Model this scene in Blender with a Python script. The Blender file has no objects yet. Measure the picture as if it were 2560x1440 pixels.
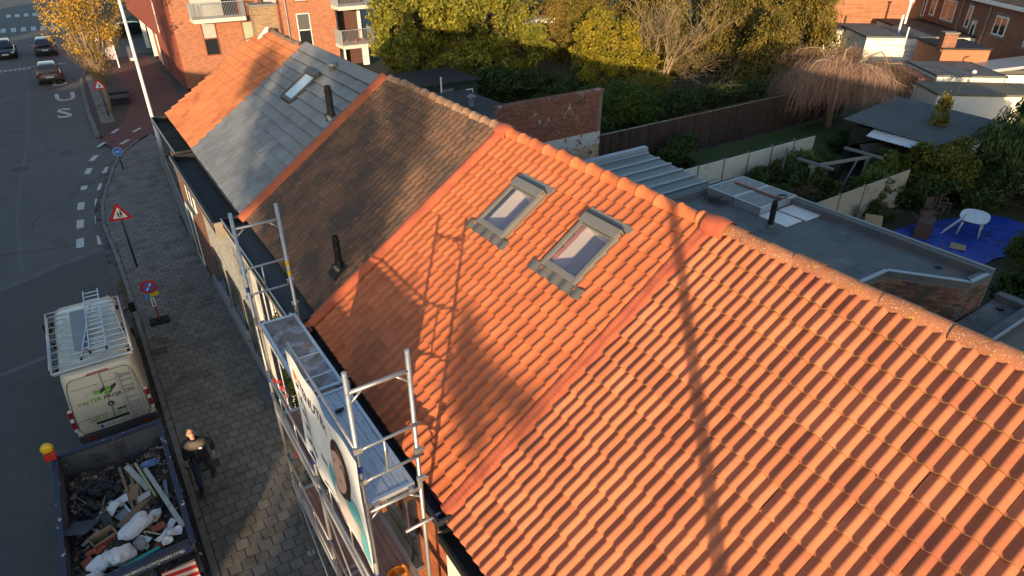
import bpy, bmesh, math, random
from mathutils import Vector, Matrix, Euler, noise
rad = math.radians
S = bpy.context.scene
COL = S.collection
random.seed(11)

# ---------------------------------------------------------------- camera
F_PX, PITCH, YAW, CAM_H = 1612.0, rad(30.4), rad(33.8), 12.0
cd = bpy.data.cameras.new("camera")
cam = bpy.data.objects.new("camera", cd)
COL.objects.link(cam)
cam.location = (0, 0, CAM_H)
cam.rotation_euler = (rad(90) - PITCH, 0, -YAW)
cd.sensor_width = 36.0
cd.lens = 36.0 * F_PX / 2560.0
cd.clip_end = 900
cd.clip_start = 0.05
S.camera = cam

# ---------------------------------------------------------------- sky and sun
SUN_D = Vector((1.0, 1.31, -0.228)).normalized()      # direction the light travels
EL = math.asin(-SUN_D.z)
W = bpy.data.worlds.new("World")
S.world = W
W.use_nodes = True
nt = W.node_tree
bgn = nt.nodes["Background"]
sky = nt.nodes.new("ShaderNodeTexSky")
sky.sky_type = 'NISHITA'
sky.sun_disc = False
sky.sun_elevation = EL
sky.sun_rotation = math.atan2(-SUN_D.x, -SUN_D.y)
sky.air_density = 1.0
sky.dust_density = 0.9
sky.ozone_density = 1.5
nt.links.new(sky.outputs[0], bgn.inputs[0])
bgn.inputs[1].default_value = 0.15
sd = bpy.data.lights.new("sun", 'SUN')
sd.energy = 3.9
sd.angle = rad(0.5)
sd.color = (1.0, 0.72, 0.43)
sun = bpy.data.objects.new("sun", sd)
COL.objects.link(sun)
sun.rotation_euler = SUN_D.to_track_quat('-Z', 'Y').to_euler()
sun.location = (-30, -40, 30)
S.view_settings.view_transform = 'Standard'
S.view_settings.look = 'None'
S.view_settings.exposure = 1.1
S.view_settings.gamma = 1.0
S.render.engine = 'CYCLES'
S.cycles.max_bounces = 5
S.cycles.diffuse_bounces = 3
S.cycles.glossy_bounces = 3
S.cycles.transmission_bounces = 4
S.cycles.transparent_max_bounces = 6

# ---------------------------------------------------------------- helpers
def tag(o, label=None, cat=None, group=None, kind=None):
    if label: o["label"] = label
    if cat: o["category"] = cat
    if group: o["group"] = group
    if kind: o["kind"] = kind
    return o

def thing(name, label, cat, loc=(0, 0, 0), rz=0.0, group=None):
    o = bpy.data.objects.new(name, None)
    o.empty_display_size = 0.2
    COL.objects.link(o)
    o.location = loc
    o.rotation_euler = (0, 0, rz)
    return tag(o, label, cat, group)

def link(name, me, parent=None, loc=None, mtx=None):
    o = bpy.data.objects.new(name, me)
    COL.objects.link(o)
    if parent: o.parent = parent
    if loc is not None: o.location = loc
    if mtx is not None: o.matrix_local = mtx
    return o

def copy_tree(o, parent=None):
    c = o.copy()
    COL.objects.link(c)
    c.parent = parent
    for ch in [x for x in bpy.data.objects if x.parent == o]:
        copy_tree(ch, c)
    return c

class MB:
    """collects faces for one mesh"""
    def __init__(s):
        s.v, s.f, s.mi = [], [], []
        s.cur = 0
    def add(s, vs, fs):
        n = len(s.v)
        s.v.extend([tuple(p) for p in vs])
        for f in fs:
            s.f.append([i + n for i in f]); s.mi.append(s.cur)
        return s
    def box(s, x0, x1, y0, y1, z0, z1, M=None):
        vs = [Vector((x, y, z)) for x in (x0, x1) for y in (y0, y1) for z in (z0, z1)]
        if M is not None: vs = [M @ p for p in vs]
        return s.add(vs, [(0,1,3,2),(4,6,7,5),(0,4,5,1),(2,3,7,6),(0,2,6,4),(1,5,7,3)])
    def cbox(s, c, d, M=None):
        vs = [Vector((c[0]+sx*d[0]/2, c[1]+sy*d[1]/2, c[2]+sz*d[2]/2)) for sx in (-1,1) for sy in (-1,1) for sz in (-1,1)]
        if M is not None: vs = [M @ p for p in vs]
        return s.add(vs, [(0,1,3,2),(4,6,7,5),(0,4,5,1),(2,3,7,6),(0,2,6,4),(1,5,7,3)])
    def poly(s, pts):
        return s.add(pts, [tuple(range(len(pts)))])
    def prism(s, pts, vec):
        n = len(pts); vec = Vector(vec)
        a = [Vector(p) for p in pts]; b = [p + vec for p in a]
        fs = [tuple(range(n-1, -1, -1)), tuple(range(n, 2*n))]
        for i in range(n):
            j = (i+1) % n
            fs.append((i, j, n+j, n+i))
        return s.add(a+b, fs)
    def tube(s, pts, r, n=8, cap=True):
        pts = [Vector(p) for p in pts]
        rs = r if isinstance(r, (list, tuple)) else [r]*len(pts)
        vs = []; prev = None
        for i, p in enumerate(pts):
            if i == 0: t = pts[1]-p
            elif i == len(pts)-1: t = p-pts[i-1]
            else: t = (pts[i+1]-p).normalized()+(p-pts[i-1]).normalized()
            t.normalize()
            if prev is None:
                a = Vector((0,0,1)) if abs(t.z) < .9 else Vector((1,0,0))
                e1 = t.cross(a).normalized()
            else:
                e1 = (prev - t*prev.dot(t)).normalized()
            prev = e1
            e2 = t.cross(e1)
            for k in range(n):
                an = 2*math.pi*k/n
                vs.append(p + (e1*math.cos(an)+e2*math.sin(an))*rs[i])
        fs = []
        for i in range(len(pts)-1):
            for k in range(n):
                k2 = (k+1) % n
                fs.append((i*n+k, i*n+k2, (i+1)*n+k2, (i+1)*n+k))
        if cap:
            fs.append(tuple(range(n-1,-1,-1)))
            b = (len(pts)-1)*n
            fs.append(tuple(range(b, b+n)))
        return s.add(vs, fs)
    def lathe(s, prof, c=(0,0,0), n=16, M=None):
        vs = []
        for (r, z) in prof:
            for k in range(n):
                a = 2*math.pi*k/n
                p = Vector((c[0]+r*math.cos(a), c[1]+r*math.sin(a), c[2]+z))
                vs.append(M @ p if M is not None else p)
        fs = []
        for i in range(len(prof)-1):
            for k in range(n):
                k2 = (k+1) % n
                fs.append((i*n+k, i*n+k2, (i+1)*n+k2, (i+1)*n+k))
        fs.append(tuple(range(n-1,-1,-1)))
        b = (len(prof)-1)*n
        fs.append(tuple(range(b, b+n)))
        return s.add(vs, fs)
    def ball(s, c, r, nu=10, nv=7, jit=0, M=None):
        if not isinstance(r, (tuple, list)): r = (r, r, r)
        vs = []
        for j in range(nv+1):
            th = math.pi*j/nv
            for i in range(nu):
                ph = 2*math.pi*i/nu
                k = 1+random.uniform(-jit, jit)
                p = Vector((c[0]+r[0]*k*math.sin(th)*math.cos(ph), c[1]+r[1]*k*math.sin(th)*math.sin(ph), c[2]+r[2]*k*math.cos(th)))
                vs.append(M @ p if M is not None else p)
        fs = []
        for j in range(nv):
            for i in range(nu):
                i2 = (i+1) % nu
                fs.append((j*nu+i, (j+1)*nu+i, (j+1)*nu+i2, j*nu+i2))
        return s.add(vs, fs)
    def grid(s, fn, nu, nv):
        vs = [fn(i/nu, j/nv) for j in range(nv+1) for i in range(nu+1)]
        fs = [(j*(nu+1)+i, j*(nu+1)+i+1, (j+1)*(nu+1)+i+1, (j+1)*(nu+1)+i) for j in range(nv) for i in range(nu)]
        return s.add(vs, fs)
    def mesh(s, name, mats, org=(0,0,0), smooth=False):
        me = bpy.data.meshes.new(name)
        o = Vector(org)
        me.from_pydata([Vector(p)-o for p in s.v], [], s.f)
        if not isinstance(mats, (list, tuple)): mats = [mats]
        for m in mats: me.materials.append(m)
        if len(mats) > 1: me.polygons.foreach_set("material_index", s.mi)
        if smooth: me.polygons.foreach_set("use_smooth", [True]*len(s.f))
        me.update()
        return me
    def build(s, name, mats, parent=None, org=(0,0,0), smooth=False, bevel=0, fix=True, loc=None):
        me = s.mesh(name, mats, org, smooth)
        if fix:
            bm = bmesh.new(); bm.from_mesh(me)
            bmesh.ops.recalc_face_normals(bm, faces=bm.faces)
            bm.to_mesh(me); bm.free()
        o = link(name, me, parent, loc)
        if bevel:
            m = o.modifiers.new("bevel", 'BEVEL'); m.width = bevel; m.segments = 2
            m.limit_method = 'ANGLE'; m.angle_limit = rad(40)
        return o

def frame(x, y, z):
    """matrix from three axis vectors"""
    return Matrix((x, y, z)).transposed()

def text_mesh(body, size, name="text", depth=0.0, align='LEFT', shear=0.0, bold=0.0):
    c = bpy.data.curves.new(name, 'FONT')
    c.body = body; c.size = size; c.extrude = depth; c.align_x = align; c.shear = shear
    c.offset = bold
    c.resolution_u = 2
    o = bpy.data.objects.new(name, c)
    COL.objects.link(o)
    dg = bpy.context.evaluated_depsgraph_get()
    me = bpy.data.meshes.new_from_object(o.evaluated_get(dg))
    bpy.data.objects.remove(o)
    bpy.data.curves.remove(c)
    me.name = name
    return me

# ---------------------------------------------------------------- materials
def lin(c):
    """sRGB 0-255 triple -> linear"""
    return tuple((x/255/12.92 if x/255 <= .04045 else ((x/255+.055)/1.055)**2.4) for x in c)

MATS = {}
def M(name, col, rough=.8, var=.18, scale=6.0, rnd=0.0, bump=0.0, bscale=60.0, metal=0.0, col2=None, s2=3.0, lo=.55, hi=.7, spec=.35, stretch=None, brick=None, alpha=None, emit=None, coat=0, fine=0.0, hue=0.0):
    if name in MATS: return MATS[name]
    m = bpy.data.materials.new(name); m.use_nodes = True
    t = m.node_tree; N = t.nodes; L = t.links
    b = N["Principled BSDF"]
    b.inputs["Roughness"].default_value = rough
    b.inputs["Metallic"].default_value = metal
    b.inputs["Specular IOR Level"].default_value = spec
    if coat: b.inputs["Coat Weight"].default_value = coat; b.inputs["Coat Roughness"].default_value = .08
    geo = N.new("ShaderNodeNewGeometry")
    pos = geo.outputs["Position"]
    if stretch:
        mp = N.new("ShaderNodeMapping"); mp.inputs["Scale"].default_value = stretch
        L.new(pos, mp.inputs["Vector"]); pos = mp.outputs[0]
    def noise_(sc, det=4):
        n = N.new("ShaderNodeTexNoise"); n.inputs["Scale"].default_value = sc; n.inputs["Detail"].default_value = det
        n.inputs["Roughness"].default_value = .6
        L.new(pos, n.inputs["Vector"]); return n.outputs["Fac"]
    def math_(op, a, bb):
        n = N.new("ShaderNodeMath"); n.operation = op
        for i, x in enumerate((a, bb)):
            if isinstance(x, (int, float)): n.inputs[i].default_value = x
            else: L.new(x, n.inputs[i])
        return n.outputs[0]
    val = math_('MULTIPLY_ADD', noise_(scale), 2*var)
    val.node.inputs[2].default_value = 1-var
    if fine:
        f2 = math_('MULTIPLY_ADD', noise_(scale*9, 2), 2*fine); f2.node.inputs[2].default_value = 1-fine
        val = math_('MULTIPLY', val, f2)
    if rnd:
        oi = N.new("ShaderNodeObjectInfo")
        r = math_('FRACT', math_('ADD', oi.outputs["Random"], geo.outputs["Random Per Island"]), 0)
        r2 = math_('MULTIPLY_ADD', r, 2*rnd); r2.node.inputs[2].default_value = 1-rnd
        val = math_('MULTIPLY', val, r2)
    rgb = N.new("ShaderNodeRGB"); rgb.outputs[0].default_value = (*col, 1)
    src = rgb.outputs[0]
    if hue and rnd:
        hs = N.new("ShaderNodeHueSaturation")
        hv = math_('MULTIPLY_ADD', math_('FRACT', math_('MULTIPLY', r, 7.3), 0), 2*hue); hv.node.inputs[2].default_value = .5-hue
        L.new(hv, hs.inputs["Hue"]); L.new(src, hs.inputs["Color"]); src = hs.outputs[0]
    if brick:
        # brick = (axis 'X' or 'Y' or both, mortar colour, brick w, brick h, mortar)
        ax, mc, bw, bh, mo = brick
        sx = N.new("ShaderNodeSeparateXYZ"); L.new(geo.outputs["Position"], sx.inputs[0])
        cx = N.new("ShaderNodeCombineXYZ")
        if ax == 'XY': L.new(math_('ADD', sx.outputs[0], sx.outputs[1]), cx.inputs[0])
        else: L.new(sx.outputs[0 if ax == 'X' else 1], cx.inputs[0])
        L.new(sx.outputs[2], cx.inputs[1])
        bt = N.new("ShaderNodeTexBrick"); bt.inputs["Scale"].default_value = 1
        bt.inputs["Brick Width"].default_value = bw; bt.inputs["Row Height"].default_value = bh
        bt.inputs["Mortar Size"].default_value = mo; bt.inputs["Mortar Smooth"].default_value = .2
        bt.inputs["Color1"].default_value = (*[c*.72 for c in col], 1); bt.inputs["Color2"].default_value = (*[min(1, c*1.28) for c in col], 1)
        bt.inputs["Mortar"].default_value = (*mc, 1)
        L.new(cx.outputs[0], bt.inputs["Vector"])
        src = bt.outputs["Color"]
    mul = N.new("ShaderNodeMix"); mul.data_type = 'RGBA'; mul.blend_type = 'MULTIPLY'; mul.inputs[0].default_value = 1
    L.new(src, mul.inputs[6]); L.new(val, mul.inputs[7]); out = mul.outputs[2]
    if col2:
        cols = col2 if isinstance(col2, list) else ([col2] if isinstance(col2[0], tuple) else [(col2, s2, lo, hi)])
        for (c2, ss, l_, h_) in cols:
            mr = N.new("ShaderNodeMapRange"); mr.inputs["From Min"].default_value = l_; mr.inputs["From Max"].default_value = h_
            L.new(noise_(ss, 6), mr.inputs["Value"])
            mx = N.new("ShaderNodeMix"); mx.data_type = 'RGBA'
            L.new(mr.outputs[0], mx.inputs[0]); L.new(out, mx.inputs[6]); mx.inputs[7].default_value = (*c2, 1)
            out = mx.outputs[2]
    L.new(out, b.inputs["Base Color"])
    if bump or brick:
        bp = N.new("ShaderNodeBump"); bp.inputs["Strength"].default_value = bump or .4; bp.inputs["Distance"].default_value = .01
        if brick:
            inv = math_('SUBTRACT', 1.0, bt.outputs["Fac"]); hsum = math_('ADD', inv, math_('MULTIPLY', noise_(bscale), .5)); L.new(hsum, bp.inputs["Height"])
        else: L.new(noise_(bscale, 5), bp.inputs["Height"])
        L.new(bp.outputs[0], b.inputs["Normal"])
    if emit:
        b.inputs["Emission Color"].default_value = (*emit[0], 1); b.inputs["Emission Strength"].default_value = emit[1]
    if alpha is not None:
        b.inputs["Alpha"].default_value = alpha
    MATS[name] = m
    return m

def leaf_mat(name, c1, c2, rough=.6, trans=.25):
    if name in MATS: return MATS[name]
    m = bpy.data.materials.new(name); m.use_nodes = True
    t = m.node_tree; N = t.nodes; L = t.links
    b = N["Principled BSDF"]; b.inputs["Roughness"].default_value = rough; b.inputs["Specular IOR Level"].default_value = .25
    geo = N.new("ShaderNodeNewGeometry")
    n = N.new("ShaderNodeTexNoise"); n.inputs["Scale"].default_value = .9; n.inputs["Detail"].default_value = 3
    L.new(geo.outputs["Position"], n.inputs["Vector"])
    ad = N.new("ShaderNodeMath"); ad.operation = 'MULTIPLY_ADD'; ad.inputs[1].default_value = .55
    L.new(geo.outputs["Random Per Island"], ad.inputs[0])
    sb = N.new("ShaderNodeMath"); sb.operation = 'MULTIPLY_ADD'; sb.inputs[1].default_value = 1.6; sb.inputs[2].default_value = -.6
    L.new(n.outputs["Fac"], sb.inputs[0]); L.new(sb.outputs[0], ad.inputs[2])
    mx = N.new("ShaderNodeMix"); mx.data_type = 'RGBA'; mx.clamp_factor = True
    L.new(ad.outputs[0], mx.inputs[0]); mx.inputs[6].default_value = (*c1, 1); mx.inputs[7].default_value = (*c2, 1)
    L.new(mx.outputs[2], b.inputs["Base Color"])
    tr = N.new("ShaderNodeBsdfTranslucent"); L.new(mx.outputs[2], tr.inputs["Color"])
    ms = N.new("ShaderNodeMixShader"); ms.inputs[0].default_value = trans
    L.new(b.outputs[0], ms.inputs[1]); L.new(tr.outputs[0], ms.inputs[2])
    L.new(ms.outputs[0], N["Material Output"].inputs["Surface"])
    MATS[name] = m
    return m

def glass_mat(name, col=(.02,.025,.03), rough=.04):
    if name in MATS: return MATS[name]
    return M(name, col, rough=rough, var=.1, scale=2, spec=.9, coat=.6)

GREY_STEEL = M("galvanised steel", (.42,.43,.44), rough=.42, var=.2, scale=9, metal=.75, col2=[((.3,.29,.27),14,.55,.72),((.2,.12,.07),30,.68,.78)])
BLACK_PLASTIC = M("black plastic", (.012,.012,.013), rough=.45, var=.2)
DARK_METAL = M("anthracite metal", (.022,.026,.033), rough=.38, var=.15, spec=.5)
WHITE_PAINT = M("white paint", (.72,.72,.69), rough=.6, var=.06)
# ================================================================ the setting
def sheet(name, pts, z, mat, kind='structure', parent=None):
    b = MB(); b.poly([(x, y, z) for x, y in pts])
    o = b.build(name, mat, parent)
    if parent is None: tag(o, kind=kind)
    # faces up
    if o.data.polygons[0].normal.z < 0: o.data.flip_normals()
    return o

m_soil = M("soil and rough grass", (.035,.04,.018), rough=.95, var=.4, scale=1.5, bump=.5, bscale=18, col2=[((.05,.04,.025),.8,.5,.65),((.02,.035,.01),4,.5,.62)])
m_asph = M("old asphalt", (.11,.108,.103), rough=.85, var=.16, scale=3.5, fine=.3, bump=.35, bscale=160, col2=[((.12,.118,.112),.22,.5,.66),((.07,.069,.066),.6,.58,.75)])
m_asph2 = M("fresh asphalt", (.086,.084,.08), rough=.85, var=.16, scale=3.5, fine=.32, bump=.3, bscale=160)
m_seam = M("pale asphalt seam", (.13,.132,.132), rough=.9, var=.25, scale=3, fine=.2)
m_mark = M("worn road paint", (.5,.5,.48), rough=.75, var=.15, scale=8, col2=((.12,.12,.12),9,.6,.7))
m_kerb = M("kerb concrete", (.17,.165,.15), rough=.9, var=.25, scale=3, rnd=.12, bump=.3, bscale=50, col2=((.06,.065,.05),5,.55,.7))
m_slab = M("grey paving slab", (.17,.162,.145), rough=.88, var=.16, scale=5, rnd=.15, bump=.25, bscale=90, col2=[((.11,.102,.08),1.2,.5,.66),((.22,.21,.19),2.3,.6,.75)])
m_joint = M("mossy paving joint", (.06,.06,.042), rough=.95, var=.4, scale=7, col2=((.045,.07,.02),2.2,.58,.66))
m_red = M("red cycle asphalt", (.15,.065,.055), rough=.9, var=.2, scale=1.2, fine=.15, bump=.3, bscale=120, col2=((.06,.05,.045),.7,.55,.7))
m_brownpave = M("dark brick paving", (.07,.056,.048), rough=.9, var=.25, scale=2, fine=.2, bump=.3, bscale=70, brick=None)
m_grass = M("lawn", (.045,.075,.018), rough=.95, var=.35, scale=3, fine=.3, bump=.7, bscale=90, col2=((.075,.07,.03),.8,.58,.7))
m_iron = M("cast iron", (.05,.05,.05), rough=.7, var=.3, scale=12, bump=.5, bscale=70)

sheet("ground", [(-420,-320),(520,-320),(520,620),(-420,620)], -.24, m_soil)
ROAD_R = [(-.43,-60),(-.43,24),(-.47,28),(-.6,31.7),(-.4,34.5),(-.04,36.5),(.6,39.8),(1.25,42.2),(1.1,44.6),(.42,46.6),(.34,53),(.5,60),(.7,65),(1.3,69),(2.8,72),(6,74.5),(12,76),(40,78)]
FARSIDE = [(40,98),(10,98),(4,101),(2.4,106),(2.4,240)]
sheet("road", ROAD_R + FARSIDE + [(-9.3,240),(-9.3,-60)], -.12, m_asph)
sheet("asphalt_patch", [(-9.2,-30),(-.8,-30),(-.8,28.9),(-2.5,28.3),(-5.5,26.6),(-9.2,25.2)], -.116, m_asph2)
seam = MB()
for pl, w in (([(-9.2,25.4),(-5.5,26.8),(-2.5,28.5),(-.75,29.3)], .16), ([(-9.2,20.6),(-5,21.2),(-2.5,21.9),(-.8,22.4)], .12), ([(-3.6,28.4),(-3.75,34),(-3.6,40),(-3.2,47),(-2.95,58),(-2.9,72)], .07)):
    for (a, b) in zip(pl[:-1], pl[1:]):
        d = Vector((b[0]-a[0], b[1]-a[1])).normalized(); n = Vector((-d.y, d.x))*w
        seam.poly([(a[0]-n.x, a[1]-n.y, -.1125), (b[0]-n.x, b[1]-n.y, -.1125), (b[0]+n.x, b[1]+n.y, -.1125), (a[0]+n.x, a[1]+n.y, -.1125)])
tag(seam.build("asphalt_seam", m_seam), kind='structure')
tag(sheet("opposite_pavement", [(-9.3,-60),(-9.3,240),(-13.6,240),(-13.6,-60)], 0.0, m_slab), kind='structure')

# pavement base between kerb and houses, with single slabs on it
KERB = ROAD_R[1:9]
pav_poly = [(-.3,-12),(-.3,24),(-.34,28),(-.46,31.7),(-.27,34.5),(.1,36.5),(.75,39.8),(1.4,42.2),(3.3,45.2),(3.3,31),(2.9,31),(2.6,-12)]
pav = sheet("pavement", pav_poly, -.024, m_joint)
def kerb_x(y):
    pts = [(-.43+.15,-60),(-.28,24),(-.32,28),(-.45,31.7),(-.25,34.5),(.12,36.5),(.78,39.8),(1.5,42.2),(3.4,45.6)]
    for (a, b) in zip(pts[:-1], pts[1:]):
        if a[1] <= y <= b[1]: return a[0]+(b[0]-a[0])*(y-a[1])/(b[1]-a[1])
    return -.28
def wall_x(y): return 2.36 if y < 31 else 3.3
slab_mb = MB(); slab_mb.box(-.131,.131,-.133,.133,-.03,0.0)
slab_me = slab_mb.mesh("paving_slab", m_slab)
rest = MB(); cand = []
g = .28
ny = int((46-8.5)/.285)
for j in range(ny):
    y = 8.5+j*.285
    off = .14 if j % 2 else 0
    for i in range(-4, 16):
        x = -.13+off+i*g
        x0, x1 = max(x-.136, kerb_x(y)+.012), min(x+.136, wall_x(y)+.03)
        if x1-x0 < .05: continue
        if abs(x-.05) < .3 and abs(y-14.05) < .26: continue
        cand.append((x, y, math.hypot(x, y), x0, x1))
cand.sort(key=lambda c: c[2])
cnt = 0
for (x, y, d, x0, x1) in cand:
    tl = Euler((random.gauss(0,.012), random.gauss(0,.012), random.gauss(0,.008))).to_matrix().to_4x4()
    Mx = Matrix.Translation(((x0+x1)/2, y, random.uniform(-.004,.003))) @ tl @ Matrix.Diagonal(((x1-x0)/.272,1,1,1))
    if cnt < 300 and y > 9.5:
        link("paving_slab", slab_me, pav, mtx=Mx); cnt += 1
    else: rest.box(-.131,.131,-.133,.133,-.03,0.0, Mx)
tag(rest.build("paving_slab_field", m_slab, pav, fix=False), kind='stuff')
for nm, cx, cy, w, h in (("drain_grate",.05,14.05,.5,.42),("drain_grate",-.02,19.9,.42,.36),("stone_hatch",2.05,17.05,.42,.3),("stone_hatch",2.1,16.35,.3,.22)):
    b = MB(); b.box(cx-w/2,cx+w/2,cy-h/2,cy+h/2,-.02,.012); b.box(cx-w/2+.06,cx+w/2-.06,cy-h/2+.06,cy+h/2-.06,0,.018)
    b.build(nm, m_iron if 'drain' in nm else m_kerb, pav, bevel=.004)
# kerb stones, one by one
def strip_pts(pts, step):
    out = []; acc = 0
    for (a, b) in zip(pts[:-1], pts[1:]):
        a = Vector(a); b = Vector(b); L_ = (b-a).length; d = (b-a)/L_
        t = -acc if acc else 0
        while t < L_:
            if t >= 0: out.append((a+d*t, d))
            t += step
        acc = L_-(t-step)
        acc = step-(t-L_) if t > L_ else 0
    return out
kerb = tag(bpy.data.objects.new("kerb", None), kind='structure'); COL.objects.link(kerb)
kpts = [(-.43,6),(-.43,24),(-.47,28),(-.6,31.7),(-.4,34.5),(-.04,36.5),(.6,39.8),(1.25,42.2),(2.4,44.4)]
km = MB(); km.box(0,.145,.004,.876,-.22,.005); kme = km.mesh("kerb_stone", m_kerb)
dist = 0
seg = []
for (a, b) in zip(kpts[:-1], kpts[1:]):
    a = Vector(a); b = Vector(b); n = max(1, round((b-a).length/.88))
    for i in range(n): seg.append((a+(b-a)*i/n, a+(b-a)*(i+1)/n))
for a, b in seg:
    d = (b-a); an = math.atan2(-d.x, d.y)
    Mx = Matrix.Translation((a.x, a.y, random.uniform(-.006,.004))) @ Matrix.Rotation(an,4,'Z') @ Matrix.Diagonal((1,d.length/.88,1,1))
    link("kerb_stone", kme, kerb, mtx=Mx)
# concrete gutter strip along the kerb
gb = MB()
for (a, b) in zip(kpts[:-1], kpts[1:]):
    gb.poly([(a[0]-.3,a[1],-.112),(b[0]-.3,b[1],-.112),(b[0]-.01,b[1],-.108),(a[0]-.01,a[1],-.108)])
tag(gb.build("gutter_strip", M("gutter concrete", (.11,.108,.1), rough=.9, var=.3, scale=3, fine=.25, col2=((.04,.038,.03),2.5,.5,.65))), kind='structure')
# leaves and dirt lying in the gutter
lf = MB()
for i in range(900):
    y = random.uniform(13, 26); x = -.46-abs(random.gauss(0,.09)); a = random.uniform(0,6.28); s = random.uniform(.012,.03)
    c, s_ = math.cos(a)*s, math.sin(a)*s
    lf.poly([(x-c,y-s_,-.10),(x+s_,y-c,-.095),(x+c,y+s_,-.088),(x-s_,y+c,-.098)])
for i in range(700):
    x = random.uniform(1.5,6.5); y = random.uniform(50,72); a = random.uniform(0,6.28); s = random.uniform(.03,.07)
    c, s_ = math.cos(a)*s, math.sin(a)*s
    lf.poly([(x-c,y-s_,.03),(x+s_,y-c,.035),(x+c,y+s_,.032),(x-s_,y+c,.034)])
tag(lf.build("fallen_leaves", leaf_mat("dead leaf", (.12,.05,.02), (.3,.15,.03)), fix=False), 'dry brown fallen leaves along the gutter and under the street tree', 'leaves', kind='stuff')

# cycle path and far pavement
sheet("far_pavement", [(.42,46.8),(1.2,45.2),(3.3,45.2),(3.3,31),(7.4,31),(7.4,74.4),(6,74.2),(2.9,71.7),(1.5,68.7),(.9,64.9),(.7,60),(.54,53)], -.012, m_brownpave)
sheet("cycle_path", [(1.2,42.3),(.5,45.6),(1.4,47.2),(2.3,49.5),(3.0,53),(3.3,60),(3.4,71.8),(6.8,73.6),(6.9,60),(6.2,52),(4.6,47.6),(3.2,45.4)], -.007, m_red)
sheet("slab_strip", [(.95,49.5),(1.75,49.5),(2.0,66.5),(1.2,66.5)], -.007, m_slab)
fk = tag(bpy.data.objects.new("island_kerb", None), kind='structure'); COL.objects.link(fk)
for (a, b) in zip([(.36,46.7),(.34,53),(.5,60),(.7,65),(1.3,69),(2.8,72)], [(.34,53),(.5,60),(.7,65),(1.3,69),(2.8,72),(6,74.5)]):
    a = Vector(a); b = Vector(b); n = max(1, round((b-a).length/1.0))
    for i in range(n):
        p = a+(b-a)*i/n; q = a+(b-a)*(i+1)/n; d = q-p
        link("kerb_stone", kme, fk, mtx=Matrix.Translation((p.x,p.y,0)) @ Matrix.Rotation(math.atan2(-d.x,d.y),4,'Z') @ Matrix.Diagonal((1.7,d.length/.88,1,1)))

# road markings: one object per dash
mk = tag(bpy.data.objects.new("lane_marking", None), kind='structure'); COL.objects.link(mk)
def dash(x, y, ang, l=1.0, w=.28, z=-.1115, nm="dash"):
    b = MB(); d = Vector((math.sin(ang), math.cos(ang))); n = Vector((d.y,-d.x))
    b.poly([(x-d.x*l/2-n.x*w/2, y-d.y*l/2-n.y*w/2, z),(x-d.x*l/2+n.x*w/2, y-d.y*l/2+n.y*w/2, z),(x+d.x*l/2+n.x*w/2, y+d.y*l/2+n.y*w/2, z),(x+d.x*l/2-n.x*w/2, y+d.y*l/2-n.y*w/2, z)])
    o = b.build(nm, m_mark, mk)
    if o.data.polygons[0].normal.z < 0: o.data.flip_normals()
for x, y, a in ((-1.55,30.4,.07),(-1.4,32.6,.08),(-1.22,34.9,.1),(-.88,37.7,.16),(-.52,40.15,.22),(-.08,42.4,.35),(-.79,30.3,.04),(-.68,32.7,.06),(-.5,35.0,.1),(-.18,37.2,.2),(.3,39.8,.3)):
    dash(x, y, a)
for x, y, a in ((.5,44.5,.5),(1.72,44.3,.62),(2.66,46.6,.62),(1.5,47.1,.5)): dash(x, y, a, .9, .22, -.002)
for i in range(6): dash(-4.75+i*.98, 99, 0, 3.6, .5, nm="crossing_block")
for i in range(5): dash(-4.3+i*.98, 113, 0, 3.4, .5, nm="crossing_block")
for i in range(16): dash(-5.4+i*.34, 72.4+i*.06, 0, .5, .16, nm="tooth")
b = MB(); b.poly([(-5.6,72.75,-.1115),(.3,73.75,-.1115),(.3,73.95,-.1115),(-5.6,72.95,-.1115)]); b.build("stop_line", m_mark, mk)
for ch, x, y in (("S",-1.4,52.9),("U",-1.35,58.1),("B",-1.35,63.9)):
    me = text_mesh(ch, 1.0, "letter", bold=.012); me.materials.clear(); me.materials.append(m_mark)
    o = link("letter", me, mk, mtx=Matrix.Translation((x,y,-.1112)) @ Matrix.Diagonal((2.1,3.9,1,1)))
for x, y, r in ((-3.55,42.6,.42),(-1.35,44.3,.42),(-.8,38.2,.42)):
    b = MB(); b.lathe([(r,0),(r,.006),(r*.86,.006),(r*.86,.004),(r*.8,.008)], (x,y,-.116), 24)
    tag(b.build("manhole_cover", M("road iron", (.075,.077,.08), rough=.8, var=.3, scale=10, bump=.4, bscale=60)), kind='structure')
b = MB()
for i in range(5): b.box(-.72+i*.055,-.69+i*.055,24.75,25.05,-.107,-.1)
b.box(-.75,-.44,24.7,25.1,-.112,-.106)
tag(b.build("street_gully", m_iron), kind='structure')

# tar-sealed cracks and dark stains in the asphalt
random.seed(8); tc = MB()
for (x, y, an, n_) in ((-5.5,20,.3,14),(-3.2,33,-.1,16),(-6.5,38,.6,14),(-2.2,47,.2,12),(-4.5,55,-.3,14),(-7.2,29,1.2,10),(-1.9,26,1.5,6),(-6,48,1.3,9)):
    p = Vector((x,y,-.1118))
    for k in range(n_):
        an += random.gauss(0,.35); q = p+Vector((math.sin(an),math.cos(an),0))*random.uniform(.35,.8); nn = Vector((math.cos(an),-math.sin(an),0))*random.uniform(.012,.03)
        tc.add([p-nn,p+nn,q+nn,q-nn],[(0,1,2,3)]); p = q
tag(tc.build("tar_crack", M("tar seal", (.055,.055,.055), rough=.7)), kind='structure')
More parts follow.
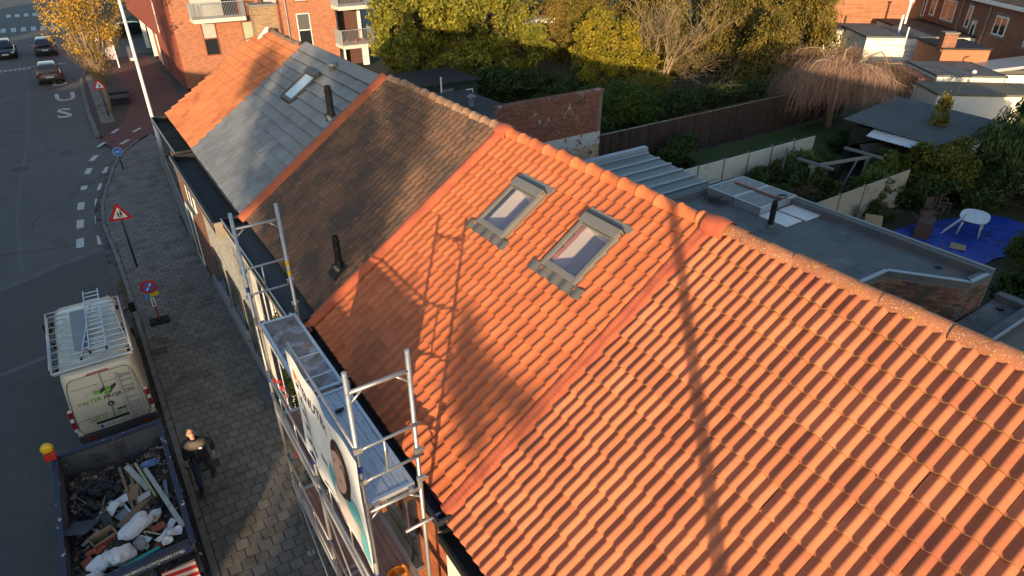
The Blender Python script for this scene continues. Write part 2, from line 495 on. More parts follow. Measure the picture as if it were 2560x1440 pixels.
# ================================================================ the terrace
XE, ZE, XR, ZR = 2.45, 5.38, 6.72, 8.30
def rframe(xe=XE, ze=ZE, xr=XR, zr=ZR):
    E_ = Vector((xe,0,ze)); u = (Vector((xr,0,zr))-E_); L_ = u.length; u.normalize()
    N_ = Vector((-u.z,0,u.x))
    return E_, u, N_, L_
def rp(fr, Y, s, n=0.0):
    E_, u, N_, L_ = fr
    return E_ + u*s + N_*n + Vector((0,Y,0))
def rmat(fr, Y, s, n=0.0):
    E_, u, N_, L_ = fr
    m = frame(Vector((0,-1,0)), u, N_).to_4x4()
    m.translation = rp(fr, Y, s, n)
    return m

# tile profiles: (x across, height)
def prof_single(w, h=.038, roll=.42):
    pts = [(0,.004),(w*.03,.010),(w*.06,.003)]
    x0 = w*(1-roll)
    pts += [(x0*.55,.001),(x0,.0)]
    for k in range(1, 7):
        a = k/7
        pts.append((x0+(w-x0)*a, h*math.sin(math.pi*min(1,a*1.0))**.8))
    pts.append((w,.012))
    return pts
def prof_new(w):
    return [(0,.004),(.05*w,.0),(.44*w,.0),(.49*w,.003),(.53*w,.022),(.60*w,.033),(.70*w,.034),(.82*w,.026),(.93*w,.012),(w,.006)]
def prof_double(w, h=.046):
    pts = []
    half = w/2
    for r in range(2):
        for (a, z) in ((0,.0),(.16,.0),(.3,.012),(.42,.034),(.55,h),(.7,.043),(.82,.026),(.92,.006)):
            pts.append(((r+a)*half, z))
    pts.append((w, 0))
    return pts
def prof_flat(w):
    return [(0,.0),(w*.02,.006),(w*.48,.006),(w*.5,.001),(w*.52,.006),(w*.98,.006),(w,0)]
def prof_ribs(w, n=3, h=.026):
    pts = []
    for r in range(n):
        for (a, z) in ((0,0),(.3,.003),(.5,h),(.7,h),(.9,.003)):
            pts.append(((r+a)*w/n, z))
    pts.append((w,0))
    return pts
def tile_faces(prof, g, lift=.026, thick=.02, over=.03, bow=0, kl=1.0, ku=1.0):
    b = MB(); n = len(prof); pu = [(x, z*ku) for x, z in prof]; prof = [(x, z*kl) for x, z in prof]
    lo = [(x, -.004+bow*math.sin(math.pi*x/prof[-1][0]), z+lift) for x, z in prof]
    up = [(x, g+over, z+.002) for x, z in pu]
    fr = [(x, -.004+bow*math.sin(math.pi*x/prof[-1][0]), z+lift-thick) for x, z in prof]
    b.cur = 0
    b.add(lo+up, [(i, i+1, n+i+1, n+i) for i in range(n-1)])
    b.cur = 1
    b.add(fr+lo, [(i, i+1, n+i+1, n+i) for i in range(n-1)])
    b.cur = 0
    b.add([lo[-1], up[-1], (prof[-1][0], g, -.01), (prof[-1][0], -.004, .0)], [(0,3,2,1)])
    return b
def lay_tiles(roofpart, org, fr, Yhi, Ylo, s0, rows, g, w, tb, mats, holes=(), name="roof_tile", jit=.0, off_rows=False, clip_top=None, limit=300):
    me = tb.mesh(name, mats, smooth=False)
    me.polygons.foreach_set("use_smooth", [i == 0 for i in tb.mi])
    cols = int(round((Yhi-Ylo)/w))
    w_ = (Yhi-Ylo)/cols
    c = []
    for r in range(rows):
        s = s0+r*g
        for k in range(cols):
            Y = Yhi-k*w_
            cy, cs = Y-w_/2, s+g/2
            if any(a < cy < b and p < cs < q for (a, b, p, q) in holes): continue
            P = rp(fr, cy, cs)
            c.append(((P-cam.location).length, Y, s))
    c.sort()
    rest = MB(); O = Vector(org)
    for i, (d, Y, s) in enumerate(c):
        m = rmat(fr, Y, s, .012)
        if jit:
            m = m @ Matrix.Translation((random.gauss(0,jit), random.gauss(0,jit*1.5), random.gauss(0,jit*.5))) @ Euler((random.gauss(0,jit*.8), random.gauss(0,jit*.8), random.gauss(0,jit*1.2))).to_matrix().to_4x4()
        m = m @ Matrix.Diagonal((w_/w,1,1,1))
        m.translation -= O
        if i < limit: link(name, me, roofpart, mtx=m)
        else:
            rest.cur = 0
            n = len(rest.v); rest.v.extend([m @ Vector(p) for p in tb.v])
            rest.f.extend([[j+n for j in f] for f in tb.f]); rest.mi.extend(tb.mi)
    if rest.f: tag(rest.build(name+"_field", mats, roofpart, fix=False), kind='stuff')

def house_body(h, org, Y0, Y1, fr, m_wall, xf=2.45, rear_mat=None, xb=11.0, zf=None, sink=0.0, front_deck=True):
    """wall (gabled prism) and roof deck; returns the roof part"""
    E_, u, N_, L_ = fr
    xr, zr = (E_+u*L_).x, (E_+u*L_).z
    zf_ = zf or E_.z-.12
    b = MB()
    b.prism([(xf,Y0,0),(xf,Y0,zf_-.12),(E_.x+.1,Y0,zf_-.1),(E_.x+.2,Y0,E_.z-.06-sink*.4),(xr,Y0,zr-.16-sink),(xb,Y0,zf_-.3),(xb,Y0,0)], (0,Y1-Y0,0))
    b.build("wall", m_wall, h, org)
    d = MB()
    p = [rp(fr,Y0,-.02,-.09), rp(fr,Y0,L_,-.09), rp(fr,Y0,L_,.0), rp(fr,Y0,-.02,.0)]
    if front_deck: d.prism(p, (0,Y1-Y0,0))
    q = [(xr,Y0,zr-.09),(xb+.3,Y0,E_.z-.25),(xb+.3,Y0,E_.z-.15),(xr,Y0,zr)]
    d.prism(q, (0,Y1-Y0,0))
    return d.build("roof", rear_mat, h, org)

def ridge_tiles(roofpart, org, fr, Ya, Yb, pitch, r, mat, collar=True, name="ridge_tile", lift=.02, jit=.006):
    E_, u, N_, L_ = fr
    n = max(1, int(round((Ya-Yb)/pitch))); p = (Ya-Yb)/n
    b = MB(); K = 9
    def ring(y, rr, dz=0): return [(rr*math.cos(math.pi*(-.08+1.16*k/(K-1))), y, rr*math.sin(math.pi*(-.08+1.16*k/(K-1)))+dz) for k in range(K)]
    rings = [ring(0, r*1.0)]
    if collar: rings += [ring(-.012, r*1.13), ring(-.05, r*1.14), ring(-.058, r*1.0)]
    rings += [ring(-p*.55, r*.97), ring(-p-.03, r*.93)]
    vs = sum(rings, [])
    fs = [(i*K+k, i*K+k+1, (i+1)*K+k+1, (i+1)*K+k) for i in range(len(rings)-1) for k in range(K-1)]
    b.add(vs, fs); b.add(rings[0], [tuple(range(K))])
    me = b.mesh(name, mat, smooth=True)
    me.polygons[len(me.polygons)-1].use_smooth = False
    top = E_+u*L_
    for i in range(n):
        m = Matrix.Translation((top.x+random.gauss(0,jit), Ya-i*p, top.z-.05+lift+random.gauss(0,jit))) @ Euler((random.gauss(0,jit*2)-.012,0,random.gauss(0,jit*2))).to_matrix().to_4x4()
        m.translation -= Vector(org)
        link(name, me, roofpart, mtx=m)

# --- materials of the roofs
m_new = M("new terracotta tile", (.48,.138,.056), rough=.68, var=.13, scale=3.5, rnd=.16, bump=.12, bscale=120, spec=.3, col2=((.44,.15,.08),2.5,.6,.75))
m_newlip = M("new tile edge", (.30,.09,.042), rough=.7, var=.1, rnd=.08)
m_old = M("old concrete tile", (.45,.15,.072), rough=.85, var=.2, scale=2.5, rnd=.2, bump=.2, bscale=140, col2=[((.33,.10,.055),1.3,.52,.72),((.5,.42,.3),38,.675,.71),((.2,.12,.06),23,.69,.73)])
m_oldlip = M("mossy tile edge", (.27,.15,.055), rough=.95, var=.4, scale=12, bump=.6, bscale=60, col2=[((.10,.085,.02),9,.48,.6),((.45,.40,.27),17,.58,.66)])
m_brown = M("weathered brown tile", (.15,.085,.055), rough=.85, var=.25, scale=3, rnd=.16, bump=.25, bscale=110, col2=[((.075,.055,.045),1.1,.46,.6),((.26,.12,.06),6,.58,.72),((.36,.33,.26),30,.69,.73)])
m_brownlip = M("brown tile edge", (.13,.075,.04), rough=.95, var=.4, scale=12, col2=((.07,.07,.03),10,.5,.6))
m_grey = M("grey slate tile", (.205,.22,.235), rough=.7, var=.15, scale=3, rnd=.12, bump=.15, bscale=90, stretch=(1,1,1), col2=((.15,.16,.17),1.6,.5,.7))
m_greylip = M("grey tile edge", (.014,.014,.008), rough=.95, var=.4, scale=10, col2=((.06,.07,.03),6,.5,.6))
m_terra = M("orange terracotta tile", (.46,.165,.07), rough=.75, var=.15, scale=3, rnd=.14, bump=.2, bscale=110, col2=[((.32,.10,.05),1.2,.55,.7),((.5,.4,.25),34,.7,.74)])
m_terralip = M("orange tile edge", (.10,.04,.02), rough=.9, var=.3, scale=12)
m_deck = M("roof underlay", (.06,.035,.025), rough=.95)
m_lead = M("red lead flashing", (.46,.115,.055), rough=.9, var=.16, scale=5, bump=.25, bscale=25, col2=((.34,.08,.05),3,.5,.7))
m_leado = M("orange flashing", (.36,.10,.045), rough=.75, var=.2, scale=4, bump=.25, bscale=25, col2=((.2,.07,.045),3,.5,.7))
m_ridge_old = M("lichened ridge tile", (.33,.13,.065), rough=.9, var=.25, scale=6, rnd=.15, bump=.4, bscale=90, col2=[((.42,.38,.28),34,.6,.66),((.5,.3,.03),9,.62,.66),((.5,.47,.4),60,.6,.66)])
m_ridge_brown = M("lichened brown ridge", (.22,.13,.085), rough=.9, var=.25, scale=6, rnd=.2, bump=.4, bscale=90, col2=[((.36,.34,.28),26,.58,.65),((.36,.22,.05),7,.64,.69)])
m_brick = M("orange brick", (.36,.115,.05), rough=.85, var=.2, scale=8, rnd=.22, bump=.3, bscale=90)
m_mortar = M("pale mortar", (.46,.40,.32), rough=.95, var=.15, scale=10)
m_white_wall = M("white rendered wall", (.7,.66,.58), rough=.85, var=.08, scale=2, bump=.15, bscale=50, col2=((.5,.46,.4),1.2,.6,.75))
m_greybrick = M("pale grey brick", (.33,.33,.31), rough=.9, var=.15, scale=3, brick=('Y',(.22,.22,.21),.2,.062,.008), bump=.5)
m_plinth = M("blue stone", (.09,.1,.11), rough=.7, var=.2, scale=5)
m_bit = M("black roofing felt", (.016,.017,.02), rough=.75, var=.3, scale=3, bump=.3, bscale=60, col2=((.04,.036,.03),1.5,.55,.7))
m_zincg = M("dull zinc", (.23,.24,.25), rough=.5, var=.2, scale=5, metal=.5)

FR = rframe()
# ---------- house with the new roof
org = (2.45, 7.6, 0)
h1 = thing("terraced_house", "terraced house with a new bright terracotta roof and two roof windows behind the scaffold", "house", org)
house_body(h1, org, 4.98, 10.28, FR, m_mortar, rear_mat=m_deck, xf=2.55, sink=.7, front_deck=False)
roof1 = [c for c in h1.children if c.name.startswith("roof")][0]
b = MB()
for (ya, yb, sa, sb) in ((4.98,10.28,-.02,3.42),(4.98,10.28,4.32,5.17),(4.98,6.2,3.42,4.32),(6.92,8.1,3.42,4.32),(8.8,10.28,3.42,4.32)):
    b.prism([rp(FR,ya,sa,-.03), rp(FR,ya,sb,-.03), rp(FR,ya,sb,.0), rp(FR,ya,sa,.0)], (0,yb-ya,0))
b.build("roof_boarding", m_deck, h1, org)
HOLES1 = ((8.06,8.82,3.30,4.42),(6.18,6.94,3.30,4.42))
tb_new = tile_faces(prof_new(.197), .2525, lift=.026, thick=.022, kl=1.1, ku=.6)
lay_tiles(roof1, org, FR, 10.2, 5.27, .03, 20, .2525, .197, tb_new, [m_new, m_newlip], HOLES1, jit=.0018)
ridge_tiles(roof1, org, FR, 10.12, 4.98, .40, .108, m_new, True, lift=.05)
# verge flashing towards the brown roof: dressed lead band with a raised soft edge
def band(fr, Ya, Yb, s0, s1, hs, nseg=26, wob=.01):
    b = MB()
    K = len(hs)
    def f(i, j):
        k = min(K-1, round(i*(K-1)))
        t, hh = hs[k]
        s = s0+(s1-s0)*j
        return rp(fr, Ya+(Yb-Ya)*t + wob*noise.noise(Vector((s*2.3,t*4,Ya))), s, hh+wob*.8*noise.noise(Vector((s*3,t*7,Ya+4))))
    b.grid(f, K-1, nseg)
    return b
band(FR, 10.5, 10.16, -.05, 5.2, [(0,.03),(.15,.06),(.3,.095),(.5,.11),(.7,.10),(.85,.075),(1,.05)], wob=.014).build("verge_flashing", m_lead, h1, org, smooth=True)
b = MB()   # rolled lead apron at the bottom of the verge
b.grid(lambda i,j: rp(FR, 10.62-.5*i, -.03-.12*j, .12*math.sin(math.pi*i)**.6*(1-.5*j)+.02+.02*math.sin(9*i)), 10, 4)
b.build("flashing_end", m_lead, h1, org, smooth=True)
b = MB()
def rib(i, j):
    s = -.02+5.15*j
    return rp(FR, 5.28-.31*i, s, .03+.02*math.sin(math.pi*min(1,i*1.15))**2+.022*abs(math.sin(i*7))+.006*math.sin(s*150)*(1 if .15<i<.85 else 0)+.01*noise.noise(Vector((s*4,i*3,0))))
b.grid(rib, 10, 210)
b.build("ribbed_flashing", m_lead, h1, org, smooth=True)
# saddle pieces at both ridge ends
for Yc in (10.22, 5.02):
    b = MB(); top = rp(FR, Yc, FR[3])
    b.grid(lambda i,j: Vector((top.x-.02+.165*math.cos(math.pi*(-.12+1.24*i))*(1+.1*math.sin(3*j)), Yc-.19+.36*j, top.z+.0+(.145+.02*math.sin(j*math.pi))*math.sin(math.pi*max(0,(-.12+1.24*i))))), 12, 6)
    b.build("ridge_saddle", m_lead, h1, org, smooth=True)
# roof windows
m_frame = M("grey window cladding", (.22,.21,.19), rough=.45, var=.12, metal=.35, scale=4)
m_apron = M("pleated grey lead", (.095,.095,.095), rough=.6, var=.2, scale=9)
def hazy_glass(name):
    m = bpy.data.materials.new(name); m.use_nodes = True; t = m.node_tree; N = t.nodes; L = t.links
    tr = N.new("ShaderNodeBsdfTransparent"); tr.inputs[0].default_value = (.75,.76,.85,1)
    gl = N.new("ShaderNodeBsdfGlossy"); gl.inputs["Roughness"].default_value = .05; gl.inputs[0].default_value = (.9,.9,1,1)
    
    mx = N.new("ShaderNodeMixShader"); mx.inputs[0].default_value = .2; L.new(tr.outputs[0], mx.inputs[1]); L.new(gl.outputs[0], mx.inputs[2])
    df = N.new("ShaderNodeBsdfDiffuse"); df.inputs[0].default_value = (.42,.42,.6,1); m2 = N.new("ShaderNodeMixShader"); m2.inputs[0].default_value = .08  # lilac diffuse share: bright sky and dusty haze put into the pane
    L.new(mx.outputs[0], m2.inputs[1]); L.new(df.outputs[0], m2.inputs[2])
    L.new(m2.outputs[0], N["Material Output"].inputs["Surface"]); return m
m_glass = hazy_glass("roof window glass")
m_blind = M("window reveal", (.75,.66,.5), rough=.6, var=.05)
def roof_window(house, org, fr, Yc, s0, s1, w, apron=True, glass=None, fm=m_frame, well=False):
    glass = glass or m_glass
    O = Vector(org)
    fr0 = MB()
    base = rmat(fr, Yc, s0)
    def bx(mb, x0,x1,y0,y1,z0,z1): mb.box(x0,x1,y0,y1,z0,z1, Matrix.Translation(-O) @ base)
    hgt = s1-s0; hw = w/2
    bx(fr0,-hw,-hw+.07,0,hgt,-.02,.11); bx(fr0,hw-.07,hw,0,hgt,-.02,.11)
    bx(fr0,-hw+.07,hw-.07,0,.08,-.02,.105); bx(fr0,-hw+.07,hw-.07,hgt-.10,hgt,-.02,.127)
    wo = fr0.build("roof_window", fm, house, bevel=.006)
    c = MB(); bx(c,-hw-.006,hw+.006,hgt-.13,hgt+.02,.127,.15); bx(c,-hw-.006,hw+.006,hgt+.02,hgt+.045,.05,.15); c.build("top_casing", fm, wo, bevel=.008)
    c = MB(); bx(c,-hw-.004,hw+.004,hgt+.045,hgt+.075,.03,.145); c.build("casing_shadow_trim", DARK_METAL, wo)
    c = MB(); bx(c,-hw-.06,hw+.08,hgt+.075,hgt+.2,.03,.06); bx(c,-hw-.03,-hw-.002,-.02,hgt+.08,.0,.045); bx(c,hw+.002,hw+.035,-.02,hgt+.08,.0,.045); c.build("flashing", fm, wo)
    c = MB()
    if well: c.add([Matrix.Translation(-O) @ base @ Vector(q) for q in ((-hw+.06,.07,.076),(hw-.06,.07,.076),(hw-.06,hgt-.07,.076),(-hw+.06,hgt-.07,.076))], [(0,1,2,3)])
    else: bx(c,-hw+.06,hw-.06,.07,hgt-.07,.075,.079)
    c.build("pane", glass, wo, fix=False)
    if well:
        mm = Matrix.Translation(-O) @ base; x0, x1, y0, y1 = -hw+.07, hw-.07, .08, hgt-.08
        c = MB(); c.add([mm @ Vector(q) for q in ((x0,y0,.07),(x1,y0,.07),(x1,y1,.07),(x0,y1,.07),(x0,y0,-.3),(x1,y0,-.3),(x1,y1,-.3),(x0,y1,-.3))], [(0,4,5,1),(1,5,6,2),(2,6,7,3),(3,7,4,0)]); c.build("reveal", m_blind, wo)
        c = MB(); c.add([mm @ Vector(q) for q in ((x0,y0,-.3),(x1,y0,-.3),(x1,y1,-.3),(x0,y1,-.3))], [(0,1,2,3)]); c.build("dim_backing", M("dim room", (.06,.055,.075), rough=.8, var=.4, scale=4), wo)  # dark sheet shuts the shaft, room dimness put into its colour
    c = MB(); bx(c,-hw+.07,-hw+.09,.08,hgt-.13,.085,.1); bx(c,hw-.09,hw-.07,.08,hgt-.13,.085,.1); bx(c,-hw+.09,hw-.09,.08,.105,.085,.1); bx(c,-hw+.07,hw-.07,hgt-.155,hgt-.13,.085,.11); c.build("sash", fm, wo, bevel=.004)
    if apron:
        c = MB(); mm = Matrix.Translation(-O) @ base
        def ap(i, j):
            x = -hw-.22+(w+.44)*i
            ph = (x+5)/.26*2*math.pi
            return mm @ Vector((x, -.165+.175*j-.012*math.sin(ph), .045+.034*(.5+.5*math.sin(ph))*(1-.4*j)+.02*j))
        c.grid(ap, 60, 4); c.build("apron", m_apron, wo, smooth=True)
    return wo
roof_window(h1, org, FR, 8.44, 3.36, 4.37, .79, well=True)
roof_window(h1, org, FR, 6.56, 3.38, 4.39, .81, well=True)
# gutter of anthracite zinc, soffit and brackets
def box_gutter(h, org, Y0, Y1, x0, x1, z0, z1, mat, floor=None, t=.03, name="gutter"):
    b = MB(); b.box(x0,x0+t,Y0,Y1,z0,z1); b.box(x0+t,x1,Y0,Y1,z0,z0+t); b.box(x1-t,x1,Y0,Y1,z0+t,z1-.02)
    b.box(x0+t,x1-t,Y0,Y0+t,z0+t,z1); b.box(x0+t,x1-t,Y1-t,Y1,z0+t,z1)
    b.box(x0-.012,x0-.001,Y0,Y1,z1-.035,z1+.006)
    g_ = b.build(name, mat, h, org, bevel=.004)
    if floor:
        c = MB(); c.box(x0+t,x1-t,Y0+t,Y1-t,z0+t,z0+t+.01); c.build("gutter_floor", floor, g_, org)
    return g_
box_gutter(h1, org, 5.02, 10.2, 2.26, 2.58, 5.26, 5.44, DARK_METAL, m_bit)
b = MB(); b.box(2.30,2.54,5.02,10.2,5.16,5.255); b.build("fascia", M("cream fascia", (.42,.38,.28), rough=.8, var=.1), h1, org)
# facade bricks one by one where the photograph shows them, joined beyond
bx_ = MB(); bx_.box(0,.011,.004,.196,.004,.058); bme = bx_.mesh("brick", m_brick)
rest = MB(); n = 0; c = []
for j in range(int(5.15/.0635)):
    for i in range(-1, 27):
        y = 4.98+i*.2+(.1 if j % 2 else 0)
        if y < 4.98 or y+.2 > 10.28: continue
        z = j*.0635
        c.append((abs(y-5.9)+abs(z-4.6)*.7, y, z))
c.sort()
wall1 = [k for k in h1.children if k.name.startswith("wall")][0]
for k, (d, y, z) in enumerate(c):
    if 6.3 < y < 7.6 and 2.9 < z < 4.55 or 8.2 < y < 9.4 and 2.9 < z < 4.55 or 6.3 < y < 7.5 and z < 2.1: continue
    m = Matrix.Translation((2.539-org[0]+random.uniform(-.002,.002), y-org[1], z))
    if k < 300: link("brick", bme, wall1, mtx=m)
    else: rest.box(0,.011,.004,.196,.004,.058, m)
tag(rest.build("brick_field", m_brick, wall1, fix=False), kind='stuff')
# windows with a dark shutter box like the one beside the scaffold
m_glassd = glass_mat("dark window glass")
def wall_window(house, org, Y0, Y1, z0, z1, x=2.53, fm=WHITE_PAINT, t=.06, glass=m_glassd, mull=1, sill=True, sgn=-1):
    b = MB(); x1 = x+sgn*.04; xa, xb = min(x,x1), max(x,x1)
    b.box(xa,xb,Y0,Y0+t,z0,z1); b.box(xa,xb,Y1-t,Y1,z0,z1); b.box(xa,xb,Y0+t,Y1-t,z0,z0+t); b.box(xa,xb,Y0+t,Y1-t,z1-t,z1)
    for k in range(mull):
        yy = Y0+(Y1-Y0)*(k+1)/(mull+1); b.box(xa,xb,yy-.025,yy+.025,z0+t,z1-t)
    w = b.build("window", fm, house, org)
    g_ = MB(); g_.box(xa+.01,xb-.015,Y0+t,Y1-t,z0+t,z1-t); g_.build("pane", glass, w, org)
    if sill:
        s = MB(); s.box(min(x,x+sgn*.14),max(x,x+sgn*.14),Y0-.06,Y1+.06,z0-.08,z0-.002); s.build("sill", m_plinth, w, org)
    return w
for (a_, b_) in ((6.36,7.56),(8.26,9.36)): wall_window(h1, org, a_, b_, 2.98, 4.5, fm=DARK_METAL)
wall_window(h1, org, 6.36, 7.46, .0, 2.05, fm=DARK_METAL, mull=0, sill=False)
b = MB(); b.box(2.2,2.52,6.3,7.62,4.52,4.78); b.build("shutter_box", M("brown shutter box", (.05,.032,.022), rough=.6), h1, org, bevel=.01)

# ---------- house on the right with old concrete tiles
org = (2.45, 1.0, 0)
h0 = thing("terraced_house", "terraced house with weathered orange double-roll tiles and a lichen-covered ridge", "house", org)
house_body(h0, org, -8, 4.975, FR, m_white_wall, rear_mat=m_deck)
roof0 = [k for k in h0.children if k.name.startswith("roof")][0]
tb_old = tile_faces(prof_double(.302,.049), .322, lift=.04, thick=.037, bow=0, kl=1.0, ku=.95)
lay_tiles(roof0, org, FR, 5.02, -1.02, -.06, 16, .322, .302, tb_old, [m_old, m_oldlip], jit=.0032)
ridge_tiles(roof0, org, FR, 4.95, -3.9, .362, .112, m_ridge_old, False, lift=.045, jit=.008)
E_ = MB()   # moss clumps caught under tile edges
for i in range(150):
    Y = random.uniform(-.8,4.6); r = random.randint(0,14); s = -.06+r*.322
    Y = 4.96-.151*round((4.96-Y)/.151)-.02+random.gauss(0,.012)
    p = rp(FR, Y, s-.012, .018); k = random.uniform(.006,.017)
    E_.ball(p, (k*.8,k*1.3,k*.8), 6, 4, .3)
tag(E_.build("moss", M("dark moss", (.06,.06,.015), rough=1, var=.4, scale=20, bump=.8, bscale=60), roof0, org), kind='stuff')
box_gutter(h0, org, -8, 4.93, 2.2, 2.56, 5.2, 5.37, M("black gutter", (.012,.014,.012), rough=.55, var=.3, scale=8, col2=((.03,.045,.015),4,.55,.65)), m_bit)
b = MB(); b.box(2.28,2.44,-8,4.9,.3,5.19); b.build("white_render", m_white_wall, h0, org)

# ---------- brown roofed house
FR2 = rframe(2.64, 5.46, 6.72, 8.34)
org = (2.45, 13, 0)
h2 = thing("terraced_house", "terraced house with dark weathered brown tiles and a wide black gutter", "house", org)
house_body(h2, org, 10.32, 15.85, FR2, m_white_wall, rear_mat=m_deck, xf=2.42, zf=5.3)
roof2 = [k for k in h2.children if k.name.startswith("roof")][0]
tb_br = tile_faces(prof_new(.19), .228, lift=.026, thick=.022, kl=1.1, ku=.6)
lay_tiles(roof2, org, FR2, 15.62, 10.49, 0, 21, .2375, .19, tb_br, [m_brown, m_brownlip], jit=.0025)
ridge_tiles(roof2, org, FR2, 15.55, 10.35, .36, .098, m_ridge_brown, True, lift=.04, jit=.012)
box_gutter(h2, org, 10.34, 15.9, 2.12, 2.7, 5.28, 5.52, m_bit, M("gutter lining", (.075,.072,.07), rough=.8, var=.35, scale=2, fine=.2, col2=((.1,.09,.075),1.4,.55,.7)), t=.04)
b = MB(); b.box(2.10,2.118,10.36,15.88,5.47,5.53); b.build("zinc_edge", M("bright zinc edge", (.5,.5,.48), rough=.35, metal=.8, var=.2, scale=4), h2, org)
b = MB(); b.box(2.14,2.42,10.34,15.88,5.1,5.275); b.build("soffit", M("cream soffit", (.4,.37,.31), rough=.8, var=.15, scale=2), h2, org)
# flue pipe on a lead slate
def flue(house, org, base, r, hgt, slate=None, cap=True, fr=None, mat=BLACK_PLASTIC, slope=True, name="flue_pipe"):
    O = Vector(org); B = Vector(base)-O
    b = MB(); b.lathe([(r*1.35,-.1),(r*1.35,.1),(r*1.1,.2),(r*1.05,.24),(r*1.05,hgt*.62),(r*1.18,hgt*.63),(r*1.18,hgt*.66),(r*1.05,hgt*.68),(r*1.08,hgt*.8),(r*1.22,hgt*.82),(r*1.25,hgt*.86),(r*1.0,hgt*.88),(r*1.0,hgt*.97),(r*.8,hgt),(r*.8,hgt-.04)], B, 16)
    f = b.build(name, mat, house, smooth=False)
    if slate:
        c = MB(); m = rmat(fr, base[1], 0); m.translation = Vector(base)-O
        c.box(-slate[0]/2, slate[0]/2, -slate[1]*.6, slate[1]*.4, .03,.05, m); c.build("slate", m_bit if mat == BLACK_PLASTIC else m_zincg, f)
        c = MB(); c.grid(lambda i,j: m @ Vector(((.5-.3*j)*slate[0]*.55*math.cos(6.283*i), (.5-.3*j)*slate[1]*.5*math.sin(6.283*i)-.02, .05+.13*j)), 14, 3); c.build("collar", M("aluminium collar", (.16,.16,.17), rough=.4, metal=.7), f, smooth=True)
    return f
p = rp(FR2, 10.98, .86, .02); flue(h2, org, p, .062, .72, (.34,.36), fr=FR2)
# old plaster flashing against the grey house
band(FR2, 16.0, 15.55, -.1, 4.98, [(0,.05),(.15,.10),(.4,.13),(.65,.13),(.85,.07),(1,.04)], wob=.02).build("verge_flashing", m_leado, h2, org, smooth=True)
# windows of the white facade, behind the scaffold
for a_, b_ in ((11.0,12.2),(13.4,14.7)): wall_window(h2, org, a_, b_, 3.1, 4.6, x=2.40)
wall_window(h2, org, 13.2, 14.9, .8, 2.4, x=2.40); wall_window(h2, org, 11.1, 12.1, .05, 2.3, x=2.40, mull=0, sill=False)
b = MB(); b.tube([(2.3,15.6,5.2),(2.3,15.6,.2)], .045, 8); b.build("downpipe", m_zincg, h2, org)

# ---------- grey slated house
FR3 = rframe(2.62, 5.44, 6.72, 8.22)
org = (2.45, 19, 0)
h3 = thing("terraced_house", "terraced house with flat grey tiles, a long roof window and pale grey brick front", "house", org)
house_body(h3, org, 15.9, 22.1, FR3, m_greybrick, rear_mat=m_deck, xf=2.42, zf=5.2)
roof3 = [k for k in h3.children if k.name.startswith("roof")][0]
tb_gr = tile_faces(prof_flat(.33), .322, lift=.062, thick=.06)
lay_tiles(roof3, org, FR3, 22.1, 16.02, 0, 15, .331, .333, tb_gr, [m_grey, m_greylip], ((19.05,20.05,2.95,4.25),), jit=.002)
b = MB()
for sgn in (-1,1):
    top = rp(FR3, 0, FR3[3])
    b.prism([(top.x-.01*sgn,16.0,top.z+.07),(top.x+sgn*.28,16.0,top.z-.13),(top.x+sgn*.28,16.0,top.z-.11),(top.x-.01*sgn,16.0,top.z+.09)], (0,6.1,0))
b.build("ridge_capping", m_grey, h3, org)
roof_window(h3, org, FR3, 19.55, 3.05, 4.2, .92, apron=False, glass=glass_mat("sky reflecting glass", (.35,.40,.42), .12), fm=M("dark window cladding", (.06,.06,.06), rough=.5))
p = rp(FR3, 16.4, 3.33, .02); flue(h3, org, p, .085, .85, (.5,.55), fr=FR3, mat=M("dark flue", (.02,.02,.022), rough=.6))
p = rp(FR3, 18.8, 4.55, .0)
b = MB(); b.lathe([(.1,0),(.1,.14),(.17,.15),(.15,.22),(.05,.26),(.01,.27)], p-Vector(org), 14); b.build("roof_vent", m_zincg, h3, smooth=True)
box_gutter(h3, org, 15.95, 22.0, 1.92, 2.68, 5.14, 5.4, m_bit, M("felt gutter floor", (.022,.023,.027), rough=.8, var=.3, scale=2, col2=((.07,.06,.05),1.1,.6,.75)), t=.07)
b = MB(); b.box(1.9,1.918,15.95,22.0,5.3,5.41); b.build("gutter_trim", m_zincg, h3, org)
b = MB(); b.box(1.95,2.42,15.93,22.0,5.0,5.135); b.box(1.93,2.42,15.9,15.948,5.0,5.42); b.build("soffit", M("beige soffit", (.36,.3,.23), rough=.8, var=.15, scale=2), h3, org)
# front details: pale plinth, low window bays with blue stone sills, doorstep
m_rough = M("rough red brick", (.2,.08,.05), rough=.9, var=.3, scale=4, brick=('Y',(.13,.09,.07),.2,.07,.012), bump=.8)
m_ppl = M("pale stone plinth", (.24,.26,.28), rough=.8, var=.15, scale=4)
b = MB(); b.box(2.34,2.418,15.95,23.3,0,.45); b.build("plinth", m_ppl, h3, org, bevel=.01)
for a_, b_, z0, z1 in ((16.5,17.5,.0,2.3),(18.0,19.6,.95,2.3),(20.4,21.6,.95,2.3)):
    w_ = wall_window(h3, org, a_, b_, z0, z1, x=2.41, fm=DARK_METAL, sill=False, mull=0)
    if z0 > .1: MB().box(2.28,2.41,a_-.05,b_+.05,z0-.3,z0-.01).build("stone_sill", m_ppl, w_, org, bevel=.008)
b = MB(); b.box(2.02,2.338,15.3,16.5,0,.09); b.build("doorstep", m_plinth, h3, org, bevel=.01)

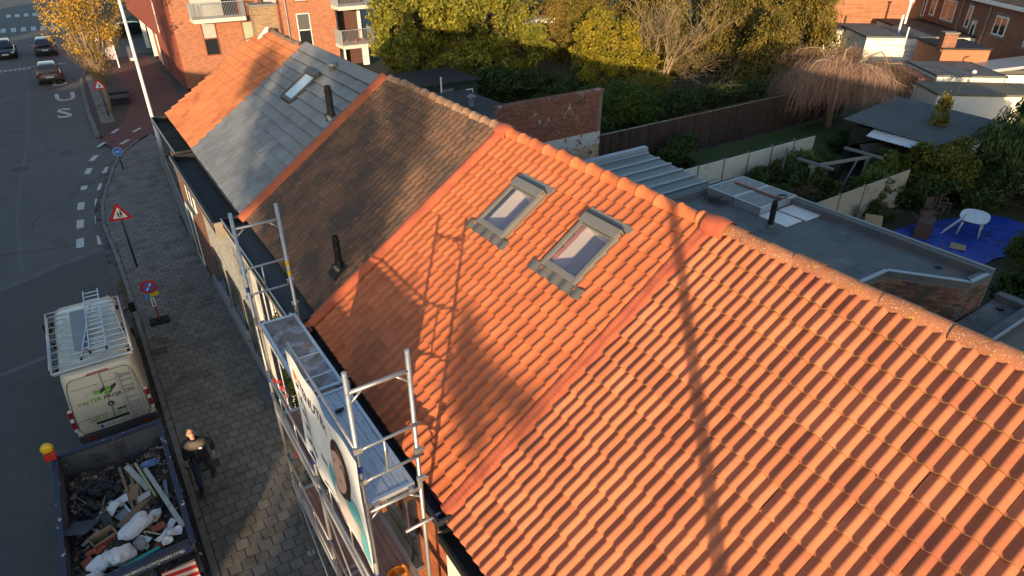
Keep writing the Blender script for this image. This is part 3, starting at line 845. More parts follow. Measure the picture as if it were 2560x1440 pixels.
# ---------- orange roofed end house with chimney
FR4 = rframe(2.64, 5.44, 6.72, 8.1)
org = (2.45, 24.5, 0)
h4 = thing("terraced_house", "end terraced house with orange ribbed tiles and a brick chimney on its gable", "house", org)
house_body(h4, org, 22.15, 26.9, FR4, m_rough, rear_mat=m_deck, xf=2.42, zf=5.2)
roof4 = [k for k in h4.children if k.name.startswith("roof")][0]
tb_te = tile_faces(prof_ribs(.30,3,.036), .322, lift=.062, thick=.058)
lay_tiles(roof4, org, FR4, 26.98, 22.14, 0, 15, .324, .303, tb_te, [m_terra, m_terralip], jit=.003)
ridge_tiles(roof4, org, FR4, 26.7, 22.2, .38, .12, m_ridge_brown, False, lift=.04, jit=.015)
box_gutter(h4, org, 22.15, 26.9, 2.1, 2.7, 5.2, 5.44, m_bit, M("mossy gutter floor", (.03,.03,.022), rough=.9, var=.4, scale=4, col2=((.09,.075,.045),1.2,.5,.7)), t=.05)
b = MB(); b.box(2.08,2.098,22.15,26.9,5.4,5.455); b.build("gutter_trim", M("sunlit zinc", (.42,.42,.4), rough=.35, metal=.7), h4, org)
b = MB(); b.box(6.25,7.05,26.25,26.85,7.6,8.95); ch = b.build("chimney", M("chimney brick", (.26,.15,.07), rough=.9, var=.25, scale=5, brick=('XY',(.3,.27,.2),.2,.065,.01)), h4, org)
b = MB(); b.box(6.2,7.1,26.2,26.9,8.95,9.03); b.build("chimney_cap", m_kerb, ch, org)
b = MB(); b.tube([(6.65,26.55,9.0),(6.65,26.55,9.75)], .1, 10); b.build("chimney_pot", M("rusty pot", (.08,.05,.04), rough=.7), ch, org)
b = MB(); b.grid(lambda i,j: Vector((6.15+1.0*i, 26.2-.1*j, 7.75+.5*math.sin(math.pi*i)-.16*j+.03*math.sin(17*i))), 12, 3); b.build("chimney_lead", M("pale lead", (.5,.5,.5), rough=.5, var=.2), ch, org, smooth=True)
wall_window(h4, org, 23.2, 24.6, 2.9, 4.4, x=2.40); wall_window(h4, org, 25.0, 26.2, .05, 2.3, x=2.40, mull=0, sill=False)
# low metal railing between pavement and the end house forecourt
g_ = thing("railing", "low grey metal railing on a stone kerb past the end house", "railing", (2.8, 34, 0), -.05)
b = MB(); b.box(-.12,.12,-6.6,6.2,0,.28); b.build("base", m_kerb, g_)
for k in range(44):
    b = MB(); b.tube([(0,-6.4+k*.28,.28),(0,-6.4+k*.28,1.1)], .014, 5); b.build("bar", m_zincg, g_)
MB().tube([(0,-6.5,1.1),(0,6.1,1.1)], .022, 6).build("rail", m_zincg, g_); MB().tube([(0,-6.5,.4),(0,6.1,.4)], .018, 6).build("rail", m_zincg, g_)
# ================================================================ scaffold
SX0, SX1 = 1.47, 2.17
FY = (10.0, 7.62, 5.25)
sc = thing("scaffold", "galvanised tube scaffold tower with decks along the new-roofed house front", "scaffold", (SX0, FY[1], 0))
SO = (SX0, FY[1], 0)
m_blue = M("blue tape", (.02,.05,.3), rough=.5, var=.3, scale=40)
m_yel = M("yellow tape", (.6,.42,.02), rough=.5, var=.2, scale=40)
R_ = .027
def stube(name, pts, r=R_, parent=sc, mat=GREY_STEEL, n=8):
    b = MB(); b.tube(pts, r, n); return b.build(name, mat, parent, SO, smooth=True)
for fi, y in enumerate(FY):
    for x in (SX0, SX1):
        top = 7.97 if fi != 1 else (6.9 if x == SX0 else 5.98)
        po = stube("post", [(x,y,.06),(x,y,top)], .0285, n=10)
        # socket joints every two metres, screw jack and foot plate
        b = MB()
        for z in (2,4,6):
            if z < top: b.lathe([(.034,-.09),(.034,.09)], (x,y,z), 10)
        b.build("socket", GREY_STEEL, po, SO)
        b = MB(); b.tube([(x+.034,y-.02,top-.05),(x+.05,y-.03,top-.05)], .008, 5); b.build("pin", BLACK_PLASTIC, po, SO)
        b = MB(); b.cbox((x,y,.012),(.15,.15,.014)); b.tube([(x,y,.01),(x,y,.28)], .018, 6); b.lathe([(.04,-.02),(.04,.02)], (x,y,.2), 8); b.build("base_plate", GREY_STEEL, po, SO)
        for z, mm in ((6.62,m_blue),(4.75,m_blue),(2.9,m_blue)) if x == SX0 else ((6.9,m_yel),(6.72,m_yel)) if fi == 0 else ():
            if z < top:
                b = MB(); b.lathe([(.031,-.05),(.031,.05)], (x,y,z), 10); b.build("tape_band", mm, po, SO)
    for z in (1.9,3.9,5.9) + ((7.7,) if fi != 1 else ()):
        stube("transom", [(SX0,y,z),(SX1,y,z)], .025)
        for (x, d) in ((SX0,1),(SX1,-1)):
            stube("corner_brace", [(x,y,z-.16),(x+d*.16,y,z-.015)], .014, n=6)
# end guard rails: double rail with a centre post
for y, s in ((FY[0],1),(FY[2],-1)):
    for z in (6.95,6.47): stube("guard_rail", [(SX0+.03,y+s*.05,z-.03),(SX0+.1,y+s*.06,z),(SX1+.06,y+s*.05,z+.01)], .019, n=7)
    stube("guard_post", [(SX0+.3,y+s*.06,6.47),(SX0+.3,y+s*.06,6.95)], .015, n=6)
    for x, z in ((SX0,6.93),(SX0,6.45),(SX1,6.55),(SX1,6.1)):
        b = MB(); b.cbox((x,y+s*.04,z),(.1,.05,.07)); b.tube([(x+.05,y+s*.05,z),(x+.08,y+s*.05,z)], .012, 6); b.build("coupler", GREY_STEEL, sc, SO, bevel=.008)
# long guard rails on the street side
for a_, b_ in ((FY[0],FY[1]),(FY[1],FY[2])):
    for lvl in (1.95,3.95):
        for dz in (.5,1.0): stube("guard_rail", [(SX0-.03,a_,lvl+dz),(SX0-.03,b_,lvl+dz)], .02, n=7)
        for k in (.33,.66):
            yy = a_+(b_-a_)*k
            stube("guard_post", [(SX0-.03,yy,lvl+.5),(SX0-.03,yy,lvl+1.0)], .012, n=6)
        b = MB(); b.box(SX0-.02,SX0+.01,b_+.05,a_-.05,lvl+.02,lvl+.17); b.build("toe_board", M("grey toe board", (.3,.31,.32), rough=.6, var=.25, scale=5), sc, SO)
for dz in (1.0,.5): stube("guard_rail", [(SX0-.02,FY[1],5.95+dz),(SX0-.02,FY[2],5.95+dz)], .02, n=7)
stube("diagonal_brace", [(SX0-.03,FY[0],2.2),(SX0-.03,FY[1],.35)], .019, n=7)
stube("diagonal_brace", [(SX0-.03,FY[1],2.3),(SX0-.03,FY[2],.3)], .019, n=7)
stube("diagonal_brace", [(SX0-.03,FY[1],4.2),(SX0-.03,FY[2],2.2)], .019, n=7)
# wall ties
for y, z in ((5.25,5.35),(7.62,3.4)): stube("wall_tie", [(SX1-.28,y-.06,z),(SX1+.36,y-.06,z+.02)], .024)
# decks
m_ply = M("dirty plywood deck", (.2,.17,.155), rough=.8, var=.35, scale=4, fine=.25, col2=[((.36,.38,.42),3.2,.48,.62),((.09,.08,.08),5,.56,.68),((.25,.10,.05),2.1,.6,.72)])
m_alu = M("aluminium deck", (.42,.47,.53), rough=.45, var=.2, scale=3, metal=.35, stretch=(6,1,1), col2=[((.25,.24,.22),5,.56,.7),((.3,.2,.13),9,.64,.72)])
m_wood = M("dusty wooden deck", (.28,.19,.15), rough=.85, var=.25, scale=3, stretch=(7,1,1), fine=.2, col2=((.4,.33,.28),2,.5,.7))
def deck(Ya, Yb, z, mat, planks, hatch=False):
    x0, x1 = SX0+.045, SX1-.045
    b = MB(); b.box(x0,x0+.05,Yb,Ya,z-.07,z+.012); b.box(x1-.05,x1,Yb,Ya,z-.07,z+.012); b.box(x0+.05,x1-.05,Yb,Yb+.05,z-.06,z+.01); b.box(x0+.05,x1-.05,Ya-.05,Ya,z-.06,z+.01)
    if hatch:
        b.box(x0+.05,x1-.05,Yb+.33,Yb+.37,z-.06,z+.014); b.box(x0+.05,x1-.05,Yb+.92,Yb+.95,z-.06,z+.014)
    d = b.build("deck_frame", M("aluminium rim", (.5,.53,.57), rough=.4, metal=.6, var=.2, scale=6), sc, SO, bevel=.004)
    n = planks; w = (x1-x0-.1)/n
    for k in range(n):
        p = MB(); p.box(x0+.05+k*w+.003, x0+.05+(k+1)*w-.003, Yb+.052, Ya-.052, z-.03, z+random.uniform(-.003,.003)); p.build("deck_board", mat, d, SO)
    c = MB()
    for x in (x0+.06,x1-.1):
        for y in (Ya+.02,Yb-.02): c.box(x,x+.05,y-.05,y+.05,z-.06,z+.0)
    c.build("deck_hook", GREY_STEEL, d, SO)
deck(FY[0]-.06, FY[1]+.05, 5.95, m_ply, 1, True)
deck(FY[1]-.05, FY[2]+.06, 5.95, m_alu, 4)
for z in (3.95,1.95):
    deck(FY[0]-.06, FY[1]+.05, z, m_wood, 3); deck(FY[1]-.05, FY[2]+.06, z, m_wood, 5)
deck(FY[2]-.05, FY[2]-2.3, 3.95, m_wood, 5)
tag(MB().tube([(1.85+.13*math.cos(t*.5),5.6+.1*math.sin(t*.5),3.98+.004*t) for t in range(40)], .022, 6).build("cable_coil", M("orange cable", (.6,.2,.02), rough=.5)), "orange cable coiled on the wooden scaffold deck behind the banner", "cable")
tag(MB().box(.0,.09,0,.05,0,.03).box(.05,.13,.03,.06,0,.02).build("gloves", BLACK_PLASTIC, loc=(1.78,7.05,5.955)), "small black work glove dropped on the aluminium scaffold deck", "glove")

# ---------- banner
bn = thing("banner", "white advertising banner with a smiling figure in turquoise, tied to the scaffold rails", "banner", (SX0-.07, 7.56, 5.04))
m_ban = M("banner cloth", (.68,.7,.72), rough=.6, var=.05, scale=2)
BW, BH = 2.48, 1.86
def bpt(x, y, d=0.0):
    # banner surface in local coords: x along -Y, y up, d towards the street
    w = .018*math.sin(x*3.1+y*1.3)*math.sin(y*2.2)+.012*math.sin(x*7)
    sag = .03*math.sin(math.pi*x/BW)*(1 if y > BH*.5 else .6)*(abs(y-BH/2)/(BH/2))
    yy = y - (sag if y > BH/2 else -sag)
    return Vector((w-d, -x, yy))
b = MB(); b.grid(lambda i,j: bpt(i*BW, j*BH), 40, 24); b.build("cloth", m_ban, bn, smooth=True)
NAVY = M("navy print", (.03,.035,.09), rough=.6); TEAL = M("turquoise print", (.13,.42,.45), rough=.6, var=.15, scale=7)
SKIN_P = M("skin print", (.55,.36,.3), rough=.6, var=.12, scale=9); HAIRP = M("dark hair print", (.05,.035,.03), rough=.6); ORP = M("orange print", (.75,.2,.03), rough=.6); PINKW = M("pale top print", (.6,.52,.5), rough=.6, var=.08, scale=6)
def bprint(name, mat, poly, d):
    b = MB()
    me = bmesh.new(); vs = [me.verts.new((x,y,0)) for x, y in poly]; f = me.faces.new(vs)
    r = bmesh.ops.triangulate(me, faces=[f])
    bmesh.ops.subdivide_edges(me, edges=me.edges, cuts=3, use_grid_fill=True)
    bmesh.ops.triangulate(me, faces=me.faces)
    for v in me.verts: v.co = bpt(v.co.x, v.co.y, d)
    m_ = bpy.data.meshes.new(name); me.to_mesh(m_); me.free(); m_.materials.append(mat)
    return link(name, m_, bn)
def btext(s, x, y, size, mat=NAVY, d=.005):
    me = text_mesh(s, size, "lettering", bold=.004); me.materials.clear(); me.materials.append(mat)
    for v in me.vertices: v.co = bpt(x+v.co.x, y+v.co.y, d)
    return link("lettering", me, bn)
def ell(cx, cy, a, b_, n=22, rot=0): return [(cx+a*math.cos(t)*math.cos(rot)-b_*math.sin(t)*math.sin(rot), cy+a*math.cos(t)*math.sin(rot)+b_*math.sin(t)*math.cos(rot)) for t in [2*math.pi*k/n for k in range(n)]]
bprint("logo", ORP, [(.13,1.42),(.13,1.62),(.2,1.62),(.27,1.56),(.3,1.44),(.26,1.4),(.23,1.5),(.2,1.52),(.17,1.44)], .004)
for k in range(4): bprint("logo_bar", NAVY, [(.13+k*.035,1.32),(.15+k*.035,1.32),(.15+k*.035,1.40+.02*(k%2)),(.13+k*.035,1.40+.02*(k%2))], .004)
btext("TENUTEX", .36, 1.42, .24); btext("Van", .14, 1.06, .25); btext("naar", .14, .81, .25); btext("wij", .14, .56, .25); btext("waar", .14, .31, .25)
btext("het", .92, .62, .16)
bprint("figure_sleeve", TEAL, [(1.18,.62),(1.34,.95),(1.5,.78),(1.52,.35),(1.36,.3)], .004)
bprint("figure_body", PINKW, [(1.36,.42),(1.5,.72),(1.66,.72),(1.82,.5),(2.05,.3),(2.2,.05),(1.9,.08),(1.6,.14)], .005)
bprint("figure_jacket", TEAL, [(1.78,.62),(1.95,.78),(2.15,.72),(2.36,.5),(2.44,.1),(2.15,.06),(2.02,.32),(1.82,.5)], .006)
bprint("figure_hair", HAIRP, ell(1.74,1.12,.25,.52,24,-.1), .006)
bprint("figure_face", SKIN_P, ell(1.7,1.1,.185,.42,24,-.08), .009)
for ex in (1.62,1.78): bprint("figure_eye", HAIRP, ell(ex,1.2,.03,.022,10), .012)
bprint("figure_mouth", M("lip print", (.35,.1,.1), rough=.6), ell(1.7,.9,.055,.018,12), .013)
bprint("figure_hair_lock", HAIRP, [(1.82,1.35),(1.9,1.1),(1.92,.72),(1.84,.66),(1.86,1.0)], .012)
bprint("figure_fringe", HAIRP, [(1.52,1.3),(1.6,1.5),(1.75,1.52),(1.86,1.35),(1.72,1.42)], .012)
bprint("figure_hand", SKIN_P, ell(2.1,.42,.1,.045,14,-.5), .012)
for k, (x, w, h) in enumerate(((.1,.3,.05),(.2,.22,.11),(.52,.05,.04),(.8,.1,.05),(.85,.3,.03),(1.3,.12,.06),(1.25,.4,.035),(1.95,.16,.07),(1.85,.42,.04))):
    bprint("print_block", NAVY, [(x,.06+.02*(k%3)),(x+w,.06+.02*(k%3)),(x+w,.06+h+.02*(k%3)),(x,.06+h+.02*(k%3))], .004)

# ================================================================ vehicles and street things
def ring(w, zb, zt, rb, rt, inset=0.0, n=5):
    """closed rounded outline (x,z) of half width w; inset narrows the top"""
    pts = []
    for (cx, cz, r, a0, wtop) in ((w-rb, zb+rb, rb, -90, 0), (w-inset-rt, zt-rt, rt, 0, 1), (-(w-inset)+rt, zt-rt, rt, 90, 1), (-w+rb, zb+rb, rb, 180, 0)):
        for k in range(n):
            a = rad(a0+90*k/(n-1)); pts.append((cx+r*math.cos(a), cz+r*math.sin(a)))
    return pts
def loft(mb, secs, cap=True):
    n = len(secs[0][1]); vs = []
    for y, pr in secs: vs += [(x, y, z) for x, z in pr]
    fs = [(i*n+k, i*n+(k+1) % n, (i+1)*n+(k+1) % n, (i+1)*n+k) for i in range(len(secs)-1) for k in range(n)]
    if cap: fs += [tuple(range(n-1,-1,-1)), tuple(range((len(secs)-1)*n, len(secs)*n))]
    return mb.add(vs, fs)
def wheel(parent, x, y, r, w, side):
    b = MB(); Mx = Matrix.Translation((x,y,r)) @ Matrix.Rotation(rad(90)*side,4,'Y')
    b.lathe([(r*.6,-w/2),(r*.92,-w/2),(r,-w*.35),(r,w*.35),(r*.92,w/2),(r*.6,w/2)], (0,0,0), 22, Mx); t = b.build("tyre", M("tyre rubber", (.015,.015,.015), rough=.85), parent)
    b = MB(); b.lathe([(.02,w*.4),(r*.5,w*.38),(r*.62,w*.5),(r*.62,w*.2),(.02,w*.2)], (0,0,0), 18, Mx); b.build("rim", M("wheel rim", (.35,.35,.36), rough=.35, metal=.8), t)

m_cream = M("cream van paint", (.6,.565,.46), rough=.35, var=.05, scale=3, coat=.5, col2=((.44,.42,.36),2,.55,.75))
m_gap = M("panel gap", (.03,.03,.028), rough=.7)
m_redl = M("red lamp glass", (.28,.012,.012), rough=.15, coat=.6); m_whl = M("clear lamp glass", (.6,.6,.62), rough=.15, coat=.6)
m_aluv = M("aluminium ladder", (.5,.53,.56), rough=.35, metal=.7, var=.15, scale=8)
m_green = M("green print", (.16,.42,.06), rough=.5); m_dgrey = M("dark grey print", (.045,.055,.065), rough=.5)
van = thing("van", "cream delivery van with ladders on its aluminium roof rack, parked behind the container", "van", (-1.47, 16.32, -.12))
HW, VT = .91, 2.36
b = MB()
secs = []
for y, w, zb, zt, rt, ins in ((0,HW-.07,.36,VT-.05,.2,.15),(.03,HW-.03,.32,VT-.02,.2,.14),(.12,HW,.28,VT,.19,.13),(1.2,HW,.26,VT+.03,.18,.13),(3.3,HW,.26,VT+.03,.18,.13),(3.75,HW,.26,VT-.02,.2,.15),(4.1,HW-.01,.26,VT-.22,.22,.18),(4.55,HW-.02,.26,1.62,.2,.16),(4.75,HW-.03,.26,1.3,.2,.1),(5.25,HW-.07,.28,1.1,.2,.08),(5.42,HW-.16,.34,.95,.2,.08)):
    secs.append((y, ring(w, zb, zt, .12, rt, ins)))
loft(b, secs); b.build("body", m_cream, van, smooth=True).modifiers.new("e",'EDGE_SPLIT').split_angle = rad(42)
b = MB(); b.box(-HW+.02,HW-.02,-.06,.1,.3,.52); b.box(-HW,HW,.0,.25,.28,.44); b.build("rear_bumper", M("dark bumper", (.04,.045,.05), rough=.6), van, bevel=.03)
for s in (-1,1):
    for y in (1.05,4.45): wheel(van, s*(HW-.09), y, .34, .22, s)
    # tail lamps in stacked sections
    for k, (z0, z1, mm) in enumerate(((1.12,1.32,m_redl),(1.0,1.11,m_whl),(.78,.99,m_redl),(.68,.77,m_whl))):
        b = MB(); b.box(s*HW-.075 if s > 0 else -HW-.008, HW+.008 if s > 0 else -HW+.075, -.022+.012*k*0, .12, z0, z1); b.build("tail_lamp", mm, van, bevel=.012)
    b = MB(); b.box(s*.62-.09,s*.62+.09,-.075,-.06,.36,.42); b.build("reflector", m_redl, van)
    b = MB(); b.tube([(s*(HW-.05),4.1,1.55),(s*(HW+.18),4.15,1.58)], .03, 6); b.cbox((s*(HW+.2),4.15,1.6),(.17,.12,.34)); b.build("mirror", BLACK_PLASTIC, van, bevel=.03)
    b = MB(); b.box(s*HW-(.0 if s < 0 else -.004)-.004,s*HW+.006,3.55,4.2,1.32,1.85); b.build("side_window", m_glassd, van)
    b = MB(); b.tube([(s*(HW+.004),.1,1.02),(s*(HW+.006),1.2,1.02),(s*(HW+.006),3.4,1.02)], .012, 5); b.build("side_rail", m_zincg, van)
b = MB(); b.poly([(-.7,4.12,2.06),(.7,4.12,2.06),(.78,4.6,1.48),(-.78,4.6,1.48)]); b.build("windscreen", m_glassd, van)
# rear door lines
def line(name, pts, r=.007, mat=m_gap, parent=van): return MB().tube(pts, r, 5).build(name, mat, parent)
rw = lambda z: HW-.13-.12*max(0,(z-1.2))/1.1
line("door_gap", [(.02,-.012,.5),(.02,-.012,2.2)])
for s in (-1,1):
    line("door_gap", [(s*.02,-.012,.52),(s*(HW-.16),-.012,.54),(s*(HW-.1),-.012,.7),(s*(HW-.11),-.012,1.2),(s*(HW-.17),-.012,1.9),(s*(HW-.24),-.012,2.14),(s*(HW-.34),-.012,2.2),(s*.02,-.012,2.2)])
    line("door_crease", [(s*.06,-.01,1.9),(s*(HW-.25),-.01,1.9)], .004); line("door_crease", [(s*.06,-.01,.95),(s*(HW-.14),-.01,.95)], .004)
    for z in (1.35,): b = MB(); b.cbox((s*(HW-.06),-.016,z),(.09,.02,.07)); b.build("hinge", m_cream, van, bevel=.005)
b = MB(); b.prism([(-.26,-.02,2.22),(.26,-.02,2.22),(.16,.02,2.3),(-.16,.02,2.3)], (0,.04,0)); b.build("brake_lamp", m_redl, van)
b = MB(); b.box(-.42,.34,-.045,-.012,.74,.79); b.build("plate_lamp_bar", BLACK_PLASTIC, van, bevel=.006)
b = MB(); b.box(-.36,.16,-.05,-.036,.58,.70); pl = b.build("number_plate", M("plate white", (.6,.6,.57), rough=.4), van)
def rtext(s_, x, z, size, mat, parent=van, y=-.016, bold=.0, shear=0.0, rot=0):
    me = text_mesh(s_, size, "lettering", bold=bold, shear=shear); me.materials.clear(); me.materials.append(mat)
    return link("lettering", me, parent, mtx=Matrix.Translation((x,y,z)) @ Matrix.Rotation(rad(90),4,'X') @ Matrix.Rotation(rot,4,'Z'))
rtext("2-BXD-603", -.29, .61, .1, m_dgrey, pl, -.052, .002)
b = MB(); b.box(-.355,-.3,-.0515,-.05,.585,.695); b.build("plate_band", M("plate blue", (.02,.06,.4), rough=.4), pl)
rtext("VALTER", -.66, 1.40, .155, m_green, shear=.15, bold=.002); rtext("PROJECTS", -.08, 1.40, .155, m_dgrey, shear=.15, bold=.002)
rtext("0483 33 12 90", -.54, .83, .125, m_green, shear=.1, bold=.002); rtext("www.valterprojects.be", -.58, .97, .042, m_dgrey)
for k, (pts, mm) in enumerate((([(-.24,1.74),(-.1,1.70),(-.1,1.6),(-.24,1.64)],m_green),([(-.1,1.70),(.02,1.78),(.02,1.66),(-.1,1.58)],m_dgrey),([(.02,1.78),(.14,1.72),(.14,1.60),(.02,1.66)],m_green),([(.14,1.72),(.28,1.80),(.28,1.70),(.14,1.60)],m_dgrey),([(-.04,1.56),(.02,1.65),(.1,1.6),(.06,1.52)],m_green),([(.1,1.6),(.2,1.64),(.12,1.54),(.06,1.52)],m_dgrey))):
    b = MB(); b.poly([(x,-.0155,z) for x, z in pts]); b.build("logo", mm, van)
b = MB(); Mx = Matrix.Translation((.03,-.016,1.22)) @ Matrix.Rotation(rad(90),4,'X'); b.lathe([(.075,0),(.075,.012),(.06,.018),(.02,.02)], (0,0,0), 20, Mx); em = b.build("emblem", DARK_METAL, van)
b = MB()
for a in (90,210,330): b.tube([(.03,-.04,1.22),(.03+.055*math.cos(rad(a)),-.038,1.22+.055*math.sin(rad(a)))], [.012,.003], 5)
b.build("emblem_star", m_whl, em)
b = MB(); b.tube([(.12,-.03,1.0),(.2,-.05,1.02),(.34,-.05,1.02),(.4,-.03,1.02)], .016, 6); b.build("door_handle", BLACK_PLASTIC, van)
# door ladder
b = MB()
for x in (.36,.68): b.box(x-.03,x+.03,-.07,-.035,.62,2.08)
for k in range(8): b.box(.39,.65,-.085,-.045,.7+k*.18,.73+k*.18)
for z in (.7,1.35,2.0): b.box(.34,.36,-.05,-.005,z,z+.03); b.box(.68,.70,-.05,-.005,z,z+.03)
b.build("door_ladder", M("painted door ladder", (.36,.36,.34), rough=.5), van)
# roof ribs
b = MB()
for k in range(5): b.box(-.5+k*.25-.035,-.5+k*.25+.035,.5,3.3,VT+.02,VT+.038)
b.build("roof_ribs", m_cream, van, bevel=.01)
# rack
rk = MB(); RZ = VT+.16
for s in (-1,1): rk.tube([(s*.87,.0,RZ),(s*.87,2.95,RZ)], .024, 8); rk.tube([(s*.87,.0,RZ+.13),(s*.87,2.95,RZ+.13)], .022, 8)
for y in (.0,2.95): rk.tube([(-.87,y,RZ),(.87,y,RZ)], .024, 8); rk.tube([(-.87,y,RZ+.13),(.87,y,RZ+.13)], .018, 8)
rko = rk.build("roof_rack", m_aluv, van, smooth=True)
for k in range(8):
    b = MB(); b.tube([(-.87,.32+k*.34,RZ),(.87,.32+k*.34,RZ)], .015, 7); b.build("rack_bar", m_aluv, rko, smooth=True)
b = MB()
for s in (-1,1):
    for y in (.3,1.5,2.7): b.box(s*.78-.03,s*.78+.03,y,y+.06,VT-.03,RZ)
b.build("rack_foot", BLACK_PLASTIC, rko)
b = MB(); b.box(-.34,.02,.75,2.9,RZ+.018,RZ+.03); b.build("rack_panel", m_zincg, rko)
b = MB(); b.box(-.86,.86,-.05,.02,RZ-.06,RZ+.02); b.build("rack_roller", m_aluv, rko, bevel=.01)
def ladder(label, p0, p1, w, z, n, grp=None, w1=None):
    d = Vector((p1[0]-p0[0], p1[1]-p0[1])); L_ = d.length; a = math.atan2(-d.x, d.y)
    t = thing("ladder", label, "ladder", (p0[0], p0[1], z), a)
    w1 = w1 or w
    for s in (-1,1):
        b = MB(); b.add([(s*w/2-.012,0,0),(s*w/2+.012,0,0),(s*w/2+.012,0,.06),(s*w/2-.012,0,.06),(s*w1/2-.012,L_,0),(s*w1/2+.012,L_,0),(s*w1/2+.012,L_,.06),(s*w1/2-.012,L_,.06)], [(0,1,2,3),(4,7,6,5),(0,4,5,1),(1,5,6,2),(2,6,7,3),(3,7,4,0)])
        st = b.build("stile", m_aluv, t)
        b = MB(); b.cbox((s*w/2,-.02,.03),(.045,.07,.08)); b.build("foot", BLACK_PLASTIC, st)
    for k in range(n):
        f = (k+.5)/n; ww = w+(w1-w)*f
        b = MB(); b.tube([(-ww/2,f*L_,.03),(ww/2,f*L_,.03)], .014, 6); b.build("rung", m_aluv, t)
LZ = -.12+RZ+.03
ladder("straight aluminium ladder lying uppermost along the middle of the van roof rack", (-1.29,16.62), (-1.21,20.02), .36, LZ+.09, 14)
ladder("tapering aluminium ladder spread across the van roof rack under the straight one", (-1.16,16.52), (-1.04,19.57), 1.05, LZ+.01, 10, w1=.42)

# ---------- rubbish container
m_cblue = M("chipped navy container paint", (.022,.035,.075), rough=.6, var=.3, scale=3, bump=.2, bscale=30, col2=[((.04,.04,.045),2.5,.5,.65),((.45,.48,.52),7,.62,.66),((.12,.06,.03),13,.62,.68)])
m_cin = M("scuffed container inside", (.085,.09,.10), rough=.7, var=.35, scale=2.5, fine=.3, col2=[((.02,.02,.022),1.6,.5,.62),((.3,.32,.35),10,.63,.68)])
CO = (-1.6, 12.5, -.12)
ct = thing("container", "dark blue open rubbish container with chipped rim, full of demolition waste", "container", CO)
X0, X1, Y0c, Y1c, ZT = -1.08, 1.08, -2.05, 2.05, 1.42
for nm, bb in (("side_wall",(X0,X0+.05,Y0c,Y1c,.15,ZT)),("side_wall",(X1-.05,X1,Y0c,Y1c,.15,ZT)),("end_wall",(X0+.05,X1-.05,Y1c-.05,Y1c,.15,ZT)),("tail_gate",(X0+.05,X1-.05,Y0c,Y0c+.05,.15,ZT))):
    b = MB(); b.box(*bb); w_ = b.build(nm, m_cin, ct)
b = MB(); b.box(X0+.05,X1-.05,Y0c+.05,Y1c-.05,.15,.22); b.build("floor", m_cin, ct)
for bb in ((X0-.04,X0+.07,Y0c-.04,Y1c+.04,ZT,ZT+.09),(X1-.07,X1+.04,Y0c-.04,Y1c+.04,ZT,ZT+.09),(X0+.07,X1-.07,Y1c-.07,Y1c+.04,ZT,ZT+.09),(X0+.07,X1-.07,Y0c-.04,Y0c+.07,ZT,ZT+.09)):
    b = MB(); b.box(*bb); b.build("rim", m_cblue, ct, bevel=.012)
for s in (X0-.05,X1+.0):
    for k in range(5): MB().box(s,s+.05,Y0c+.3+k*.85,Y0c+.4+k*.85,.1,ZT).build("rib", m_cblue, ct)
b = MB(); b.prism([(X0+.07,Y0c-.05,ZT+.08),(X1-.07,Y0c-.05,ZT+.08),(X1-.07,Y0c-.17,ZT-.04),(X0+.07,Y0c-.17,ZT-.04)], (0,.02,-.02)); sl = b.build("sign_strip", m_cblue, ct)
me = text_mesh("WWW.BRUCO-CONTAINERS.COM", .072, "lettering", bold=.002); me.materials.clear(); me.materials.append(M("cream print", (.6,.55,.42), rough=.6))
link("lettering", me, sl, mtx=Matrix.Translation((X0+.82,Y0c-.145,ZT+.01)) @ Matrix.Rotation(rad(45),4,'X') @ Matrix.Diagonal((.98,1,1,1)))
m_rw = (M("red reflective", (.5,.03,.03), rough=.4), M("white reflective", (.65,.6,.52), rough=.4))
b = MB(); b.box(.42,1.0,Y0c-.30,Y0c-.29,.75,1.28, Matrix.Translation((0,0,0))); pn = b.build("warning_panel", m_rw[1], ct)
for k in range(4):
    b = MB(); z = .72+k*.2
    b.poly([(.42,Y0c-.304,max(.75,z)),(1.0,Y0c-.304,max(.75,z-.08)),(1.0,Y0c-.304,min(1.28,z+.02)),(.42,Y0c-.304,min(1.28,z+.1))]); b.build("stripe", m_rw[0], pn)
b = MB(); b.box(X0,X1,Y0c-.28,Y0c-.06,.4,.55); b.box(.3,.36,Y0c-.29,Y0c-.05,.5,1.3); b.build("frame", m_cblue, ct, bevel=.01)
# warning lamp on the rim
wl = thing("warning_lamp", "yellow round warning lamp on a red battery box, on the container rim", "lamp", (-2.72, 14.5, 1.39))
b = MB(); b.box(-.11,.11,-.09,.09,0,.17); b.build("battery_box", M("red plastic", (.55,.03,.02), rough=.45), wl, bevel=.015)
b = MB(); Mx = Matrix.Translation((0,0,.3)) @ Matrix.Rotation(rad(78),4,'X'); b.lathe([(.03,-.06),(.1,-.055),(.125,-.02),(.125,.02),(.1,.055),(.03,.06)], (0,0,0), 20, Mx); b.build("lens", M("yellow lens", (.75,.45,.01), rough=.3, coat=.5), wl, smooth=True)
b = MB(); b.box(-.03,.03,-.03,.03,.17,.22); b.build("stem", BLACK_PLASTIC, wl)

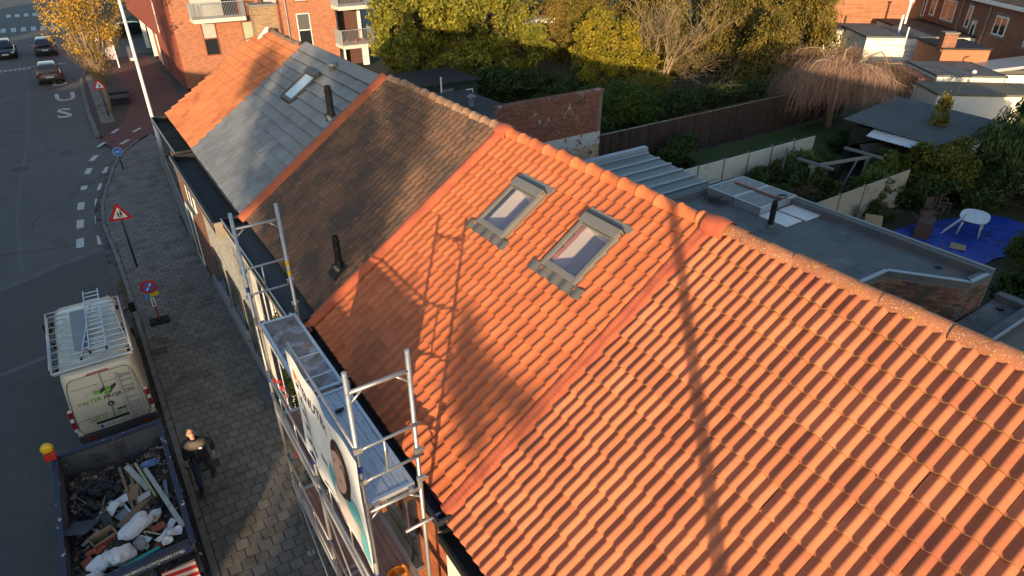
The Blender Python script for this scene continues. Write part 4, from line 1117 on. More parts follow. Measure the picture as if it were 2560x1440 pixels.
# waste: a dark heap underneath, single pieces on top
random.seed(5)
m_foil = M("black foil", (.012,.012,.014), rough=.35, var=.4, scale=3, bump=.6, bscale=9)
def hz(x, y):   # heap surface (world x,y)
    u_ = (x-CO[0]); v_ = (y-CO[1])
    return .84+.13*noise.noise(Vector((u_*1.7, v_*1.7, 3)))+.10*noise.noise(Vector((u_*4, v_*4, 7)))+.16*max(0,-v_/2)-.12*max(0,v_/2)
b = MB(); b.grid(lambda i,j: Vector((X0+.06+i*(X1-X0-.12), Y0c+.06+j*(Y1c-Y0c-.12), .15+hz(CO[0]+X0+i*(X1-X0), CO[1]+Y0c+j*(Y1c-Y0c)))), 44, 80)
heap = b.build("rubble", M("mixed rubble", (.06,.045,.035), rough=.95, var=.6, scale=8, fine=.4, bump=1, bscale=25, col2=[((.2,.07,.04),5,.58,.66),((.02,.02,.02),3,.5,.6),((.2,.18,.16),9,.66,.7)]))
heap.location = CO; tag(heap, "dark rubble and dust filling the bottom of the container", "rubble", kind='stuff')
b = MB()
for i in range(1200):
    x = random.uniform(-2.55,-.65); y = random.uniform(10.7,14.3); k = random.uniform(.012,.05)
    b.cbox((0,0,0), (k*random.uniform(.6,3),k*random.uniform(.6,2),k), Matrix.Translation((x,y,hz(x,y)+.03+k*.3)) @ Euler((random.uniform(-1,1),random.uniform(-1,1),random.uniform(0,6))).to_matrix().to_4x4())
tag(b.build("debris", M("brick and wood crumbs", (.2,.14,.11), rough=.9, var=.3, rnd=.7, hue=.04, scale=9)), "small broken crumbs of brick and wood in the container", "debris", kind='stuff')
def plank(label, p0, p1, w, t, mat, cat="plank", nm="plank", grp=None):
    p0 = Vector(p0); p1 = Vector(p1); d = p1-p0
    y_ = d.normalized(); x_ = y_.cross(Vector((0,0,1))).normalized(); z_ = x_.cross(y_)
    m = frame(x_, y_, z_).to_4x4(); m.translation = p0
    b = MB(); b.box(-w/2,w/2,0,d.length,-t/2,t/2)
    o = b.build(nm, mat, bevel=min(.006,t*.2)); o.matrix_world = m
    return tag(o, label, cat, grp)
m_w1 = M("weathered timber", (.2,.13,.085), rough=.85, var=.3, scale=4, stretch=(1,1,1)); m_w2 = M("painted timber", (.36,.36,.33), rough=.7, var=.25, scale=5, col2=((.2,.13,.08),6,.6,.7)); m_w3 = M("green-cream timber", (.35,.36,.2), rough=.8, var=.2); m_w4 = M("dark timber", (.05,.045,.04), rough=.8, var=.3)
HZ = lambda x, y, d=.05: (x, y, hz(x, y)+d)
m_foam = M("white foam bag", (.6,.6,.6), rough=.5, var=.08, bump=.5, bscale=20)
plank("long white-grey plastic pipe leaning along the container's pavement side", (-.62,10.95,1.33), (-1.05,13.35,1.08), .09, .07, m_w2, "pipe", "pipe")
plank("thick grey board at the pavement side of the container beside the long pipe", (-1.08,12.75,1.0), (-1.4,13.75,1.02), .12, .05, m_w2)
plank("narrow cream-green batten lying next to the thick grey board", (-.98,12.4,1.06), (-1.22,13.72,1.05), .05, .04, m_w3)
for k, (a, b_) in enumerate((((-1.42,12.1),(-1.55,13.9)),((-1.32,12.3),(-1.38,13.95)),((-1.22,12.45),(-1.3,13.8)))):
    plank("thin brown roof batten among the parallel battens near the container's far end", HZ(*a,.1), HZ(*b_,.16), .06, .035, m_w1, grp="brown roof battens")
plank("dark wide board standing in the middle of the container against the cardboard box", HZ(-1.75,11.2,.16), HZ(-1.98,12.6,.12), .16, .03, m_w4)
plank("old brown beam lying crosswise in the container behind the white sack", HZ(-1.75,11.98,.12), HZ(-1.05,12.55,.12), .17, .13, m_w1, "beam", "beam")
plank("short pale half-round batten in the container's middle by the black foil", HZ(-1.86,12.95,.12), HZ(-1.62,12.6,.12), .1, .06, m_w2)
plank("thin steel strip leaning across the middle of the container", HZ(-1.45,12.15,.1), HZ(-1.66,12.85,.16), .04, .01, m_aluv, "strip", "metal_strip")
plank("grey square metal sheet lying flat in the container's middle", HZ(-1.74,12.3,.12), HZ(-1.5,12.44,.12), .3, .012, m_zincg, "sheet", "metal_sheet")
plank("turquoise green board along the container tailgate", (-2.35,10.62,1.15), (-1.1,10.72,1.26), .09, .04, M("turquoise board", (.02,.25,.22), rough=.5))
plank("pale thin stick crossing the red tiles in the container", HZ(-1.0,11.1,.26), HZ(-1.3,11.35,.24), .025, .02, m_w3, "stick", "stick")
for k, (a, b_) in enumerate((((-2.2,10.8),(-2.0,11.4)),((-2.42,11.9),(-2.1,12.1)),((-2.3,12.4),(-2.0,12.0)),((-2.25,11.0),(-1.9,11.5)),((-.8,12.2),(-.75,12.9)))):
    plank("grey scrap strip lying loose at the street side of the container", HZ(*a,.12), HZ(*b_,.14), random.uniform(.03,.09), .03, random.choice([m_w2,m_w4,m_zincg]), grp="grey scrap strips")
for k in range(16):
    x = random.uniform(-2.4,-.8); y = random.uniform(11.0,13.9); a = random.gauss(.1,.7); l_ = random.uniform(.3,.9)
    x2 = min(-.68,max(-2.5,x+math.sin(a)*l_)); y2 = min(14.2,y+math.cos(a)*l_)
    plank("thin splintered wood sliver strewn over the heap in the container", HZ(x,y,.07), HZ(x2,y2,random.uniform(.06,.2)), random.uniform(.012,.04), .015, random.choice([m_w1,m_w1,m_w2,m_w3,m_w4]), "wood", "wood_sliver", "splintered wood slivers")
for k in range(9):
    x = random.uniform(-2.3,-.9); y = random.uniform(10.9,13.2); a = random.uniform(0,3)
    plank("pale broken board piece tumbled in the container heap", HZ(x,y,.1), (min(-.7,x+math.sin(a)*.3), y+math.cos(a)*.3, hz(x,y)+random.uniform(.05,.28)), random.uniform(.1,.24), .018, random.choice([m_w2,m_foam,m_w1]), "board", "board_piece", "pale broken board pieces")
plank("dark blue plastic sheet propped against the street side wall of the container", (-2.5,12.0,1.25), (-2.25,12.55,.98), .5, .02, M("dark sheet", (.03,.04,.06), rough=.5))
def sack(label, c, r, mat, nm="sack", cat="sack", rot=0, grp=None, extra=None):
    foil_ = nm == "black_foil"
    b = MB(); b.ball((0,0,0), r, 14 if foil_ else 40, 10 if foil_ else 26)
    sd_ = random.random()*50
    def crump(p):
        p = Vector(p); q = Vector((p.x/r[0],p.y/r[1],p.z/r[2]))
        k = 1+.28*noise.noise(q*1.6+Vector((sd_,0,0)))-.22*abs(noise.noise(q*2.6+Vector((0,sd_,0))))-.10*abs(noise.noise(q*6+Vector((0,0,sd_))))
        if foil_: k += random.uniform(-.22,.25)
        # flatten towards a pillow with corners
        z_ = p.z*(1-.35*min(1,(q.x*q.x+q.y*q.y)))
        c_ = 1+.18*abs(q.x*q.y)
        return (p.x*k*c_, p.y*k*c_, z_*k)
    b.v = [crump(p) for p in b.v]
    o = b.build(nm, mat, smooth=not foil_); o.location = c; o.rotation_euler = (random.uniform(-.2,.2),random.uniform(-.2,.2),rot)
    return tag(o, label, cat, grp)
m_sackw = M("white plastic sack", (.6,.6,.62), rough=.45, var=.1, scale=6, bump=.5, bscale=14, col2=((.5,.38,.05),4.2,.62,.66)); m_foam = M("white foam bag", (.6,.6,.6), rough=.5, var=.08, bump=.5, bscale=20)
sack("white sack with yellow print lying in the container's centre", HZ(-1.42,11.62,.17), (.34,.22,.13), m_sackw, rot=.6)
sack("white twisted end of a sack beside the printed sack in the container", HZ(-1.08,11.82,.16), (.16,.13,.08), m_sackw, rot=.9)
sack("big bulging white sack lit by the sun near the container tailgate", HZ(-1.75,10.98,.25), (.24,.26,.19), m_foam, rot=.2)
sack("crumpled white sack with yellow print beside the bulging sack", HZ(-2.06,11.05,.18), (.27,.2,.13), m_sackw, rot=.5)
sack("blue-white rounded bag at the street corner of the tailgate", HZ(-2.3,10.72,.2), (.26,.2,.14), m_foam, rot=.1)
sack("clear crumpled plastic bag beside the red tiles in the container", HZ(-1.42,11.2,.16), (.12,.2,.1), M("hazy plastic", (.35,.3,.28), rough=.3), rot=.4)
for k, (x, y, r) in enumerate(((-2.15,13.5,.34),(-1.75,13.75,.26),(-2.2,12.9,.3),(-1.75,13.2,.25),(-1.35,14.05,.2),(-2.3,11.5,.22),(-.95,12.2,.17))):
    sack("crumpled black foil heap among the foil at the container's far end" if y > 12.5 else "small crumpled black foil lump among the waste in the container", HZ(x,y,.06), (r,r*.8,r*.5), m_foil, "black_foil", "foil", random.random()*3, "black foil heaps" if y > 12.5 else "small black foil lumps")
sack("blue patterned cloth bundle by the far pavement corner of the container", HZ(-.95,13.75,.12), (.2,.12,.07), M("blue cloth", (.2,.28,.45), rough=.8, var=.4, scale=20), "cloth", "cloth", .2)
# cardboard box
cb = thing("cardboard_box", "open brown cardboard box with red printed end in the container", "box", HZ(-2.02,11.75,.16), .35)
m_card = M("cardboard", (.3,.22,.14), rough=.85, var=.15, scale=4)
for bb in ((-.22,-.21,-.14,.14,-.12,.12),(.21,.22,-.14,.14,-.12,.12),(-.21,.21,.13,.14,-.12,.12),(-.21,.21,-.14,-.13,-.12,.12),(-.21,.21,-.13,.13,-.12,-.11)):
    MB().box(*bb).build("panel", m_card, cb)
MB().box(-.21,.215,-.148,-.142,-.12,.06).build("printed_end", M("red print", (.4,.06,.04), rough=.6), cb)
rtext("TELLO", -.12, -.06, .1, M("cream print", (.6,.55,.42)), cb, -.15)
# broken roof tiles
m_bt = M("broken red tile", (.33,.085,.045), rough=.8, var=.2, scale=7)
for k, (x, y, a, t_) in enumerate(((-1.05,11.3,.25,.5),(-.98,11.0,.9,.4),(-1.1,10.85,.1,.3),(-.85,10.95,1.3,.6),(-2.3,11.15,.3,.2),(-2.05,11.4,.8,.5),(-1.55,10.68,.2,.2),(-2.15,11.5,1.5,.7))):
    b = MB(); pr = prof_ribs(.26 if k == 0 else random.uniform(.12,.22), 3, .02); n = len(pr); l_ = .2 if k == 0 else random.uniform(.14,.3)
    b.add([(p_[0]-.1,0,p_[1]) for p_ in pr]+[(p_[0]-.1,l_,p_[1]) for p_ in pr]+[(p_[0]-.1,0,-.03) for p_ in pr]+[(p_[0]-.1,l_,-.03) for p_ in pr], [(i,i+1,n+i+1,n+i) for i in range(n-1)]+[(2*n+i,2*n+i+1,i+1,i) for i in range(n-1)]+[(n+i,n+i+1,3*n+i+1,3*n+i) for i in range(n-1)]+[(0,n,3*n,2*n),(n-1,3*n-1,4*n-1,2*n-1)])
    o = b.build("roof_tile_piece", m_bt); o.location = HZ(x,y,.2); o.rotation_euler = (random.uniform(-.4,.4), t_-.4, a)
    tag(o, "large unbroken red ribbed roof tile lying on the waste in the container" if k == 0 else "broken piece of red roof tile near the container tailgate", "roof tile", None if k == 0 else "broken red tile pieces")
for k, (x, y, a, s_) in enumerate(((-1.0,10.98,.4,.22),(-.78,10.92,-.3,.2),(-.95,10.72,.2,.14))):
    b = MB(); b.grid(lambda i,j: Vector(((i-.5)*s_*1.3, (j-.5)*s_, .05*math.sin(i*5+k)*math.sin(j*4)+.04*i)), 8, 8)
    o = b.build("insulation_scrap", m_foam, smooth=True); o.location = HZ(x,y,.34); o.rotation_euler = (.3*(k-1), .2, a); m = o.modifiers.new("s",'SOLIDIFY'); m.thickness = .012
    tag(o, "bent scrap of white foil insulation near the pavement corner of the tailgate", "insulation", "white insulation scraps")

# ---------- signs
m_pole = M("dark green pole", (.03,.055,.05), rough=.5, var=.2)
m_sred = M("sign red", (.5,.02,.02), rough=.4); m_sblue = M("sign blue", (.01,.16,.55), rough=.4); m_swhite = M("sign white", (.72,.72,.72), rough=.45); m_sblk = M("sign black", (.02,.02,.02), rough=.5)
def flat_poly(name, pts, y, mat, parent, t=.004):
    b = MB(); b.prism([(x, y, z) for x, z in pts], (0, -t, 0)); return b.build(name, mat, parent)
def rtri(w, z, r=.06, n=4):
    h = w*.866; pts = []
    for (cx, cz, a0) in ((0, z+h*.667-2*r, 30), (-w/2+r*1.732, z-h*.333+r, 150), (w/2-r*1.732, z-h*.333+r, 270)):
        for k in range(n): a = rad(a0+120*k/(n-1)); pts.append((cx+r*math.cos(a), cz+r*math.sin(a)))
    return pts
def circ(cx, cz, r, n=26): return [(cx+r*math.cos(2*math.pi*k/n), cz+r*math.sin(2*math.pi*k/n)) for k in range(n)]
def tri_sign(label, loc, zc, w, rz, kids=True):
    t = thing("road_sign", label, "road sign", loc, rz)
    MB().tube([(0,0,0),(0,0,zc+.1)], .042, 10).build("pole", m_pole, t, smooth=True)
    p = flat_poly("plate", rtri(w, zc), -.05, m_sred, t, .02)
    flat_poly("field", rtri(w*.62, zc-.005, .02), -.0715, m_swhite, p)
    if kids:
        for cx, s_ in ((-.045,.85),(.05,1.1)):
            z0 = zc-.1
            flat_poly("pictogram", circ(cx, z0+.2*s_, .026*s_, 12), -.077, m_sblk, p)
            flat_poly("pictogram", [(cx-.03*s_,z0+.07*s_),(cx+.035*s_,z0+.07*s_),(cx+.02*s_,z0+.18*s_),(cx-.02*s_,z0+.18*s_)], -.077, m_sblk, p)
            for d in (-1,1): flat_poly("pictogram", [(cx-.01,z0+.08*s_),(cx+.012,z0+.08*s_),(cx+d*.04*s_+.008,z0-.02),(cx+d*.04*s_-.012,z0-.02)], -.0775, m_sblk, p)
            flat_poly("pictogram", [(cx+.0,z0+.165*s_),(cx+.06*s_,z0+.1*s_),(cx+.05*s_,z0+.085*s_),(cx-.01,z0+.14*s_)], -.078, m_sblk, p)
    else:
        flat_poly("pictogram", [(-.035,zc-.12),(.035,zc-.12),(.035,zc+.06),(0,zc+.14),(-.035,zc+.06)], -.077, m_sblk, p)
        flat_poly("pictogram", [(-.03,zc-.02),(-.03,zc-.05),(.1,zc-.05),(.1,zc-.02)], -.078, m_sblk, p)
    b = MB(); b.box(-.06,.06,-.05,-.03,zc-.1,zc-.06); b.box(-.06,.06,-.05,-.03,zc+.05,zc+.09); b.build("clamp", m_zincg, t)
    return t
tri_sign("red triangular road sign with children on a dark pole at the kerb", (.15,26.56,0), 2.22, .82, -.12)
tri_sign("red triangular junction road sign beside the bench and the yellow tree", (1.53,51.2,0), 2.02, .82, -.05, False)
t = thing("road_sign", "round blue cycle path road sign on a short dark pole", "road sign", (1.06,38.9,0), -.1)
MB().tube([(0,0,0),(0,0,1.1)], .035, 10).build("pole", m_pole, t, smooth=True)
p = flat_poly("plate", circ(0,1.02,.235), -.04, m_swhite, t, .02); flat_poly("field", circ(0,1.02,.215), -.0615, m_sblue, p)
for cx in (-.08,.08):
    MB().tube([(cx+.055*math.cos(a*.5),-.068,1.0+.055*math.sin(a*.5)) for a in range(14)], .009, 5).build("pictogram", m_swhite, p)
MB().tube([(-.08,-.068,1.0),(-.03,-.068,1.07),(.05,-.068,1.07),(.0,-.068,1.0),(-.03,-.068,1.07)], .008, 5).tube([(.08,-.068,1.0),(.05,-.068,1.08),(.08,-.068,1.1)], .008, 5).build("pictogram", m_swhite, p)
t = thing("road_sign", "temporary no parking sign with white arrow plate on a red post in a rubber foot", "road sign", (.25,21.75,0), -.05)
b = MB(); b.prism([(-.3,-.2,0),(.3,-.2,0),(.3,.2,0),(-.3,.2,0)], (0,0,.09)); b.box(-.1,.1,-.1,.1,.09,.14); b.build("foot", M("recycled rubber", (.02,.02,.022), rough=.9, bump=.5), t, bevel=.02)
MB().box(-.025,.025,-.025,.025,.1,1.35).build("pole", M("red white post", (.42,.05,.03), rough=.5, var=.2), t)
p = flat_poly("plate", circ(0,1.38,.235), -.03, m_sred, t, .018); flat_poly("field", circ(0,1.38,.165), -.0505, m_sblue, p)
def bar(a, l, w, y, mat, nm):
    c, s_ = math.cos(rad(a)), math.sin(rad(a))
    return flat_poly(nm, [(c*l-s_*-w, 1.38+s_*l+c*-w), (c*l-s_*w, 1.38+s_*l+c*w), (-c*l-s_*w, 1.38-s_*l+c*w), (-c*l-s_*-w, 1.38-s_*l+c*-w)], y, mat, p)
bar(-35, .17, .024, -.058, m_sred, "bar"); bar(55, .14, .022, -.0555, m_swhite, "faded_stripe")
q = flat_poly("date_plate", [(-.22,.96),(.02,.96),(.02,1.12),(-.22,1.12)], -.03, m_sblue, t, .01)
for k, s_ in enumerate(("VAN","TOT","UUR")): rtext(s_, -.2, 1.07-k*.05, .05, m_swhite, q, -.042)
flat_poly("sticker", [(-.05,.98),(.24,1.03),(.24,1.16),(-.05,1.12)], -.034, M("yellow sticker", (.55,.48,.03), rough=.5, var=.3, scale=30), t, .012)
q = flat_poly("arrow_plate", [(-.06,.62),(.06,.62),(.06,.95),(-.06,.95)], -.034, m_swhite, t, .01)
flat_poly("arrow", [(-.014,.72),(-.014,.92),(.014,.92),(.014,.72)], -.045, m_sblk, q); flat_poly("arrow", [(0,.65),(-.035,.72),(.035,.72)], -.045, m_sblk, q)

# ---------- street lamps
m_lampw = M("pale grey lamp post", (.62,.63,.62), rough=.45, var=.1, scale=4)
def lamp_post(label, loc, rz, hgt=10.6, k=1.0):
    t = thing("street_lamp", label, "street lamp", loc, rz)
    MB().tube([(0,0,0),(0,0,1.2),(0,0,1.25),(0,0,hgt)], [.11*k,.11*k,.095*k,.065*k], 14).build("post", m_lampw, t, smooth=True)
    MB().box(.09,.115,-.05,.05,.5,.9).build("hatch", m_lampw, t, bevel=.005)
    MB().lathe([(.2,0),(.2,.03),(.13,.05)], (0,0,0), 14).build("foot", m_zincg, t)
    MB().tube([(0,0,hgt),(.15,0,hgt+.25),(.6,0,hgt+.4),(1.4,0,hgt+.5)], .04, 8).build("arm", m_lampw, t, smooth=True)
    MB().ball((1.75,0,hgt+.52), (.42,.16,.08), 16, 8).build("lamp_head", m_zincg, t, smooth=True)
    return t
lamp_post("tall pale grey street lamp at the corner of the end house railing", (3.22,40.4,0), rad(180))
lamp_post("tall pale street lamp at the kerb whose shadow crosses the old orange roof", (-.16,-3.12,0), rad(180), 11.8, .95)

# ---------- cars
def car(label, loc, rz, paint, L_=4.35, w=.88, h=1.5, suv=False, lit=False):
    t = thing("car", label, "car", loc, rz)
    b = MB(); belt = .92 if not suv else 1.02
    secs = [(-L_/2,ring(w-.18,.35,.72,.1,.12,.06)),(-L_/2+.06,ring(w-.08,.28,.84,.1,.12,.05)),(-L_/2+.35,ring(w,.24,belt-.02,.1,.14,.06)),(-.4,ring(w,.22,belt,.1,.12,.05)),(.5,ring(w,.22,belt,.1,.12,.05)),(L_/2-.9,ring(w-.01,.24,belt-.06,.1,.14,.08)),(L_/2-.25,ring(w-.05,.26,belt-.2,.1,.16,.1)),(L_/2,ring(w-.2,.36,belt-.35,.1,.1,.06))]
    loft(b, secs); b.build("body", paint, t, smooth=True).modifiers.new("e",'EDGE_SPLIT').split_angle = rad(50)
    b = MB(); rr = -L_/2+(.12 if suv else .3)
    secs = [(rr,ring(w-.14,belt-.06,belt+.06,.03,.05,.02)),(rr+.28,ring(w-.12,belt-.06,h-.1,.03,.14,.16)),(rr+.6,ring(w-.11,belt-.06,h-.01,.03,.16,.17)),(.0,ring(w-.11,belt-.06,h,.03,.16,.17)),(.45,ring(w-.11,belt-.06,h-.06,.03,.16,.17)),(1.15,ring(w-.1,belt-.06,belt+.05,.03,.05,.03))]
    loft(b, secs); b.build("cabin", paint, t, smooth=True)
    # glass
    for s in (-1,1):
        b = MB(); x0, x1 = s*(w-.095), s*(w-.245)
        b.poly([(x0,rr+.35,belt+.03),(x0,.85,belt+.03),(x1,.38,h-.12),(x1,rr+.55,h-.12)]); b.build("side_window", m_glassd, t)
        wheel(t, s*(w-.08), L_/2-.85, .32, .2, s); wheel(t, s*(w-.08), -L_/2+.8, .32, .2, s)
        b = MB(); b.cbox((s*(w+.07),.72,belt+.05),(.2,.12,.13)); b.build("mirror", paint, t, bevel=.03)
        b = MB(); b.ball((s*(w-.27),L_/2-.13,belt-.32), (.17,.12,.08), 10, 6); b.build("headlight", M("bright headlight", (.8,.8,.8), rough=.2, emit=((1,.95,.85),6)) if lit and s > 0 else m_whl, t, smooth=True)
        b = MB(); b.cbox((s*(w-.22),-L_/2+.02,belt-.1),(.34,.12,.15)); b.build("tail_light", m_redl, t, bevel=.03)
    b = MB(); b.poly([(-w+.26,rr+.02,belt+.07),(w-.26,rr+.02,belt+.07),(w-.36,rr+.24,h-.14),(-w+.36,rr+.24,h-.14)]); o = b.build("rear_window", m_glassd, t)
    b = MB(); b.poly([(-w+.22,1.14,belt+.08),(w-.22,1.14,belt+.08),(w-.34,.55,h-.07),(-w+.34,.55,h-.07)]); b.build("windscreen", m_glassd, t)
    b = MB(); b.box(-.26,.26,-L_/2-.03,-L_/2+.05,.56,.67); b.build("number_plate", m_swhite, t)
    b = MB(); b.box(-.26,.26,L_/2-.05,L_/2+.015,.42,.53); b.build("number_plate", m_swhite, t)
    b = MB(); b.box(-w+.12,w-.12,-L_/2-.02,-L_/2+.12,.3,.45); b.box(-w+.2,w-.2,L_/2-.12,L_/2+.0,.28,.38); b.build("bumper", BLACK_PLASTIC, t, bevel=.02)
    return t
cp = lambda n, c: M(n, c, rough=.3, var=.05, metal=.3, coat=.7)
car("bronze hatchback seen from behind, on the bus lane past the BUS lettering", (-1.2,66.5,-.12), 0, cp("bronze car paint", (.14,.1,.065)))
car("dark blue estate car ahead of the bronze hatchback on the road", (-1.05,80.2,-.12), -.02, cp("dark blue car paint", (.03,.035,.05)), suv=True, h=1.55)
car("black oncoming car with a headlight on, in the opposite lane", (-4.3,80.5,-.12), rad(180), cp("black car paint", (.015,.015,.018)), lit=True)
car("black car parked in the side street beyond the street tree", (7.6,86.5,-.12), rad(-82), cp("black car paint", (.015,.015,.018)))
car("dark car parked beneath the columns beside the apartment building", (11.5,79.6,-.12), rad(-80), cp("dark green car paint", (.015,.02,.018)))

# slatted benches around the tree
for k, (x, y) in enumerate(((2.55,54.6),(2.75,56.6))):
    t = thing("bench", ("square dark slatted bench on the pavement, the one closer to the terrace" if k == 0 else "square dark slatted bench on the pavement, the one closer to the yellow tree"), "bench", (x,y,0), -.1)
    for i in range(9): MB().box(-.75+i*.168,-.75+i*.168+.135,-.65,.65,.42,.47).build("slat", M("dark bench slat", (.035,.033,.033), rough=.7, var=.2), t)
    b = MB(); b.box(-.65,.65,-.55,.55,0,.42); b.build("base", M("bench base", (.02,.02,.02), rough=.8), t)
# advertising pillar behind the tree
t = thing("advertising_panel", "white framed advertising panel standing behind the yellow street tree", "panel", (3.4,68.3,0), -.25)
for s in (-1,1): MB().box(s*.62-.05,s*.62+.05,-.06,.06,0,2.6).build("post", WHITE_PAINT, t)
MB().box(-.57,.57,-.05,.05,.7,2.5).build("poster", M("colourful poster", (.5,.45,.5), rough=.5, var=.5, scale=5, col2=((.35,.08,.1),3.5,.58,.62)), t)
for k, (x, y) in enumerate(((8.4,72.5),(9.6,74.0))):
    t = thing("bollard" if k else "electric_cabinet", "pale slim cabinet on the corner by the side street" if not k else "white bollard near the apartment columns", "cabinet" if not k else "bollard", (5.4+k*2.5,71.0+k*2.2,0))
    MB().box(-.25+.1*k,.25-.1*k,-.2,.2,0,1.2-.3*k).build("body", WHITE_PAINT, t, bevel=.02); MB().box(-.28+.1*k,.28-.1*k,-.23,.23,1.2-.3*k,1.25-.3*k).build("lid", m_zincg, t)
# ================================================================ the man on the pavement
def skin_body(name, verts, edges, radii, mat, parent, root=0, sub=2):
    me = bpy.data.meshes.new(name); me.from_pydata(verts, edges, [])
    o = link(name, me, parent); me.materials.append(mat)
    o.modifiers.new("skin",'SKIN').use_smooth_shade = True
    for v, r in zip(me.skin_vertices[0].data, radii):
        v.radius = r if isinstance(r, tuple) else (r, r)
    me.skin_vertices[0].data[root].use_root = True
    s = o.modifiers.new("sub",'SUBSURF'); s.levels = sub; s.render_levels = sub
    return o
man = thing("person", "man in a black and tan work jacket and jeans walking on the pavement, looking up", "person", (.05,13.3,0), rad(-14))
m_skin = M("skin", (.5,.27,.18), rough=.55, var=.1, scale=20); m_jean = M("dark jeans", (.03,.045,.075), rough=.9, var=.2, scale=30); m_jack = M("black jacket", (.014,.015,.02), rough=.8, var=.25, scale=14, bump=.4, bscale=30); m_tan = M("tan jacket yoke", (.12,.10,.08), rough=.85, var=.15, scale=20); m_hair = M("grey brown hair", (.09,.07,.055), rough=.9, var=.3, scale=60)  # yoke tan darkened to stand in for shade on the chest
# facing -Y, x = his left is +X ; one body mesh (legs, trunk, arms as jacketed shape) plus clothes as children
V = [(0,0,.93),                       # 0 pelvis
     (0,-.01,1.08),(0,-.03,1.26),(0,-.04,1.40),(0,-.05,1.49),            # 1-4 spine to neck base
     (-.1,-.02,.90),(-.115,-.20,.52),(-.12,-.24,.10),(-.12,-.36,.045),   # 5-8 right leg stepping forward
     (.1,.02,.90),(.11,.12,.50),(.115,.34,.16),(.115,.30,.05),           # 9-12 left leg behind
     (-.2,-.03,1.41),(-.27,.02,1.15),(-.27,-.10,.93),                    # 13-15 right arm
     (.2,-.03,1.41),(.31,.10,1.2),(.33,.02,.98)]                         # 16-18 left arm swung back
Ed = [(0,1),(1,2),(2,3),(3,4),(0,5),(5,6),(6,7),(7,8),(0,9),(9,10),(10,11),(11,12),(3,13),(13,14),(14,15),(3,16),(16,17),(17,18)]
Rd = [(.15,.11),(.155,.115),(.17,.125),(.155,.11),(.065,.065),.095,.07,.05,.05,.095,.07,.05,.05,.085,.068,.052,.085,.068,.052]
body = skin_body("body", V, Ed, Rd, m_jack, man)
# trousers over the legs
skin_body("jeans", [V[0],V[5],V[6],(V[7][0],V[7][1],.13),V[9],V[10],(V[11][0],V[11][1]-.02,.17)], [(0,1),(1,2),(2,3),(0,4),(4,5),(5,6)], [(.155,.12),.105,.082,.066,.105,.082,.066], m_jean, man)
for (x, y, tl) in ((-.12,-.28,0),(.115,.3,.75)):
    b = MB(); Mx = Matrix.Translation((x,y,.055 if tl == 0 else .1)) @ Matrix.Rotation(tl,4,'X'); b.ball((0,-.04,0), (.052,.14,.055), 12, 8, M=Mx); b.build("shoe", M("dark shoe", (.03,.025,.02), rough=.7), man, smooth=True)
# jacket: hem over the hips, tan yoke on the shoulders, collar
b = MB(); prof = [(.205,.84),(.21,.95),(.20,1.08),(.205,1.25),(.2,1.36)]
n = 20; vs = []
for r, z in prof:
    for k in range(n): a = 2*math.pi*k/n; vs.append((r*math.cos(a)*1.05, r*.72*math.sin(a)-.02-.03*(z-.84), z+.012*math.sin(3*a+z*9)))
b.add(vs, [(i*n+k,i*n+(k+1)%n,(i+1)*n+(k+1)%n,(i+1)*n+k) for i in range(len(prof)-1) for k in range(n)]); b.build("jacket", m_jack, man, smooth=True)
b = MB(); prof = [(.222,.155,1.29),(.245,.165,1.38),(.225,.15,1.44),(.15,.11,1.485),(.095,.085,1.50)]
vs = []
for rx, ry, z in prof:
    for k in range(n): a = 2*math.pi*k/n; vs.append((rx*math.cos(a), ry*math.sin(a)-.045, z-.02*abs(math.cos(a))))
b.add(vs, [(i*n+k,i*n+(k+1)%n,(i+1)*n+(k+1)%n,(i+1)*n+k) for i in range(len(prof)-1) for k in range(n)]); b.build("jacket_yoke", m_tan, man, smooth=True)
b = MB(); vs = []
for rr, z in ((.085,1.46),(.098,1.50),(.092,1.535)):
    for k in range(n): a = 2*math.pi*k/n; vs.append((rr*math.cos(a), rr*.95*math.sin(a)-.055, z+.015*math.sin(a)))
b.add(vs, [(i*n+k,i*n+(k+1)%n,(i+1)*n+(k+1)%n,(i+1)*n+k) for i in range(2) for k in range(n)]); b.build("collar", m_jack, man, smooth=True)
MB().tube([(0,-.185,1.32),(0,-.175,1.18),(0,-.165,.9)], .008, 5).build("zip", m_tan, man)
MB().box(.09,.16,-.215,-.2,1.30,1.35).build("badge", WHITE_PAINT, man)
# head turned to his left and tilted up
HM = Matrix.Translation((0,-.07,1.565)) @ Matrix.Rotation(rad(22),4,'Z') @ Matrix.Rotation(rad(-26),4,'X')
b = MB(); b.ball((0,0,.10), (.077,.098,.122), 22, 16)
def hs(p):
    x, y, z = p; z0 = z-.10
    if z0 < -.02: x *= 1-.25*min(1,(-z0-.02)/.1); 
    if y < 0 and z0 < 0: y -= .008
    return HM @ Vector((x,y,z))
b.v = [tuple(hs(p)) for p in b.v]
b.tube([HM @ Vector((0,.02,.03)), Vector((0,-.045,1.47))], [.05,.058], 12)
hd = b.build("head", m_skin, man, smooth=True)
b = MB(); b.add([HM @ Vector(p) for p in ((-.012,-.098,.125),(.012,-.098,.125),(.02,-.098,.075),(-.02,-.098,.075),(0,-.13,.08),(0,-.1,.13))], [(5,0,4),(5,4,1),(0,3,4),(1,4,2),(2,4,3)]); b.build("nose", m_skin, hd, smooth=True)
